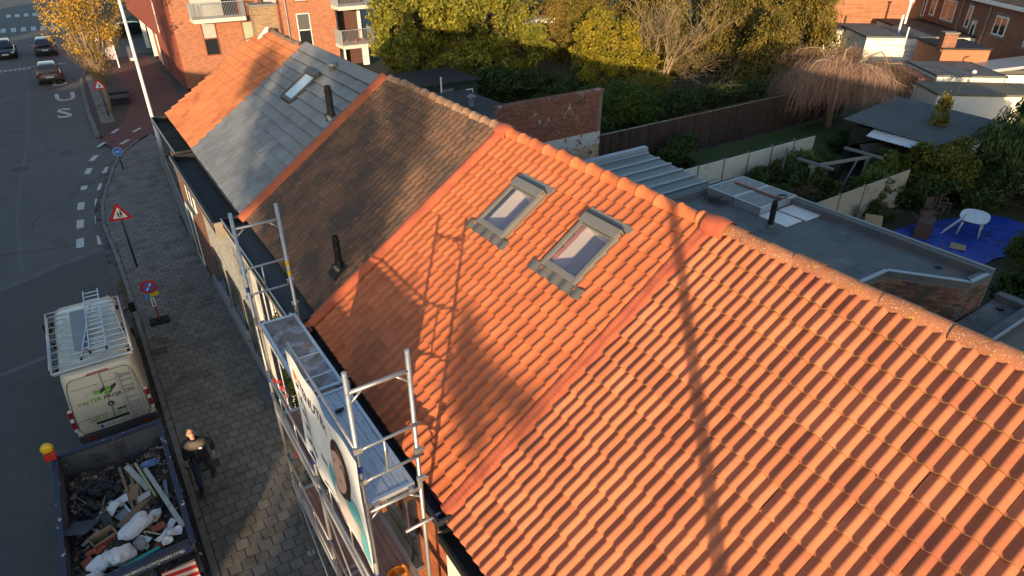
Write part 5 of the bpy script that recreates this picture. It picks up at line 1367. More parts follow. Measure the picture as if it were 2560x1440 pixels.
for s in (-1,1):
    b = MB(); b.ball((s*.032,-.085,.115), (.014,.010,.009), 8, 6, M=HM); b.build("eye", M("eye", (.05,.04,.035), rough=.2), hd)
    b = MB(); b.tube([HM @ Vector((s*.016,-.098,.138)), HM @ Vector((s*.05,-.086,.138))], .006, 5); b.build("eyebrow", m_hair, hd)
    b = MB(); b.ball((s*.08,.01,.1), (.012,.022,.034), 8, 6, M=HM); b.build("ear", m_skin, hd, smooth=True)
b = MB(); b.ball((0,-.092,.045), (.026,.008,.007), 8, 5, M=HM); b.build("mouth", M("lips", (.3,.12,.1), rough=.5), hd)
b = MB(); b.tube([HM @ Vector((s*.02+.02*math.cos(a*.7),-.102,.115+.016*math.sin(a*.7))) for s in (-1,) for a in range(10)], .003, 4); b.tube([HM @ Vector((.04+.018*math.cos(a*.7),-.102,.115+.016*math.sin(a*.7))) for a in range(10)], .003, 4); b.build("glasses", BLACK_PLASTIC, hd)
b = MB(); b.grid(lambda i,j: HM @ Vector((.083*math.sin(math.pi*(.12+.46*j))*math.cos(2*math.pi*i), .02+.1*math.sin(math.pi*(.12+.46*j))*math.sin(2*math.pi*i), .108+.126*math.cos(math.pi*(.12+.46*j)))) if math.sin(2*math.pi*i) > -.55 else HM @ Vector((.074*math.cos(2*math.pi*i), -.05, .19-.02*j)), 28, 6); b.build("hair", m_hair, man, smooth=True)
# hands with five fingers
for s, (wx, wy, wz) in ((-1,V[15]),(1,V[18])):
    vs = [(wx,wy,wz+.02),(wx,wy-.01,wz-.04),(wx,wy-.02,wz-.085)]; ed = [(0,1),(1,2)]; rd = [.026,(.022,.036),(.02,.036)]
    for k in range(4):
        o_ = len(vs); dy = -.034+.021*k; ln = (.07,.082,.078,.06)[k]
        vs += [(wx-s*.002,wy-.02+dy,wz-.095),(wx-s*.012,wy-.024+dy,wz-.095-ln*.55),(wx-s*.032,wy-.024+dy,wz-.095-ln)]; ed += [(2,o_),(o_,o_+1),(o_+1,o_+2)]; rd += [.0095,.009,.0075]
    o_ = len(vs); vs += [(wx-s*.012,wy-.055,wz-.055),(wx-s*.02,wy-.068,wz-.095)]; ed += [(1,o_),(o_,o_+1)]; rd += [.011,.009]
    skin_body("hand", vs, ed, rd, m_skin, man, 1, 1)
# ================================================================ behind the terrace
m_flat = M("grey roofing membrane", (.105,.11,.115), rough=.75, var=.2, scale=1.2, fine=.12, bump=.2, bscale=50, col2=[((.18,.115,.085),.9,.54,.74),((.07,.075,.08),.7,.5,.65),((.16,.165,.165),2.2,.58,.75)])
m_cop = M("pale zinc coping", (.3,.33,.37), rough=.5, var=.15, scale=3, metal=.3)
m_oldbrick = M("weathered mixed brick", (.17,.085,.055), rough=.92, var=.3, scale=4, rnd=.45, hue=.03, bump=.4, bscale=60, col2=[((.27,.25,.22),3,.6,.7),((.06,.055,.05),1.8,.5,.66)])
m_oldmort = M("grey mortar", (.16,.14,.125), rough=.95, var=.25, scale=6)
def brick_face(part, org, p0, dx, length, z0, z1, mat, limit=300, bw=.21, bh=.065, skip=None, nm="brick", proud=.012, order=None):
    """real bricks laid on a vertical face; p0 start (x,y), dx unit direction, outward normal is dx rotated -90"""
    d = Vector((dx[0],dx[1],0)); nrm = Vector((dx[1],-dx[0],0))
    Rm = frame(d, -nrm, Vector((0,0,1))).to_4x4()
    tb = MB(); tb.box(.004,bw-.006,-proud,.0,.004,bh-.007); me = tb.mesh(nm, mat)
    c = []
    for j in range(int((z1-z0)/bh)):
        off = bw/2 if j % 2 else 0
        for i in range(int(length/bw)+1):
            s = i*bw-off
            if s < 0 or s+bw > length: continue
            P = Vector((p0[0],p0[1],0))+d*s; z = z0+j*bh
            if skip and skip(s, z): continue
            c.append(((P+Vector((0,0,z))-cam.location).length, P, z))
    c.sort(key=lambda q: q[0]); rest = MB()
    for k, (dd, P, z) in enumerate(c):
        m = Matrix.Translation(P+Vector((0,0,z))-Vector(org)+nrm*random.uniform(-.004,.004)) @ Rm
        if k < limit: link(nm, me, part, mtx=m)
        else: rest.box(.004,bw-.006,-proud,.0,.004,bh-.007, m)
    if rest.f: tag(rest.build(nm+"_field", mat, part, fix=False), kind='stuff')

# --- the terrace goes on past the old orange roof (outside the picture), the taller house sized to shade the gardens
for k, (a_, b_, zr_, ze_) in enumerate(((-13.9,-8.05,8.4,5.3),(-26.5,-13.95,10.6,7.6))):
    fr_ = rframe(2.45,ze_,6.72,zr_); org = (2.45,(a_+b_)/2,0)
    hh = thing("terraced_house", ("terraced house continuing the row past the lichened orange roof","unseen end house of the row, made taller to shade the gardens")[k], "house", org)
    house_body(hh, org, a_, b_, fr_, m_white_wall if k else m_rough, rear_mat=m_terra)
    for q in range(3): wall_window(hh, org, a_+1+q*1.8, a_+2+q*1.8, 1.0, 2.5, x=2.44)
# --- flat roofed rear extension with chamfered notch
org = (15, 10, 0)
ex = thing("rear_extension", "flat grey roofed rear extension with pale coping, behind the new-roofed house", "extension", org)
OUT = [(10.9,14.3),(19.6,14.3),(19.6,5.5),(18.4,5.55),(17.2,7.15),(15.2,7.2),(10.9,7.2)]
b = MB(); b.prism([(x,y,0) for x,y in OUT], (0,0,3.25)); exw = b.build("wall", m_oldmort, ex, org)
b = MB(); b.prism([(x,y,3.252) for x,y in OUT], (0,0,.02)); b.build("roof_membrane", m_flat, ex, org)
def parapet(parent, org, pts, w, z0, z1, mat, name="parapet", closed=False, cop=None):
    n = len(pts)
    for i in range(n if closed else n-1):
        a = Vector((*pts[i],0)); c = Vector((*pts[(i+1) % n],0)); d = (c-a).normalized(); nn = Vector((d.y,-d.x,0))*w
        b = MB(); b.prism([a+Vector((0,0,z0)), c+Vector((0,0,z0)), c+nn+Vector((0,0,z0)), a+nn+Vector((0,0,z0))], (0,0,z1-z0)); p_ = b.build(name, mat, parent, org)
        if cop:
            o_ = Vector((d.y,-d.x,0))
            b = MB(); b.prism([a-o_*.03+Vector((0,0,z1)), c-o_*.03+Vector((0,0,z1)), c+o_*.09+Vector((0,0,z1)), a+o_*.09+Vector((0,0,z1))], (0,0,.025)); b.build("coping", cop, p_, org)
parapet(ex, org, [(10.9,14.3),(19.6,14.3)], .28, 3.27, 3.46, m_flat)
parapet(ex, org, [(19.6,14.02),(19.6,5.5)], .3, 3.27, 3.5, m_flat, cop=M("membrane edge trim", (.2,.21,.2), rough=.6))
parapet(ex, org, [(19.3,5.5),(18.4,5.55),(17.2,7.15),(15.2,7.2)], .22, 3.27, 3.45, m_flat, cop=m_cop)
parapet(ex, org, [(15.2,7.2),(10.9,7.2)], .22, 3.27, 3.45, m_flat)
for (p0, p1) in (((17.2,7.15),(15.2,7.2)),((18.4,5.55),(17.2,7.15)),((19.6,5.5),(18.4,5.55))):
    a = Vector(p1); c = Vector(p0); d = (c-a); L_ = d.length; d /= L_
    brick_face(exw, org, (a.x,a.y), (d.x,d.y), L_, 1.2, 3.25, m_oldbrick, limit=100)
for k in range(9):
    MB().box(11.0,19.25,6.95+k*.98 if k else 7.5,6.98+k*.98 if k else 7.53,3.272,3.279).build("felt_seam", m_flat, ex, org) if k else None
# dark outlet in the roof corner
b = MB(); b.lathe([(.09,0),(.09,.02),(.06,.02),(.05,.0)], (18.9,6.6,3.275), 14); b.build("roof_outlet", BLACK_PLASTIC, ex, org)
p = (15.9,9.95,3.28)
f = flue(ex, org, (17.2,10.95,3.27), .085, .92, mat=BLACK_PLASTIC)
b = MB(); b.lathe([(.42,0),(.41,.012),(.12,.02)], (17.2,10.95,3.274), 28); b.build("roof_collar", m_flat, ex, org)
b = MB(); b.lathe([(.118,0),(.118,.12)], (17.2,10.95,3.29), 16); b.build("flue_base", m_zincg, ex, org)
# low extension beside it
ox = thing("rear_extension", "low brick extension with a flat grey roof below the flue-topped one", "extension", (18,4,0))
b = MB(); b.box(14,20.6,1.5,5.45,0,2.3); ow = b.build("wall", m_oldmort, ox, (18,4,0)); b = MB(); b.box(14,20.6,4.45,5.45,2.302,2.32); b.build("roof_membrane", m_flat, ox, (18,4,0))
b = MB(); b.box(20.3,20.6,4.45,5.45,2.32,2.52); b.box(14,20.3,4.45,4.7,2.32,2.5); b.build("parapet", m_flat, ox, (18,4,0))
b = MB(); b.box(14,20.65,4.4,4.45,2.44,2.53); b.build("coping", m_cop, ox, (18,4,0))
for sx in (16.9,19.9):
    b = MB(); b.lathe([(.1,0),(.1,.06),(.03,.07)], (sx,5.1,2.32), 12); b.build("roof_outlet", BLACK_PLASTIC, ox, (18,4,0))
b = MB(); b.box(13,21.5,1.2,4.3,0,1.9); b.build("lower_roof", m_bit, ox, (18,4,0))
# --- stack of solar panels, insulation boards, straps
sp = thing("solar_panel_stack", "stack of grey framed solar panels lying on the flat roof", "solar panels", (18.62,12.85,3.28))
m_pv = M("dark solar cells", (.05,.05,.055), rough=.35, var=.3, scale=6, col2=((.12,.09,.08),4,.52,.65))
for k in range(7):
    b = MB(); z = k*.042
    for yy in (-1.13,.015):
        y1 = yy+1.1
        b.box(-.95,-.92,yy,y1,z,z+.038); b.box(.92,.95,yy,y1,z,z+.038); b.box(-.92,.92,yy,yy+.03,z,z+.038); b.box(-.92,.92,y1-.03,y1,z,z+.038)
    pf = b.build("panel_frame", m_aluv, sp)
    for yy in (-1.13,.015):
        b = MB(); b.box(-.92,.92,yy+.03,yy+1.07,z+.02,z+.03); b.build("cells", m_pv, pf)
for k, x in enumerate((18.02,18.95)):
    o = MB().box(-.4,.4,-.52,.52,0,.045).build("insulation_board", m_foam, loc=(x,11.18-.07*k,3.277), bevel=.004)
    tag(o, "white insulation board lying flat on the roof, beside the parapet" if k else "white insulation board lying flat on the roof, beside the black flue", "insulation")
tag(MB().box(-.03,.03,-1.0,1.0,0,.03).build("batten", M("orange strap", (.35,.12,.05), rough=.7), loc=(18.82,12.75,3.578)), "thin reddish batten across the stack of solar panels", "batten")
b = MB()
for k in range(5):
    r = .16+.02*k; b.tube([(18.95+r*math.cos(a*.5)+.02*math.sin(k*3+a),11.85+r*.7*math.sin(a*.5),3.59+.01*k) for a in range(14)], .008, 4)
tag(b.build("wire_coil", BLACK_PLASTIC), "coil of thin black wire on the solar panel stack", "wire")
b = MB()
for k in range(40):
    x, y = 17.35+random.gauss(0,.12), 13.35+random.gauss(0,.2); b.tube([(x,y,3.29),(x+random.gauss(0,.12),y+random.gauss(0,.12),3.33+random.random()*.12),(x+random.gauss(0,.15),y+random.gauss(0,.15),3.29)], .012, 4)
tag(b.build("cable_heap", M("grey cables", (.05,.05,.05), rough=.7)), "tangled heap of dark cables on the flat roof beside the solar panels", "cables")
# --- ribbed metal lean-to roof
mr = thing("lean_to_roof", "ribbed grey metal lean-to roof beyond the flat roof", "roof", (16,16.6,0))
O = (16,16.6,0)
b = MB(); b.prism([(13.5,14.5,2.95),(19.1,14.5,2.95),(19.1,18.5,3.25),(13.5,18.5,3.25)], (0,0,.05)); b.build("sheet", M("bluish metal sheet", (.15,.17,.16), rough=.5, metal=.3, var=.15, scale=2), mr, O)
for k in range(7):
    y = 14.55+k*.64; z = 3.0+.3*(y-14.5)/4
    b = MB(); b.box(13.5,19.12,y-.05,y+.05,z,z+.06); b.build("rib", m_cop, mr, O, bevel=.01)
b = MB(); b.box(13.5,19.2,18.5,18.75,3.0,3.5); b.build("ridge_flashing", m_cop, mr, O)
b = MB(); b.box(13.6,18.9,14.6,18.4,0,2.94); b.build("wall", m_oldmort, mr, O)
# --- old party wall with patches of whitewash
pw = thing("brick_wall", "tall free-standing old brick wall with peeling white paint", "wall", (16.4,21.5,0)); O = (16.4,21.5,0)
b = MB(); b.box(13.6,19.15,21.5,21.75,0,5.22); pwm = b.build("core", m_oldmort, pw, O)
m_pwb = M("old red party brick", (.2,.075,.05), rough=.92, var=.3, scale=5, rnd=.3, bump=.4, bscale=60, col2=[((.4,.38,.36),2.3,.6,.68),((.09,.05,.04),1.3,.55,.7)])
brick_face(pwm, O, (13.6,21.5), (1,0), 5.5, 3.47, 5.2, m_pwb, limit=300)
b = MB(); b.box(14.6,19.13,21.485,21.499,2.85,3.46); b.build("whitewash_band", M("peeling whitewash", (.42,.42,.42), rough=.9, var=.2, scale=3, col2=((.2,.09,.06),5,.55,.62)), pwm, O)
b = MB(); b.box(14.6,19.13,21.487,21.499,1.2,2.84); b.build("faded_plaster", M("faded plaster", (.36,.27,.18), rough=.9, var=.25, scale=3, col2=[((.45,.44,.42),3.5,.56,.64),((.2,.08,.05),4.4,.6,.66)]), pwm, O)
for k in range(32):
    b = MB(); b.prism([(13.6+k*.174,21.42,5.22),(13.6+k*.174+.165,21.42,5.22),(13.6+k*.174+.165,21.82,5.22),(13.6+k*.174,21.82,5.22)], (0,0,.06+.015*(k%2))); b.build("coping_tile", m_pwb, pwm, O)
for x, z in ((16.9,2.5),(17.6,2.45),(18.6,2.5)): b = MB(); b.box(x,x+.07,21.44,21.49,z,z+.14); b.build("iron_bracket", DARK_METAL, pwm, O)
b = MB(); b.box(12.2,13.58,21.6,25,0,4.6); b.build("side_wall", m_rough, pw, O)
# --- garden fence, walls, lawn
sheet("lawn", [(19,18.9),(40,18.9),(42,24.2),(19,24.2)], -.215, m_grass)
sheet("garden_soil", [(21,5),(44,5),(44,18.8),(21,18.8)], -.22, m_soil)
gf = thing("board_fence", "dark brown vertical board fence along the far side of the lawn", "fence", (30,24.3,-.2)); O = (30,24.3,-.2)
m_fence = M("dark stained fence board", (.035,.022,.018), rough=.9, var=.3, scale=4, rnd=.3)
bm_ = MB(); bm_.box(-.088,.088,0,.022,0,2.25); fme = bm_.mesh("board", m_fence)
for k in range(130):
    x = -9.5+k*.18; link("board", fme, gf, mtx=Matrix.Translation((x,random.uniform(-.008,.008),(.0 if k < 34 else .14)+random.uniform(-.01,.01))))
for k in range(10): MB().box(-9.5+k*2.55,-9.4+k*2.55,.03,.12,0,2.4).build("post", m_fence, gf)
b = MB(); b.box(-9.6,14,-.02,.06,2.27,2.31); b.build("capping", m_kerb, gf)
gw = thing("garden_wall", "low white panelled garden wall with wire mesh on the near side of the lawn", "garden wall", (26.5,18.95,-.2)); O = (26.5,18.95,-.2)
m_pan = M("white concrete panel", (.5,.5,.46), rough=.85, var=.15, scale=2.5, rnd=.08, col2=((.3,.3,.24),1.8,.58,.72))
for k in range(6): MB().box(-5.2+k*1.8,-5.2+k*1.8+1.76,0,.06,0,1.95-.02*k).build("panel", m_pan, gw); MB().box(-5.26+k*1.8,-5.2+k*1.8,-.03,.09,0,2.0).build("post", m_kerb, gw)
b = MB()
for k in range(110): b.box(-5.2+k*.1,-5.197+k*.1,-.05,-.047,.1,2.1)
for k in range(20): b.box(-5.2,5.6,-.05,-.047,.1+k*.1,.103+k*.1)
tag(b.build("wire_mesh", M("green wire", (.06,.08,.07), rough=.6), gw), kind='stuff')
cw = thing("concrete_fence", "pale concrete panel fence with ivy between two gardens", "fence", (26.5,13.45,-.2))
for k in range(4): MB().box(-2.6+k*1.85,-2.6+k*1.85+1.8,0,.06,0,1.8).build("panel", M("beige concrete panel", (.3,.27,.22), rough=.9, var=.2, scale=2.5, col2=((.16,.15,.11),2,.55,.7)), cw); MB().box(-2.68+k*1.85,-2.6+k*1.85,-.03,.09,0,1.86).build("post", m_kerb, cw)
# --- tarpaulin with garden furniture
b = MB()
def tarp(i, j):
    x = 27.4+6.0*i+.5*math.sin(3*j); y = 8.3+3.7*j-.9*i+.25*math.sin(5*i)
    return Vector((x, y, -.17+.05*noise.noise(Vector((x*1.4,y*1.4,0)))+.035*noise.noise(Vector((x*4,y*4,2)))))
b.grid(tarp, 90, 60)
tag(b.build("tarpaulin", M("blue tarpaulin", (.01,.045,.32), rough=.5, var=.3, scale=1.5, bump=.6, bscale=6, col2=[((.03,.03,.03),3.6,.62,.67),((.03,.1,.5),2.2,.6,.75)]), smooth=True), "bright blue tarpaulin spread on the garden ground", "tarpaulin")
lt = MB(); random.seed(12)
for i in range(260):
    x = random.uniform(27.6,33); y = random.uniform(8.2,12); s_ = random.uniform(.02,.09); a = random.uniform(0,6.28); e = Vector((math.cos(a),math.sin(a),0))*s_; f_ = Vector((-math.sin(a),math.cos(a),0))*s_*random.uniform(.3,.8); p = Vector((x,y,-.11))
    lt.add([p-e,p+f_,p+e+Vector((0,0,.02)),p-f_],[(0,1,2,3)])
tag(lt.build("leaf_litter", leaf_mat("dead leaf", (.12,.05,.02), (.3,.15,.03)), fix=False), "dead leaves scattered over the blue tarpaulin", "leaves", kind='stuff')
tb_ = thing("garden_table", "oval white plastic garden table on the blue tarpaulin", "table", (30.9,10.15,-.18), .3); m_pl = M("white garden plastic", (.62,.64,.68), rough=.4, var=.04)
b = MB(); pts = [(.85*math.copysign(abs(math.cos(t))**.75,math.cos(t)), .55*math.copysign(abs(math.sin(t))**.75,math.sin(t)), .72) for t in [2*math.pi*k/32 for k in range(32)]]; b.prism(pts, (0,0,.045)); b.build("table_top", m_pl, tb_, bevel=.015)
for sx in (-1,1):
    for sy in (-1,1): MB().tube([(sx*.5,sy*.32,.72),(sx*.62,sy*.4,0)], [.045,.032], 8).build("leg", m_pl, tb_, smooth=True)
fc = thing("folded_chair", "white folded plastic chair leaning on the oval garden table", "chair", (30.05,10.5,-.18), .2)
for k in range(5): MB().tube([(-.2+.1*k,.3,.0),(-.2+.1*k,-.3,.95)], .02, 6).build("slat", m_pl, fc)
for s in (-.26,.26): MB().tube([(s,.34,-.0),(s,-.32,1.0)], .025, 6).build("rail", m_pl, fc)
m_teak = M("weathered teak", (.09,.06,.048), rough=.85, var=.3, scale=8)
def teak_chair(label, loc, rz):
    t = thing("garden_chair", label, "chair", loc, rz)
    for k in range(6): MB().box(-.24,.24,-.24+k*.08,-.18+k*.08,.42,.445).build("seat_slat", m_teak, t)
    for k in range(7): MB().box(-.24,.24,.25+.012*k,.27+.012*k,.5+k*.075,.555+k*.075).build("back_slat", m_teak, t)
    for sx in (-1,1):
        MB().box(sx*.27-.025,sx*.27+.025,-.26,-.21,0,.64).build("leg", m_teak, t); MB().box(sx*.27-.025,sx*.27+.025,.22,.27,0,1.05).build("leg", m_teak, t); MB().box(sx*.27-.035,sx*.27+.035,-.28,.26,.64,.67).build("armrest", m_teak, t)
teak_chair("weathered slatted wooden garden chair facing away from the tarpaulin", (29.35,11.6,-.2), rad(150))
teak_chair("weathered wooden garden chair turned towards the white table", (30.7,11.75,-.2), rad(-20))
teak_chair("weathered wooden garden chair at the hedge behind the white table", (31.9,11.9,-.2), rad(40))
bx = thing("wooden_cabinet", "old dark wooden shelf unit standing at the edge of the tarpaulin", "cabinet", (28.9,11.15,-.2), .3)
for z in (0,.3,.6): MB().box(-.45,.45,-.28,.28,z+.08,z+.12).build("shelf", m_teak, bx)
for s in (-.44,.44): MB().box(s-.03,s+.03,-.28,.28,0,.75).build("side", m_teak, bx)
o = plank("beige cushion board propped on the ground beside the concrete fence", (27.35,12.55,-.05), (27.95,12.9,.32), .7, .1, M("beige foam", (.3,.22,.13), rough=.9, var=.2), "cushion", "cushion")
o = plank("brown cardboard sheet lying on the blue tarpaulin", (28.55,9.55,-.12), (29.1,9.75,-.1), .55, .02, m_card, "cardboard", "cardboard")
wb = thing("wheelbarrow_tray", "grey tub leaning upright against the concrete fence", "tub", (27.2,13.2,-.2), .4)
MB().grid(lambda i,j: Vector(((i-.5)*.7*(1-.25*j), .12*math.sin(math.pi*i)*math.sin(math.pi*j)-.2*j+.1, 1.05*j)), 10, 10).build("tub", M("grey plastic tub", (.22,.25,.28), rough=.5), wb, smooth=True)
MB().tube([(-.35,.1,0),(-.26,-.1,1.05),(.26,-.1,1.05),(.35,.1,0)], .02, 6).build("rim", m_zincg, wb)
# --- pergola beams, playhouse, posts
pg = thing("pergola", "grey wooden pergola frame in the overgrown garden", "pergola", (29,15.6,-.2)); m_gw = M("grey garden timber", (.14,.15,.15), rough=.85, var=.2)
MB().box(-1.9,1.9,-.06,.06,1.95,2.07, Matrix.Rotation(rad(-12),4,'Z')).build("beam", m_gw, pg); MB().box(-.06,.06,-1.0,.9,2.075,2.18, Matrix.Translation((1.7,0,0))).build("beam", m_gw, pg); MB().box(-.06,.06,-.9,.9,2.075,2.18, Matrix.Translation((-1.6,.3,0))).build("beam", m_gw, pg)
for x, y in ((-1.6,.35),(1.7,-.35)): MB().box(x-.06,x+.06,y-.06,y+.06,0,1.95).build("post", m_gw, pg)
ph = thing("playhouse", "small dark wooden playhouse with a pitched roof in the garden", "playhouse", (32.6,16.2,-.2), rad(-15)); m_dk = M("dark stained wood", (.03,.026,.022), rough=.85, var=.3, scale=5)
for s in (-1,1):
    for k in range(6): MB().box(-1.0,1.0,0,.17,0,.02, Matrix.Translation((0,s*.95,1.55)) @ Matrix.Rotation(rad(38)*-s + (0 if s < 0 else math.pi),4,'X') @ Matrix.Translation((0,k*.165,0))).build("roof_board", m_dk, ph)
for x in (-.85,.85):
    for y in (-.7,.7): MB().box(x-.05,x+.05,y-.05,y+.05,0,1.7).build("post", m_dk, ph)
MB().box(-.85,.85,.66,.7,.5,1.5).build("back_panel", m_dk, ph); MB().box(-.85,.85,-.7,.7,.5,.56).build("floor", m_dk, ph); MB().box(-.85,.85,-.72,-.68,.56,.9).build("front_panel", m_dk, ph)
for k in range(2):
    o = MB().tube([(0,0,0),(.0,.0,2.2)], .05, 8).build("garden_post", m_gw, loc=(28.0+k*1.6,17.9-k*2.2,-.2)); tag(o, "grey round garden post beside the white garden wall" if not k else "slanting dark timber prop beside the pergola", "post"); o.rotation_euler = (0, .05+.5*k, 0)
# --- sheds and rear buildings to the left behind the terrace
sh = thing("garden_shed", "dark green flat roofed garden shed with a small window, under the big trees", "shed", (20.5,40,-.2)); m_gr = M("dark green boards", (.02,.035,.03), rough=.7, var=.2)
MB().box(-2.3,2.4,-1.6,2.6,0,2.3).build("wall", m_gr, sh); MB().box(-2.5,2.6,-1.8,2.8,2.3,2.4).build("roof", m_bit, sh)
w_ = MB().box(1.2,2.0,-1.64,-1.605,1.0,1.8).build("window", WHITE_PAINT, sh); MB().box(1.27,1.93,-1.655,-1.645,1.07,1.73).build("pane", m_glassd, w_)
MB().box(-.4,.5,-1.64,-1.605,.05,2.0).build("door", M("grey door", (.15,.15,.15), rough=.7), sh)
o = MB().tube([(0,0,0),(0,0,3.1)], .055, 8).build("white_post", WHITE_PAINT, loc=(19.5,37.2,-.2)); tag(o, "white vertical post in front of the green garden shed", "post")
gr = thing("garden_room", "dark low rear building with a metal vent pipe behind the brown roof", "building", (17,30.5,-.2)); MB().box(-2.6,2.2,-5,3.2,0,2.9).build("wall", m_rough, gr); MB().box(-2.7,2.3,-5.1,3.3,2.9,3.05).build("roof", m_bit, gr); MB().lathe([(.14,0),(.14,.5),(.25,.5),(.25,.55),(.1,.65)], (.6,-.3,3.05), 12).build("vent_pipe", m_zincg, gr)

# ================================================================ apartment block
AO = (7.5, 56.4, 0)
ap = thing("apartment_building", "red brick apartment building with pale balconies beyond the terrace", "apartment building", AO)
m_apb = M("red orange apartment brick", (.33,.105,.055), rough=.85, var=.12, scale=2, brick=('X',(.42,.27,.17),.24,.075,.009), bump=.5)
m_apl = M("shaded side brick", (.24,.06,.04), rough=.85, var=.12, scale=2, brick=('Y',(.2,.07,.05),.24,.075,.008), bump=.5)  # side wall shade put into a darker brick and mortar colour
b = MB(); b.box(7.5,20,56.4,70,0,13); b.build("wall", m_apb, ap, AO)
b = MB(); b.box(7.35,7.497,56.42,66.2,0,13); b.box(7.35,14,66.2,86,2.7,13); b.build("side_wall", m_apl, ap, AO)
b = MB(); b.box(20,23,58.2,70,0,13); b.build("recess_wall", M("shaded recess brick", (.1,.05,.04), rough=.9, var=.2), ap, AO)  # recess shade put into the dark wall colour
for y in (67.2,72,77): MB().box(7.4,7.75,y,y+.35,0,2.7).build("column", WHITE_PAINT, ap, AO)
m_curt = M("grey curtain", (.4,.4,.38), rough=.9, var=.2, scale=14); m_gg = M("pale green glass", (.36,.4,.28), rough=.2, var=.15, scale=1)
m_rf = M("red brown window frame", (.2,.06,.04), rough=.6)
def fwin(x0, x1, z0, z1, fm, lower, upper, split=.5):
    y = 56.4; w_ = MB(); t = .07
    w_.box(x0,x0+t,y-.05,y-.002,z0,z1); w_.box(x1-t,x1,y-.05,y-.002,z0,z1); w_.box(x0+t,x1-t,y-.05,y-.002,z0,z0+t); w_.box(x0+t,x1-t,y-.05,y-.002,z1-t,z1); zm = z0+(z1-z0)*split; w_.box(x0+t,x1-t,y-.05,y-.002,zm-.04,zm+.04)
    wo = w_.build("window", fm, ap, AO)
    MB().box(x0+t,x1-t,y-.025,y-.004,z0+t,zm-.04).build("pane", lower, wo, AO); MB().box(x0+t,x1-t,y-.025,y-.004,zm+.04,z1-t).build("pane", upper, wo, AO)
fwin(9.4,10.45,2.25,4.7,m_rf,m_glassd,m_curt)
fwin(12.35,13.55,1.9,4.5,m_rf,m_gg,m_gg); fwin(14.2,15.0,2.2,4.6,m_rf,m_curt,m_curt)
fwin(16.7,17.8,2.2,4.75,WHITE_PAINT,m_glassd,M("dark blind", (.1,.1,.1), rough=.6,var=.4,scale=12,stretch=(3,1,.2)))
fwin(9.4,10.45,6.1,8.4,m_rf,m_glassd,m_curt); fwin(14,15.4,5.6,7.6,m_rf,m_curt,m_curt); fwin(16.7,17.8,5.6,7.8,m_rf,m_curt,m_curt)
def balcony(x0, x1, z, h, dep=1.5):
    y1 = 56.38; y0 = y1-dep
    bl = MB().box(x0,x1,y0,y1,z,z+.28).build("balcony", M("pale balcony slab", (.55,.53,.48), rough=.7, var=.08), ap, AO)
    bars = int((x1-x0)/.11)
    bb = MB(); bb.box(x0,x0+.012,y0,y0+.04,z+.25,z+h)
    me = bb.mesh("bar", m_cop, AO)
    for k in range(bars+1): link("bar", me, bl, loc=(k*.11,0,0))
    bb = MB(); bb.box(x0,x0+.04,y0,y0+.012,z+.25,z+h); me2 = bb.mesh("bar", m_cop, AO)
    for k in range(int(dep/.11)):
        for xx in (0, x1-x0-.04): link("bar", me2, bl, loc=(xx,.05+k*.11,0))
    MB().box(x0-.01,x1+.01,y0-.01,y0+.05,z+h,z+h+.05).build("handrail", m_cop, bl, AO)
balcony(8.75,12.5,4.75,1.35,1.4); balcony(19.7,22.6,1.95,1.45,1.8); balcony(19.7,22.6,4.95,1.45,1.8); balcony(12.3,15.1,1.7,1.1,1.2)
MB().box(9.0,11.2,56.3,56.39,5.05,7.3).build("sliding_door", m_curt, ap, AO); MB().box(11.25,12.3,56.3,56.39,5.05,7.3).build("open_door", m_glassd, ap, AO)
for x in (20.3,22.4): MB().box(x,x+.5,57.2,57.5,0,2.0).build("pillar", WHITE_PAINT, ap, AO); MB().box(x,x+.25,57.6,57.8,2.2,5).build("pillar", WHITE_PAINT, ap, AO)
MB().tube([(15.95,56.33,0),(15.95,56.33,12)], .06, 8).build("downpipe", m_zincg, ap, AO)
for k, (x, z) in enumerate(((20.4,2.25),(21.2,2.25),(21.9,2.25))):
    MB().lathe([(.12,0),(.16,.25),(.02,.26)], (x,55.6,z), 10).build("flower_pot", m_bt, ap, AO)
for nm, xs in (("panel_strip",(57.6,58.0,1.5,9)),("panel_strip",(60.5,60.9,1.2,6)),("panel_strip",(62.5,62.8,0.3,7))):
    MB().box(7.33,7.349,xs[0],xs[1],xs[2],xs[3]).build(nm, m_curt if nm == "x" else M("rust recess", (.16,.045,.03), rough=.9), ap, AO)
MB().box(7.32,7.349,63.5,63.8,3.2,8).build("white_strip", WHITE_PAINT, ap, AO)
# distant brick block between the big trees
db = thing("brick_block", "orange brick building with ribbon windows half hidden by the garden trees", "building", (38,56,0), rad(-12)); m_db = M("orange far brick", (.34,.12,.06), rough=.85, var=.12, scale=2, brick=('XY',(.4,.25,.16),.24,.075,.009))
MB().box(-7,6,0,9,-.2,9).build("wall", m_db, db)
w_ = MB().box(.3,3.2,-.06,-.003,3.0,4.6).build("window", DARK_METAL, db); MB().box(.4,3.1,-.08,-.062,3.1,4.5).build("pane", m_glassd, w_)
w_ = MB().box(-4.5,-2.6,-.06,-.003,.6,3.8).build("window", DARK_METAL, db); MB().box(-4.4,-2.7,-.08,-.062,.7,3.7).build("pane", m_glassd, w_)
MB().box(.2,3.4,-1.6,-.003,2.5,2.9).build("canopy", WHITE_PAINT, db)

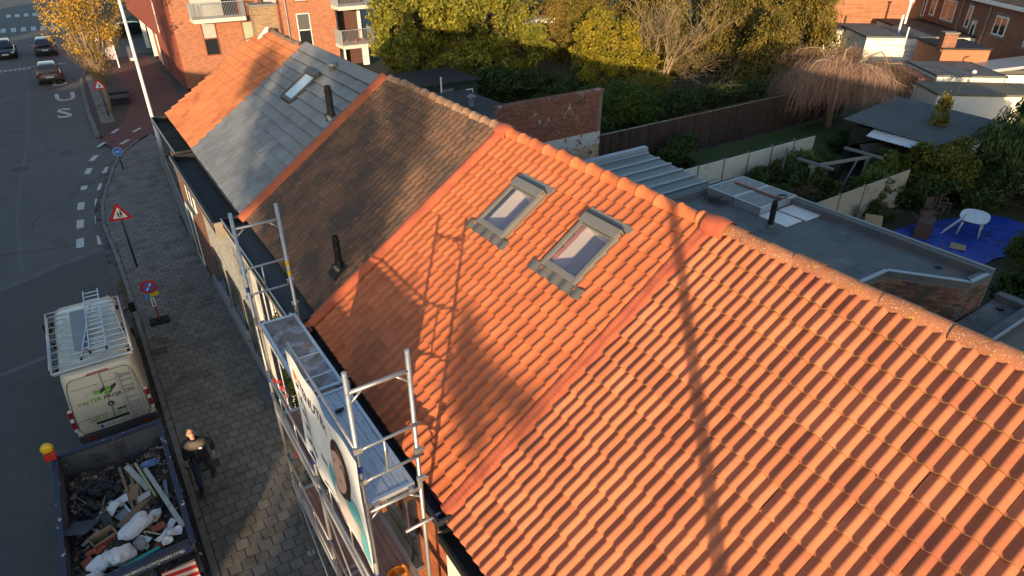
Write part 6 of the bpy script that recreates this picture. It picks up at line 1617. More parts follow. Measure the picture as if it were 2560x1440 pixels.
# ================================================================ houses across the gardens
E1 = Vector((.772,-.636,0)); E2 = Vector((.636,.772,0)); RZB = math.atan2(-.636,.772)
C1 = Vector((68.26,32.89,0))
m_fb = M("brown red house brick", (.22,.09,.055), rough=.88, var=.18, scale=2, brick=('XY',(.24,.15,.11),.23,.075,.009))
fb = thing("brick_house", "two-storey brown brick house row with white windows across the gardens", "house", C1, RZB)
MB().box(0,9,-22,0,-.2,5.75).build("wall", m_fb, fb); MB().prism([(-.35,-22.2,5.75),(9.3,-22.2,5.75),(9.3,-22.2,5.95),(4.5,-22.2,8.0),(-.35,-22.2,5.95)], (0,22.4,0)).build("roof", m_brown, fb)
MB().box(-.45,-.3,-22.2,.1,5.7,5.95).build("cornice", WHITE_PAINT, fb)
def hwin(par, t0, t1, z0, z1):
    w_ = MB(); w_.box(-.07,-.003,-t1,-t1+.09,z0,z1); w_.box(-.07,-.003,-t0-.09,-t0,z0,z1); w_.box(-.07,-.003,-t1+.09,-t0-.09,z0,z0+.09); w_.box(-.07,-.003,-t1+.09,-t0-.09,z1-.09,z1)
    if t1-t0 > 1: w_.box(-.07,-.003,-(t0+t1)/2-.05,-(t0+t1)/2+.05,z0+.09,z1-.09)
    wo = w_.build("window", WHITE_PAINT, par); MB().box(-.04,-.006,-t1+.09,-t0-.09,z0+.09,z1-.09).build("pane", m_glassd, wo); MB().box(-.16,-.003,-t1-.15,-t0+.15,z0-.15,z0-.002).build("sill", m_kerb, wo); MB().box(-.05,-.003,-t1-.15,-t0+.15,z1+.002,z1+.22).build("lintel", m_kerb, wo)
for w4 in ((.05,.6,3.4,4.9),(1.6,2.5,3.7,5.2),(3.75,5.9,3.65,5.3),(8.0,8.65,3.6,5.25),(9.1,9.75,2.85,4.25),(12.2,13.85,3.7,5.05),(16.5,18.2,3.5,5.0)): hwin(fb, *w4)
for t_ in (7.0,11.2): MB().tube([(-.1,-t_,1.0),(-.1,-t_,5.7)], .05, 6).build("downpipe", m_zincg, fb)
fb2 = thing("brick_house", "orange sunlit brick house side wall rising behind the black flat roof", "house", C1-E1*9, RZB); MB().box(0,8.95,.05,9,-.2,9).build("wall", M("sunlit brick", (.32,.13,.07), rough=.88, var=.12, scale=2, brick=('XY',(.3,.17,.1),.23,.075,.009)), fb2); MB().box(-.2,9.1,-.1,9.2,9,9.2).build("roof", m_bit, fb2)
MB().tube([(1.0,0,3.3),(1.0,0,9)], .05, 6).build("downpipe", DARK_METAL, fb2)
def annex(label, p, w, d, h, wall, roof, cat="extension", nm="annex", par=.0, z0=-.2, extra=None):
    t = thing(nm, label, cat, (p[0],p[1],z0), RZB)
    MB().box(0,w,0,d,0,h-z0-.12).build("wall", wall, t); MB().box(-.08,w+.08,-.08,d+.08,h-z0-.12,h-z0).build("roof", roof, t)
    return t
m_ww = M("white painted brick", (.66,.64,.58), rough=.8, var=.08, scale=2, brick=('XY',(.6,.58,.52),.23,.075,.006))
P0 = Vector((52.7,28.9,0))
t = annex("sunlit white rear extension with a grey flat roof", P0, 5.0, 5.5, 3.5, m_ww, m_flat); MB().tube([(2.9,-.05,.3),(2.9,-.05,4.4)], .06, 6).build("vent_pipe", WHITE_PAINT, t); MB().tube([(3.2,2.2,3.6),(3.2,2.2,5.0)], .09, 8).build("chimney_pipe", WHITE_PAINT, t)
w_ = MB().box(3.2,4.1,-.1,-.003,.9,1.6).build("window_hood", m_flat, t); MB().box(3.1,4.2,-.2,-.003,.7,.8).build("sill", m_kerb, t)
t = annex("black flat roofed extension below the brick house row", Vector((58.5,27.5,0)), 8.0, 9.5, 3.2, m_ww, m_bit); MB().tube([(1.2,6.5,3.3),(1.2,6.5,5.2)], .1, 8).build("chimney_pipe", WHITE_PAINT, t); MB().box(1.0,1.4,6.4,6.6,5.2,5.35).build("pipe_cap", WHITE_PAINT, t)
t = annex("white low wall building with lit top behind the black roof", Vector((54.5,33.5,0)), 5.0, 3.5, 3.3, m_ww, m_flat)
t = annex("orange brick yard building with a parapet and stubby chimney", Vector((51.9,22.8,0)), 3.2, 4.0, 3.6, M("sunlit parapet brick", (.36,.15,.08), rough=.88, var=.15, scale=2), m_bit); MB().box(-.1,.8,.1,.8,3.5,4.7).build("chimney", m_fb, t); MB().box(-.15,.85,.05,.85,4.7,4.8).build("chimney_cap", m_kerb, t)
t = annex("white porch with a grey-green awning beside the orange yard building", Vector((50.6,23.8,0)), 1.6, 1.5, 2.4, m_ww, M("awning cloth", (.35,.33,.22), rough=.8))
t = annex("grey flat roofed white shed with a white stove pipe", Vector((46.75,20.35,0)), 4.2, 4.5, 2.8, m_ww, m_flat); MB().box(-1.0,-.05,.2,4.5,0,2.7).build("red_side", m_fb, t); MB().ball((2.6,.8,3.05), .14, 10, 7).build("roof_ball", WHITE_PAINT, t)
t = annex("low whitewashed outhouse with a small dark window and mossy roof", Vector((43.6,18.6,0)), 6.5, 3.2, 2.4, m_white_wall, M("mossy roof", (.14,.13,.1), rough=.9, var=.3, scale=2)); MB().box(1.6,2.2,-.03,-.003,.9,1.4).build("window", m_glassd, t)
MB().tube([(5.6,1.0,2.5),(5.6,1.0,4.2),(5.9,1.0,4.3)], .07, 8).build("stove_pipe", WHITE_PAINT, t)
t = thing("lean_to_roof", "white framed pitched lean-to beside the brown brick house row", "roof", (51.2,20.4,0), RZB); MB().prism([(0,0,2.2),(6,0,3.1),(6,0,3.3),(0,0,2.4)], (0,2.6,0)).build("sheet", m_cop, t); MB().box(-.05,6.1,-.08,0,2.1,2.3).build("edge", WHITE_PAINT, t)
MB().box(0,6,.1,2.5,-.2,2.15).build("wall", m_ww, t)
cs = thing("garage_shed", "workshop with a dark corrugated grey roof in the middle of the gardens", "shed", (37,15.6,-.2))
O = (37,15.6,-.2)
q = [Vector(p_) for p_ in ((33.5,12.6,2.35),(35.3,12.2,2.3),(41.2,14.8,2.45),(37.6,19.2,2.6),(33.5,18.0,2.5))]
def cor(i, j):
    a_ = Vector((33.3,12.4,2.3)).lerp(Vector((33.3,18.4,2.5)), i); c_ = Vector((40.2,13.6,2.35)).lerp(Vector((40.0,19.2,2.6)), i)
    p_ = a_.lerp(c_, j); p_.z += .016*math.sin(i*2*math.pi*44); return p_
b = MB(); b.grid(cor, 352, 1); b.build("corrugated_roof", M("dark corrugated cement", (.085,.095,.105), rough=.85, var=.2, scale=.8, fine=.1, col2=((.06,.065,.07),.6,.5,.7)), cs, O, smooth=True)
MB().box(33.7,39.7,12.9,18.0,-.2,2.2).build("wall", m_dk, cs, O); MB().prism([(33.3,12.3,2.2),(40.2,13.5,2.25),(40.2,13.4,2.25),(33.3,12.2,2.2)], (0,0,.16)).build("edge_beam", m_cop, cs, O)
b = MB(); b.grid(lambda i,j: Vector((32.3+1.25*i+.1*j, 12.9+3.6*j+.3*i, 2.22+.02*math.sin(j*2*math.pi*24)+.1*i)), 1, 190)
b.build("white_corrugated_sheet", M("white corrugated sheet", (.5,.52,.54), rough=.5, var=.1), cs, O, smooth=True)
# ================================================================ trees and shrubs
def leaves(mb, blobs, n, size, gap=.0, droop=0.0, up=.4, shell=.55, aspect=1.6, nscale=.55):
    tot = sum(b_[3]*b_[4]+b_[3]*b_[5]+b_[4]*b_[5] for b_ in blobs)
    for (cx, cy, cz, rx, ry, rz) in blobs:
        k = int(n*(rx*ry+rx*rz+ry*rz)/tot); sd_ = random.random()*90
        tries = 0; made = 0
        while made < k and tries < k*5:
            tries += 1
            d = Vector((random.gauss(0,1),random.gauss(0,1),random.gauss(0,1))).normalized()
            r = shell+(1-shell)*random.random()**.6
            lump = 1+.42*noise.noise(Vector((d.x*2.1+sd_,d.y*2.1,d.z*2.1)))+.22*noise.noise(Vector((d.x*5+sd_,d.y*5,d.z*5)))
            p = Vector((cx+d.x*rx*r*lump, cy+d.y*ry*r*lump, cz+d.z*rz*r*lump))
            if p.z < -.15: continue
            if noise.noise(Vector((p.x/nscale,p.y/nscale,p.z/nscale))*.5) < gap-.25: continue
            nrm = (d*up+Vector((random.gauss(0,1),random.gauss(0,1),random.gauss(0,1)+.3))*.6).normalized()
            t = nrm.cross(Vector((random.gauss(0,1),random.gauss(0,1),random.gauss(0,1)-droop*3))).normalized()
            if droop: t = (t*(1-droop)+Vector((0,0,-1))*droop+d*.3*droop).normalized()
            bt = nrm.cross(t).normalized()
            s = size*random.uniform(.6,1.35)
            a, c = t*s*aspect*.5, bt*s*.5
            mb.add([p-a, p+c*.9, p+a, p-c*.9], [(0,1,2,3)])
            made += 1
def limb(mb, p, d, L_, r, depth, spread=.6, up=.12, n=5, kids=3, tips=None, minr=.006, bend=.25):
    pts = [Vector(p)]; rs = [r]; dd = Vector(d).normalized()
    for k in range(4):
        dd = (dd+Vector((random.gauss(0,bend),random.gauss(0,bend),random.gauss(0,bend)+up))*.5).normalized()
        pts.append(pts[-1]+dd*L_/4); rs.append(max(minr, r*(1-.16*(k+1))))
    mb.tube(pts, rs, n, cap=False)
    if depth == 0:
        if tips is not None: tips.append(pts[-1])
        return
    for k in range(kids):
        i = random.randint(2,4)
        nd = (dd+Vector((random.gauss(0,1),random.gauss(0,1),random.gauss(0,.6)))*spread).normalized()
        limb(mb, pts[i], nd, L_*random.uniform(.55,.85), rs[i]*.62, depth-1, spread, up, max(3,n-1), kids, tips, minr, bend)
m_bark = M("grey brown bark", (.09,.07,.05), rough=.95, var=.3, scale=6, bump=.6, bscale=30)
m_barkp = M("pale dry bark", (.27,.2,.12), rough=.95, var=.25, scale=6, bump=.5, bscale=30)
def tree(name, label, cat, base, hgt, blobs, n, size, mat, bark=None, tr=.16, gap=0.0, droop=0.0, group=None, depth=2, shell=.5, aspect=1.6, limbs=True, up=.4):
    t = thing(name, label, cat, base, 0, group)
    b = MB()
    ex_ = []
    for (cx, cy, cz, rx, ry, rz) in blobs:
        ex_.append((cx, cy, cz, rx*.78, ry*.78, rz*.78))
        for q in range(6):
            d = Vector((random.gauss(0,1),random.gauss(0,1),random.gauss(.25,.8))).normalized(); k = random.uniform(.28,.52)
            ex_.append((cx+d.x*rx*.72, cy+d.y*ry*.72, cz+d.z*rz*.72, rx*k, ry*k, rz*k))
    if name != "opposite_tree": blobs = ex_
    top = max(b_[2] for b_ in blobs)
    b.tube([(0,0,-.1),(random.gauss(0,.05),random.gauss(0,.05),top*.4),(random.gauss(0,.15),random.gauss(0,.15),top*.8)], [tr,tr*.8,tr*.4], 8)
    if limbs:
        for (cx, cy, cz, rx, ry, rz) in blobs:
            for q in range(3 if len(blobs) < 12 else 1): limb(b, (0,0,top*random.uniform(.2,.45)), (cx+random.gauss(0,rx*.5), cy+random.gauss(0,ry*.5), max(.3,cz-top*.3)+random.gauss(0,.3)), max(.6,(Vector((cx,cy,cz-top*.3))).length*.8), tr*.45, 1, .6, .1, 5, 3)
    b.build("trunk", bark or m_bark, t, smooth=True, fix=False)
    c = MB(); leaves(c, blobs, int(n*2.0), size*.7, gap, droop, up, shell, aspect); c.build("crown", mat, t, fix=False)
    return t
G_mid = leaf_mat("mid green leaf", (.03,.06,.012), (.13,.16,.026))
G_yel = leaf_mat("yellow green leaf", (.07,.09,.014), (.30,.24,.03))
G_dark = leaf_mat("dark green leaf", (.016,.034,.009), (.065,.10,.022))
G_con = leaf_mat("olive conifer needles", (.045,.048,.010), (.24,.17,.03), trans=.12)
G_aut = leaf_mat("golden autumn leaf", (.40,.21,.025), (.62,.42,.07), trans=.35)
G_wil = leaf_mat("willow leaf", (.025,.055,.016), (.10,.14,.036))
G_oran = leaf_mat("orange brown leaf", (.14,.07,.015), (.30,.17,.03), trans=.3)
random.seed(21)
# --- golden street tree: vase of upright limbs
st = thing("street_tree", "golden autumn street tree with upright spreading limbs beside the benches", "tree", (1.8,52.6,0))
b = MB(); b.tube([(0,0,-.1),(0,0,1.3),(.03,0,2.1)], [.17,.14,.13], 10); tips = []
for k in range(15):
    a = 2*math.pi*k/15+random.uniform(-.2,.2); sp = random.uniform(.12,.52)
    limb(b, (0,0,random.uniform(1.3,2.3)), (math.cos(a)*sp, math.sin(a)*sp, 1), random.uniform(3.6,5.4), .06, 2, .32, .10, 5, 3, tips, .008, .1)
b.build("trunk", m_barkp, st, smooth=True, fix=False)
c = MB(); d_ = MB()
for i in range(15000):
    z = 2.4+8*random.random()**.75; a = random.uniform(0,6.283); R = .5+(z-2.0)*.62 if z < 7 else 3.6-(z-7)*.4
    r = R*math.sqrt(random.random())*(.8+.4*noise.noise(Vector((math.cos(a)*1.5,math.sin(a)*1.5,z*.5))))
    p = Vector((r*math.cos(a), r*math.sin(a), z))
    if noise.noise(p*.9) < -.12: continue
    dens = min(1,(z-2.2)/2.6)
    if random.random() > dens: continue
    s = random.uniform(.05,.1); t_ = Vector((random.gauss(0,1),random.gauss(0,1),random.gauss(0,1))).normalized(); u_ = t_.orthogonal().normalized()
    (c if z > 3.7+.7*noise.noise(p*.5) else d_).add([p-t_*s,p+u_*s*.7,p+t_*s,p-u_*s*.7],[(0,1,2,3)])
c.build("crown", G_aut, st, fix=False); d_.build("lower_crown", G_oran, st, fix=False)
b = MB()
for i in range(1500):
    a = random.uniform(0,6.283); z = random.uniform(1.6,4.6); r = (.2+(z-1.5)*.6)*random.uniform(.5,1.15)
    p = Vector((r*math.cos(a), r*math.sin(a), z)); q = p+Vector((math.cos(a)*.35,math.sin(a)*.35,.6))*random.uniform(.5,1.3); w = Vector((-math.sin(a),math.cos(a),0))*.008
    b.add([p-w,p+w,q],[(0,1,2)])
tag(b.build("twigs", m_barkp, st, fix=False), kind='stuff')
# --- trees behind the gardens
tree("broadleaf_tree", "large yellow green broadleaf tree next to the apartment balconies", "tree", (24,49.5,-.2), 9, [(0,0,5.0,4.2,4.0,4.2),(-1.5,-2,2.6,3.2,3,2.4),(2.5,0,6.5,3,3,3.2)], 16000, .24, leaf_mat("sunlit green leaf", (.075,.10,.014), (.34,.29,.035)), tr=.25, gap=.2)
tree("broadleaf_tree", "broad yellow green tree above the green garden shed", "tree", (28.5,46.5,-.2), 9, [(0,0,4.6,4.4,4.2,4.0),(2.2,-1.5,2.4,3,2.6,2.3),(-2,-2.5,2.0,3.2,2.6,2.0)], 16000, .24, leaf_mat("sunlit green leaf", (.075,.10,.014), (.34,.29,.035)), tr=.25, gap=.2)
tree("garden_shrub", "dark green shrub mass behind the garden shed", "shrub", (25.5,41.5,-.2), 4, [(0,0,1.1,3.0,2.2,1.4),(3,-1,.9,2.2,1.9,1.2)], 7000, .2, G_dark, tr=.1)
tree("garden_shrub", "dense dark green shrub between the shed and the old brick wall", "shrub", (28.0,36,-.2), 4, [(0,0,.8,2.4,1.9,1.1),(2.6,2,1.0,2.0,1.8,1.3)], 6500, .17, G_dark, tr=.1)
tree("garden_shrub", "rounded mid green bush rising over the old brick wall's end", "shrub", (27.3,29.5,-.2), 4, [(0,0,1.7,2.2,1.9,2.1),(1.6,-.4,1.2,1.8,1.6,1.5),(1.4,3.2,1.2,2.2,2.0,1.5)], 12000, .14, leaf_mat("fresh green leaf", (.025,.055,.008), (.085,.13,.02)), tr=.1)
tree("broadleaf_tree", "bushy tree with bright yellow leaves left of the bare tree", "tree", (34.2,38.5,-.2), 6, [(0,0,3.6,2.8,2.6,2.3),(-1.8,-1.2,2.2,2.2,2,1.6),(1.6,-1,2.0,2.2,2,1.7)], 9000, .17, leaf_mat("bright yellow leaf", (.13,.13,.014), (.44,.33,.03), trans=.35), tr=.14, gap=.16)
tree("garden_shrub", "low yellow green undergrowth at the foot of the bare tree", "shrub", (36.2,36.0,-.2), 3, [(0,0,.9,2.4,1.8,1.1),(-2.2,-1.5,.9,2.0,1.8,1.1)], 7000, .14, G_yel, tr=.06)
tree("garden_shrub", "shaded green undergrowth behind the board fence", "shrub", (33.5,30.5,-.2), 3, [(0,0,.8,3.2,2.6,1.1),(4,-1.5,.9,3.0,2.2,1.2),(8,-2.0,.9,3.0,2.2,1.3)], 9000, .16, G_dark, tr=.06)
# bare tree
bt_ = thing("bare_tree", "leafless pale tree with many fine branches behind the board fence", "tree", (38,36.5,-.2)); b = MB()
for k in range(5): limb(b, (random.gauss(0,.3),random.gauss(0,.3),-.1), (random.gauss(0,.3),random.gauss(0,.3),1), random.uniform(3.0,4.2), .16-.02*k, 4, .55, .16, 6, 3, None, .012, .2)
b.build("trunk", m_barkp, bt_, smooth=True, fix=False)
b = MB()
for k in range(60): limb(b, (random.uniform(-.5,4.5),random.uniform(-3.2,.5),random.uniform(.8,3.0)), (random.gauss(.3,.6),random.gauss(-.4,.6),random.uniform(-.2,.6)), random.uniform(1.0,2.0), .018, 1, .7, -.05, 3, 4, None, .006, .3)
tag(b.build("branches", M("dull twig", (.16,.115,.07), rough=.95, var=.2), bt_, fix=False), kind='stuff')
# conifers
def conifer(label, base, hgt, R, n, mat=G_con, seed=0):
    t = thing("conifer", label, "tree", base); random.seed(200+seed)
    MB().tube([(0,0,-.1),(0,0,hgt*.95)], [.3,.05], 8).build("trunk", m_bark, t, smooth=True)
    c = MB(); nb = 240
    for k in range(nb):
        z = hgt*(.06+.9*(k/nb)); rr = R*(1-.86*(z/hgt))**.85*random.uniform(.75,1.12); a = random.uniform(0,6.283)
        d = Vector((math.cos(a),math.sin(a),0)); m_ = max(5,int(2.3*n/nb*(.35+1.3*rr/R)))
        for q in range(m_):
            f = .2+.8*random.random()**.7
            p = Vector((0,0,z))+d*rr*f+Vector((0,0,-.45*rr*f*f+.1*rr*f))+Vector((random.gauss(0,.22),random.gauss(0,.22),random.gauss(-.12,.16)))
            tdir = (d*.55+Vector((random.gauss(0,.45),random.gauss(0,.45),-.75))).normalized(); sd_ = tdir.cross(Vector((random.gauss(0,1),random.gauss(0,1),random.gauss(0,1)))).normalized()
            l_ = random.uniform(.14,.34); w = random.uniform(.025,.06)
            c.add([p-sd_*w*.6,p+sd_*w*.6,p+tdir*l_*.6+sd_*w,p+tdir*l_,p+tdir*l_*.6-sd_*w],[(0,1,2,3,4)])
    c.build("crown", mat, t, fix=False)
for k, (lb, x, y, h_, R, n) in enumerate((("tall drooping spruce directly behind the bare tree",42.5,41.5,11,4.0,9000),("broad golden olive spruce between the bare tree and the white houses",49,38.5,12,4.8,12000),("drooping spruce standing above the weeping tree",53.5,35,10.5,4.6,11000),("slim spruce beside the orange far brick building",40.5,48.5,10,3.4,7500),("dark spruce at the back of the group near the white lit extension",56.5,36.5,9,3.6,8000),("shaded low spruce right above the board fence",46,32.5,6.2,3.4,7000),("far dark spruce standing behind the bare tree's crown",47,49,13,4.5,8000),("far tall spruce behind the golden olive spruce",55,45,13,5,9000),("far spruce peeking between the bare tree and the yellow tree",42,53,12,4.5,7000),("far broad spruce beside the sunlit brick side wall",62,43,12,4.5,8000))):
    conifer(lb, (x,y,-.2), h_, R, n, G_con, k)
random.seed(77)
# weeping tree: pale arched limbs with hanging reddish strands
wt = thing("weeping_tree", "weeping tree with arched pale limbs and a curtain of reddish bare twigs", "tree", (40,23,-.2))
b = MB(); b.tube([(0,0,-.1),(-.1,0,1.0),(.05,.05,2.3),(.0,.1,3.1)], [.24,.19,.16,.12], 9); arcs = []
for k in range(15):
    a = 2*math.pi*k/15+random.uniform(-.2,.2); R = random.uniform(2.4,4.9); zt = random.uniform(3.2,4.9)
    pts = [Vector((0,.05,2.0+.08*k))]
    for q in range(1, 8):
        f = q/7; pts.append(Vector((math.cos(a+.15*math.sin(f*4+k))*R*f, math.sin(a+.15*math.sin(f*4+k))*R*f*.85, 2.0+(zt-2.0)*math.sin(math.pi*min(1,f*.78))**.8+random.gauss(0,.08))))
    b.tube(pts, [.10,.09,.08,.07,.055,.045,.03,.012], 6, cap=False); arcs.append(pts)
b.build("trunk", m_barkp, wt, smooth=True, fix=False)
c = MB(); lv = MB()
for i in range(9500):
    pts = random.choice(arcs); f = .12+.88*random.random()**.8; q = f*7; k = min(6,int(q)); p = pts[k].lerp(pts[k+1], q-k)+Vector((random.gauss(0,.5),random.gauss(0,.5),random.gauss(-.05,.14)))
    rr = Vector((p.x,p.y,0)); out = rr.normalized()*.22 if rr.length > .1 else Vector((.1,0,0))
    L_ = random.uniform(.8,2.6)*min(1,.35+rr.length/3.5); a = p; w0 = Vector((-out.y,out.x,random.gauss(0,.1))).normalized()*random.uniform(.003,.008)
    for s_ in range(3):
        e = a+Vector((out.x*(1-.3*s_)+random.gauss(0,.12), out.y*(1-.3*s_)+random.gauss(0,.12), -L_/3*(.6+.3*s_)))
        if e.z < .1: break
        c.add([a-w0,a+w0,e+w0*.7,e-w0*.7],[(0,1,2,3)]); a = e
    if random.random() < .3:
        s_ = random.uniform(.03,.06); a = p.lerp(a, random.random()); lv.add([a+Vector((-s_,0,0)),a+Vector((0,0,s_)),a+Vector((s_,.02,0)),a+Vector((0,.03,-s_))],[(0,1,2,3)])
c.build("hanging_twigs", M("reddish twig", (.25,.155,.11), rough=.95, var=.35, scale=1.5, rnd=.35, hue=.03), wt, fix=False)
lv.build("leaves", G_yel, wt, fix=False)
# willow and shrubs of the near gardens
def hang(label, nm, base, blobs, n, mat, seed, grp=None):
    random.seed(seed); return tree(nm, label, "tree", base, 5, blobs, n, .1, mat, tr=.14, droop=.75, aspect=3.2, shell=.35)
hang("big drooping green willow at the edge of the garden by the tarpaulin", "willow_tree", (38.2,11.0,-.2), [(-.6,0,2.2,2.2,2.2,2.1),(-2.0,1.0,1.5,1.8,1.8,1.6),(1.4,-1,2.4,2.4,2.2,2.1),(2.8,1.2,2.2,2.2,2.2,2.1),(-1.6,-2.4,1.2,1.9,1.8,1.5)], 40000, G_wil, 5)
random.seed(31)
SH = [("leafy shrub with reddish flowers at the white garden wall",(26.6,18.2),.85,G_dark,.12,2600),("tangled ivy shrub covering the white garden wall's middle",(28.9,17.9),1.25,G_mid,.13,5200),("wide evergreen shrub in front of the white garden wall",(27.6,16.4),1.25,G_dark,.13,5600),("green shrub between the pergola and the concrete fence",(29.8,14.3),1.15,G_mid,.12,4600),("yellow leaved vine tree beside the corrugated workshop",(33.2,13.4),1.7,leaf_mat("vine leaf", (.03,.055,.01), (.16,.15,.022)),.14,7600),("dark hedge shrub behind the wooden garden chairs",(32.2,12.9),1.2,G_dark,.13,5600),("dark hedge behind the white garden table",(34.5,11.0),1.3,G_dark,.13,6200),("bright yellow green shrub at the corner of the tarpaulin",(30.0,7.2),1.1,leaf_mat("lime leaf", (.04,.06,.01), (.15,.16,.025)),.1,7000),("dark green shrub beside the low extension's corner",(26.0,5.6),1.4,G_dark,.12,6800),("dark leafy bush in front of the board fence on the lawn",(26.4,23.2),1.15,G_dark,.12,5200),("small grey green bush against the pergola post",(28.6,15.3),.7,G_mid,.1,2200),("slender pale green sapling above the corrugated roof",(36.6,15.2),.7,G_yel,.12,1500),("overgrown shrub behind the playhouse",(31.2,17.7),.9,G_dark,.12,3200),("ivy covered shrub beside the playhouse",(33.9,15.2),1.1,G_mid,.12,4200),("loose shrub in front of the corrugated workshop wall",(32.6,14.4),1.3,G_mid,.12,5200),("wild shrub between the workshop and the willow",(35.6,12.0),1.4,G_dark,.12,6000),("low bramble at the tarpaulin's fence side",(28.6,13.0),.6,G_dark,.09,2400),("reddish shrub along the concrete fence",(25.4,15.2),1.0,leaf_mat("reddish leaf", (.03,.03,.012), (.10,.06,.025)),.1,4000),("small shrub under the weeping tree",(36.5,19.6),.9,G_dark,.12,3000)]
for lb, (x, y), r, mt, sz, n in SH:
    hh = 1.15 if "sapling" not in lb else 3.2
    tree("garden_shrub", lb, "shrub", (x,y,-.2), 2, [(0,0,hh if hh > 2 else r*.8,r,r*.9,r*.9),(r*.6,-r*.3,r*.6,r*.75,r*.7,r*.65),(-r*.6,r*.2,r*.55,r*.7,r*.7,r*.6)] if hh < 2 else [(0,0,3.2,.5,.5,1.0),(.2,.1,2.2,.6,.6,.8)], n, sz, mt, tr=.05, gap=.08)
tree("vine_tree", "tall tangled vine bush hanging over the near edge of the corrugated workshop", "shrub", (33.0,12.9,-.2), 3, [(0,0,1.6,1.5,1.1,1.3),(.9,-.3,2.3,.9,.8,.7),(-.8,.6,2.0,.8,.8,.8),(1.9,-.4,1.4,1.1,.9,1.1)], 6500, .13, leaf_mat("vine leaf", (.03,.055,.01), (.16,.15,.022)), tr=.06, gap=.1)
tree("vine_tree", "dark elder bush in front of the playhouse and white corrugated sheet", "shrub", (31.2,14.6,-.2), 3, [(0,0,1.2,1.0,.9,1.0),(.6,.4,1.8,.7,.7,.6)], 3600, .12, G_mid, tr=.05, gap=.1)
# climber with flowers on the white facade, behind the scaffold
cl = thing("climbing_rose", "green climbing plant with red and pink flowers on the white house front", "plant", (2.3,11.6,0)); c = MB(); random.seed(9)
leaves(c, [(0,0,2.4,.22,.8,1.6),(0,.6,3.6,.18,.5,1.2),(-.1,-1.0,1.6,.3,.6,.9)], 5200, .06, .05); c.build("leaves", leaf_mat("rose leaf", (.015,.035,.008), (.08,.10,.02)), cl, fix=False)
for k in range(26): MB().ball((random.uniform(-.45,-.15),random.uniform(-1.4,1.0),random.uniform(.8,3.2)), random.uniform(.03,.06), 7, 5, .2).build("flower", M("red flower", (.5,.03,.04), rough=.7) if k % 3 else M("pink flower", (.6,.25,.25), rough=.7), cl)
MB().tube([(0,0,0),(.02,.1,1.5),(0,.2,3.2)], [.03,.025,.01], 6).build("stem", m_bark, cl)
# moss and weeds along kerb and joints
w = MB(); random.seed(3)
for i in range(2600):
    if random.random() < .6: x = -.27+random.gauss(0,.03); y = 13+abs(random.gauss(0,7))
    else: x = 2.2+random.gauss(0,.12); y = random.uniform(13,40)
    if noise.noise(Vector((x*2,y*.8,0))) < .0: continue
    a = random.uniform(0,6.28); s_ = random.uniform(.01,.03); p = Vector((x,y,.0)); q = p+Vector((math.cos(a)*s_,math.sin(a)*s_,s_*1.3)); e = Vector((-math.sin(a),math.cos(a),0))*s_*.35
    w.add([p-e,p+e,q],[(0,1,2)])
tag(w.build("weeds", leaf_mat("weed", (.02,.04,.008), (.06,.09,.015)), fix=False), "tiny green weeds along the kerb and house fronts", "weeds", kind='stuff')
# ================================================================ the other side of the street (behind and left of the camera; it shades the road)
random.seed(4)
def opp_house(label, Y0, Y1, x=-14.0, eave=5.0, ridge=7.0, mat=None):
    t = thing("opposite_house", label, "house", (x,(Y0+Y1)/2,0)); O = (x,(Y0+Y1)/2,0)
    MB().prism([(x,Y0,-.2),(x,Y0,eave),(x-4,Y0,ridge-.1),(x-8,Y0,eave),(x-8,Y0,-.2)], (0,Y1-Y0,0)).build("wall", mat or m_fb, t, O)
    MB().prism([(x+.3,Y0,eave-.1),(x-4,Y0,ridge),(x-8.3,Y0,eave-.1),(x-8.3,Y0,eave),(x-4,Y0,ridge+.12),(x+.3,Y0,eave)], (0,Y1-Y0,0)).build("roof", m_brown, t, O)
    n = max(2,int((Y1-Y0)/2.2))
    for k in range(n):
        y = Y0+(k+.5)*(Y1-Y0)/n
        for z in (.9,3.1):
            w_ = MB().box(x+.003,x+.05,y-.5,y+.5,z,z+1.4).build("window", WHITE_PAINT, t, O); MB().box(x+.052,x+.06,y-.42,y+.42,z+.08,z+1.32).build("pane", m_glassd, w_, O)
ys = [-4.7, 1.5, 8.0, 14.5, 20.5, 27.0, 33.0, 38.5, 43.4]
rg = [6.6, 7.0, 6.8, 7.2, 7.0, 7.3, 7.0, 7.2]
desc = ["brown brick", "dark brick", "narrow brick", "low brick", "plain brick", "wide brick", "tall brick", "corner brick"]
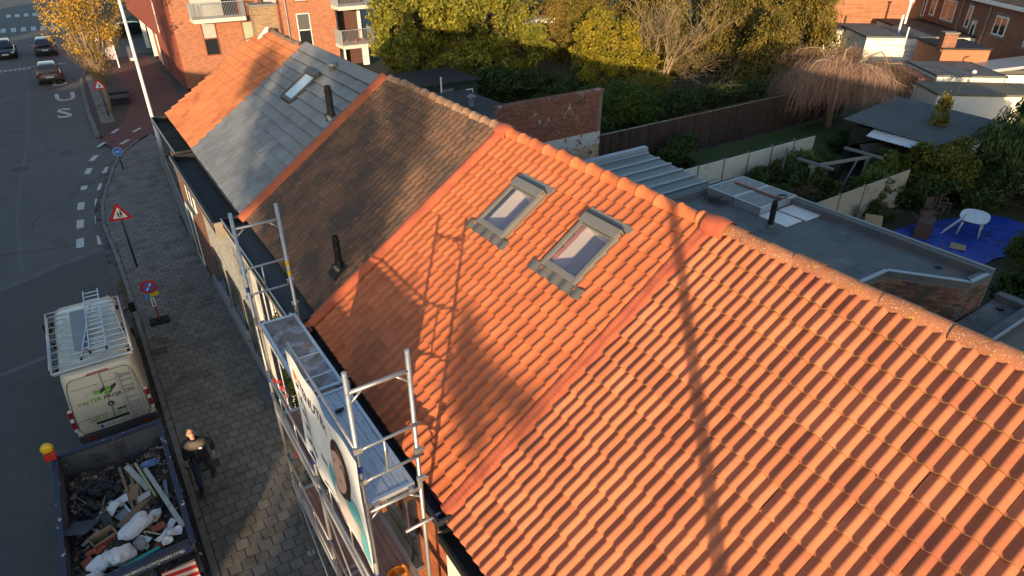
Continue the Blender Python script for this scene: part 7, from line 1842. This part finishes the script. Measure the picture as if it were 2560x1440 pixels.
for k in range(6): opp_house(desc[k]+" house facing the terrace from across the street", ys[k]+.02, ys[k+1]-.02, ridge=rg[k], eave=rg[k]-2)
ys2 = [45.6, 52, 59, 66.0]
for k in range(3): opp_house(("first", "middle", "last")[k]+" brick house past the alley across the street", ys2[k]+.02, ys2[k+1]-.02, ridge=8.0+.2*k, eave=5.6)
ys3 = [80, 90, 101]
for k in range(2): opp_house(("nearer", "further")[k]+" brick house beyond the crossing across the street", ys3[k]+.02, ys3[k+1]-.02, ridge=8.4, eave=6)
for k, (a, b_, h_) in enumerate(((-7.4,-4.75,4.4),(-24,-15.4,5.9),(33.4,43.4,3.0))):  # unseen boxes added and sized to shape sun on pavement and road
    t = thing("sunblocker", ("flat roofed garage added unseen beside the opposite houses to shade the pavement", "long flat roofed block added unseen to shade the pavement from across the street", "low flat roofed garage row added unseen, kept low to let sun reach the road")[k], "sunblocker", (-15,(a+b_)/2,0)); O = (-15,(a+b_)/2,0)
    MB().box(-19,-14,a,b_,-.2,h_).build("wall", m_fb, t, O); MB().box(-19.1,-13.9,a-.05,b_+.05,h_,h_+.12).build("roof", m_bit, t, O); MB().box(-13.998,-13.95,a+.3,b_-.3,0,2.2).build("door", m_cop, t, O)
PERP = Vector((.795,-.607,0))
def opp_tree(label, w, a, lobes, n, tr=.25, size=.26):
    # w: sideways position seen along the sun, a: distance towards it; lobes (dw, z, r)
    x, y = (1.31*w+a)/1.648, (-w+1.31*a)/1.648
    bl = [(PERP.x*dw, PERP.y*dw, z, r, r, r*.9) for dw, z, r in lobes]
    return tree("opposite_tree", label, "tree", (x,y,0), 14, bl, n, size, G_oran, tr=tr, gap=.17, shell=.15)
opp_tree("tall thinning tree behind the added sun blocks across the street", -5.2, -31, [(0,13.2,2.0),(1.7,14.1,.9),(1.0,12.0,1.0),(-2.0,12.9,1.2),(-.5,14.9,1.7),(-4.3,14.5,1.0),(-3.0,14.2,.9),(2.6,11.3,.85),(3.9,11.55,.6),(4.8,11.7,.35),(1.6,11.2,.8),(-.5,12.0,1.1),(.5,11.9,1.0),(-2.7,13.6,1.0)], 7000)
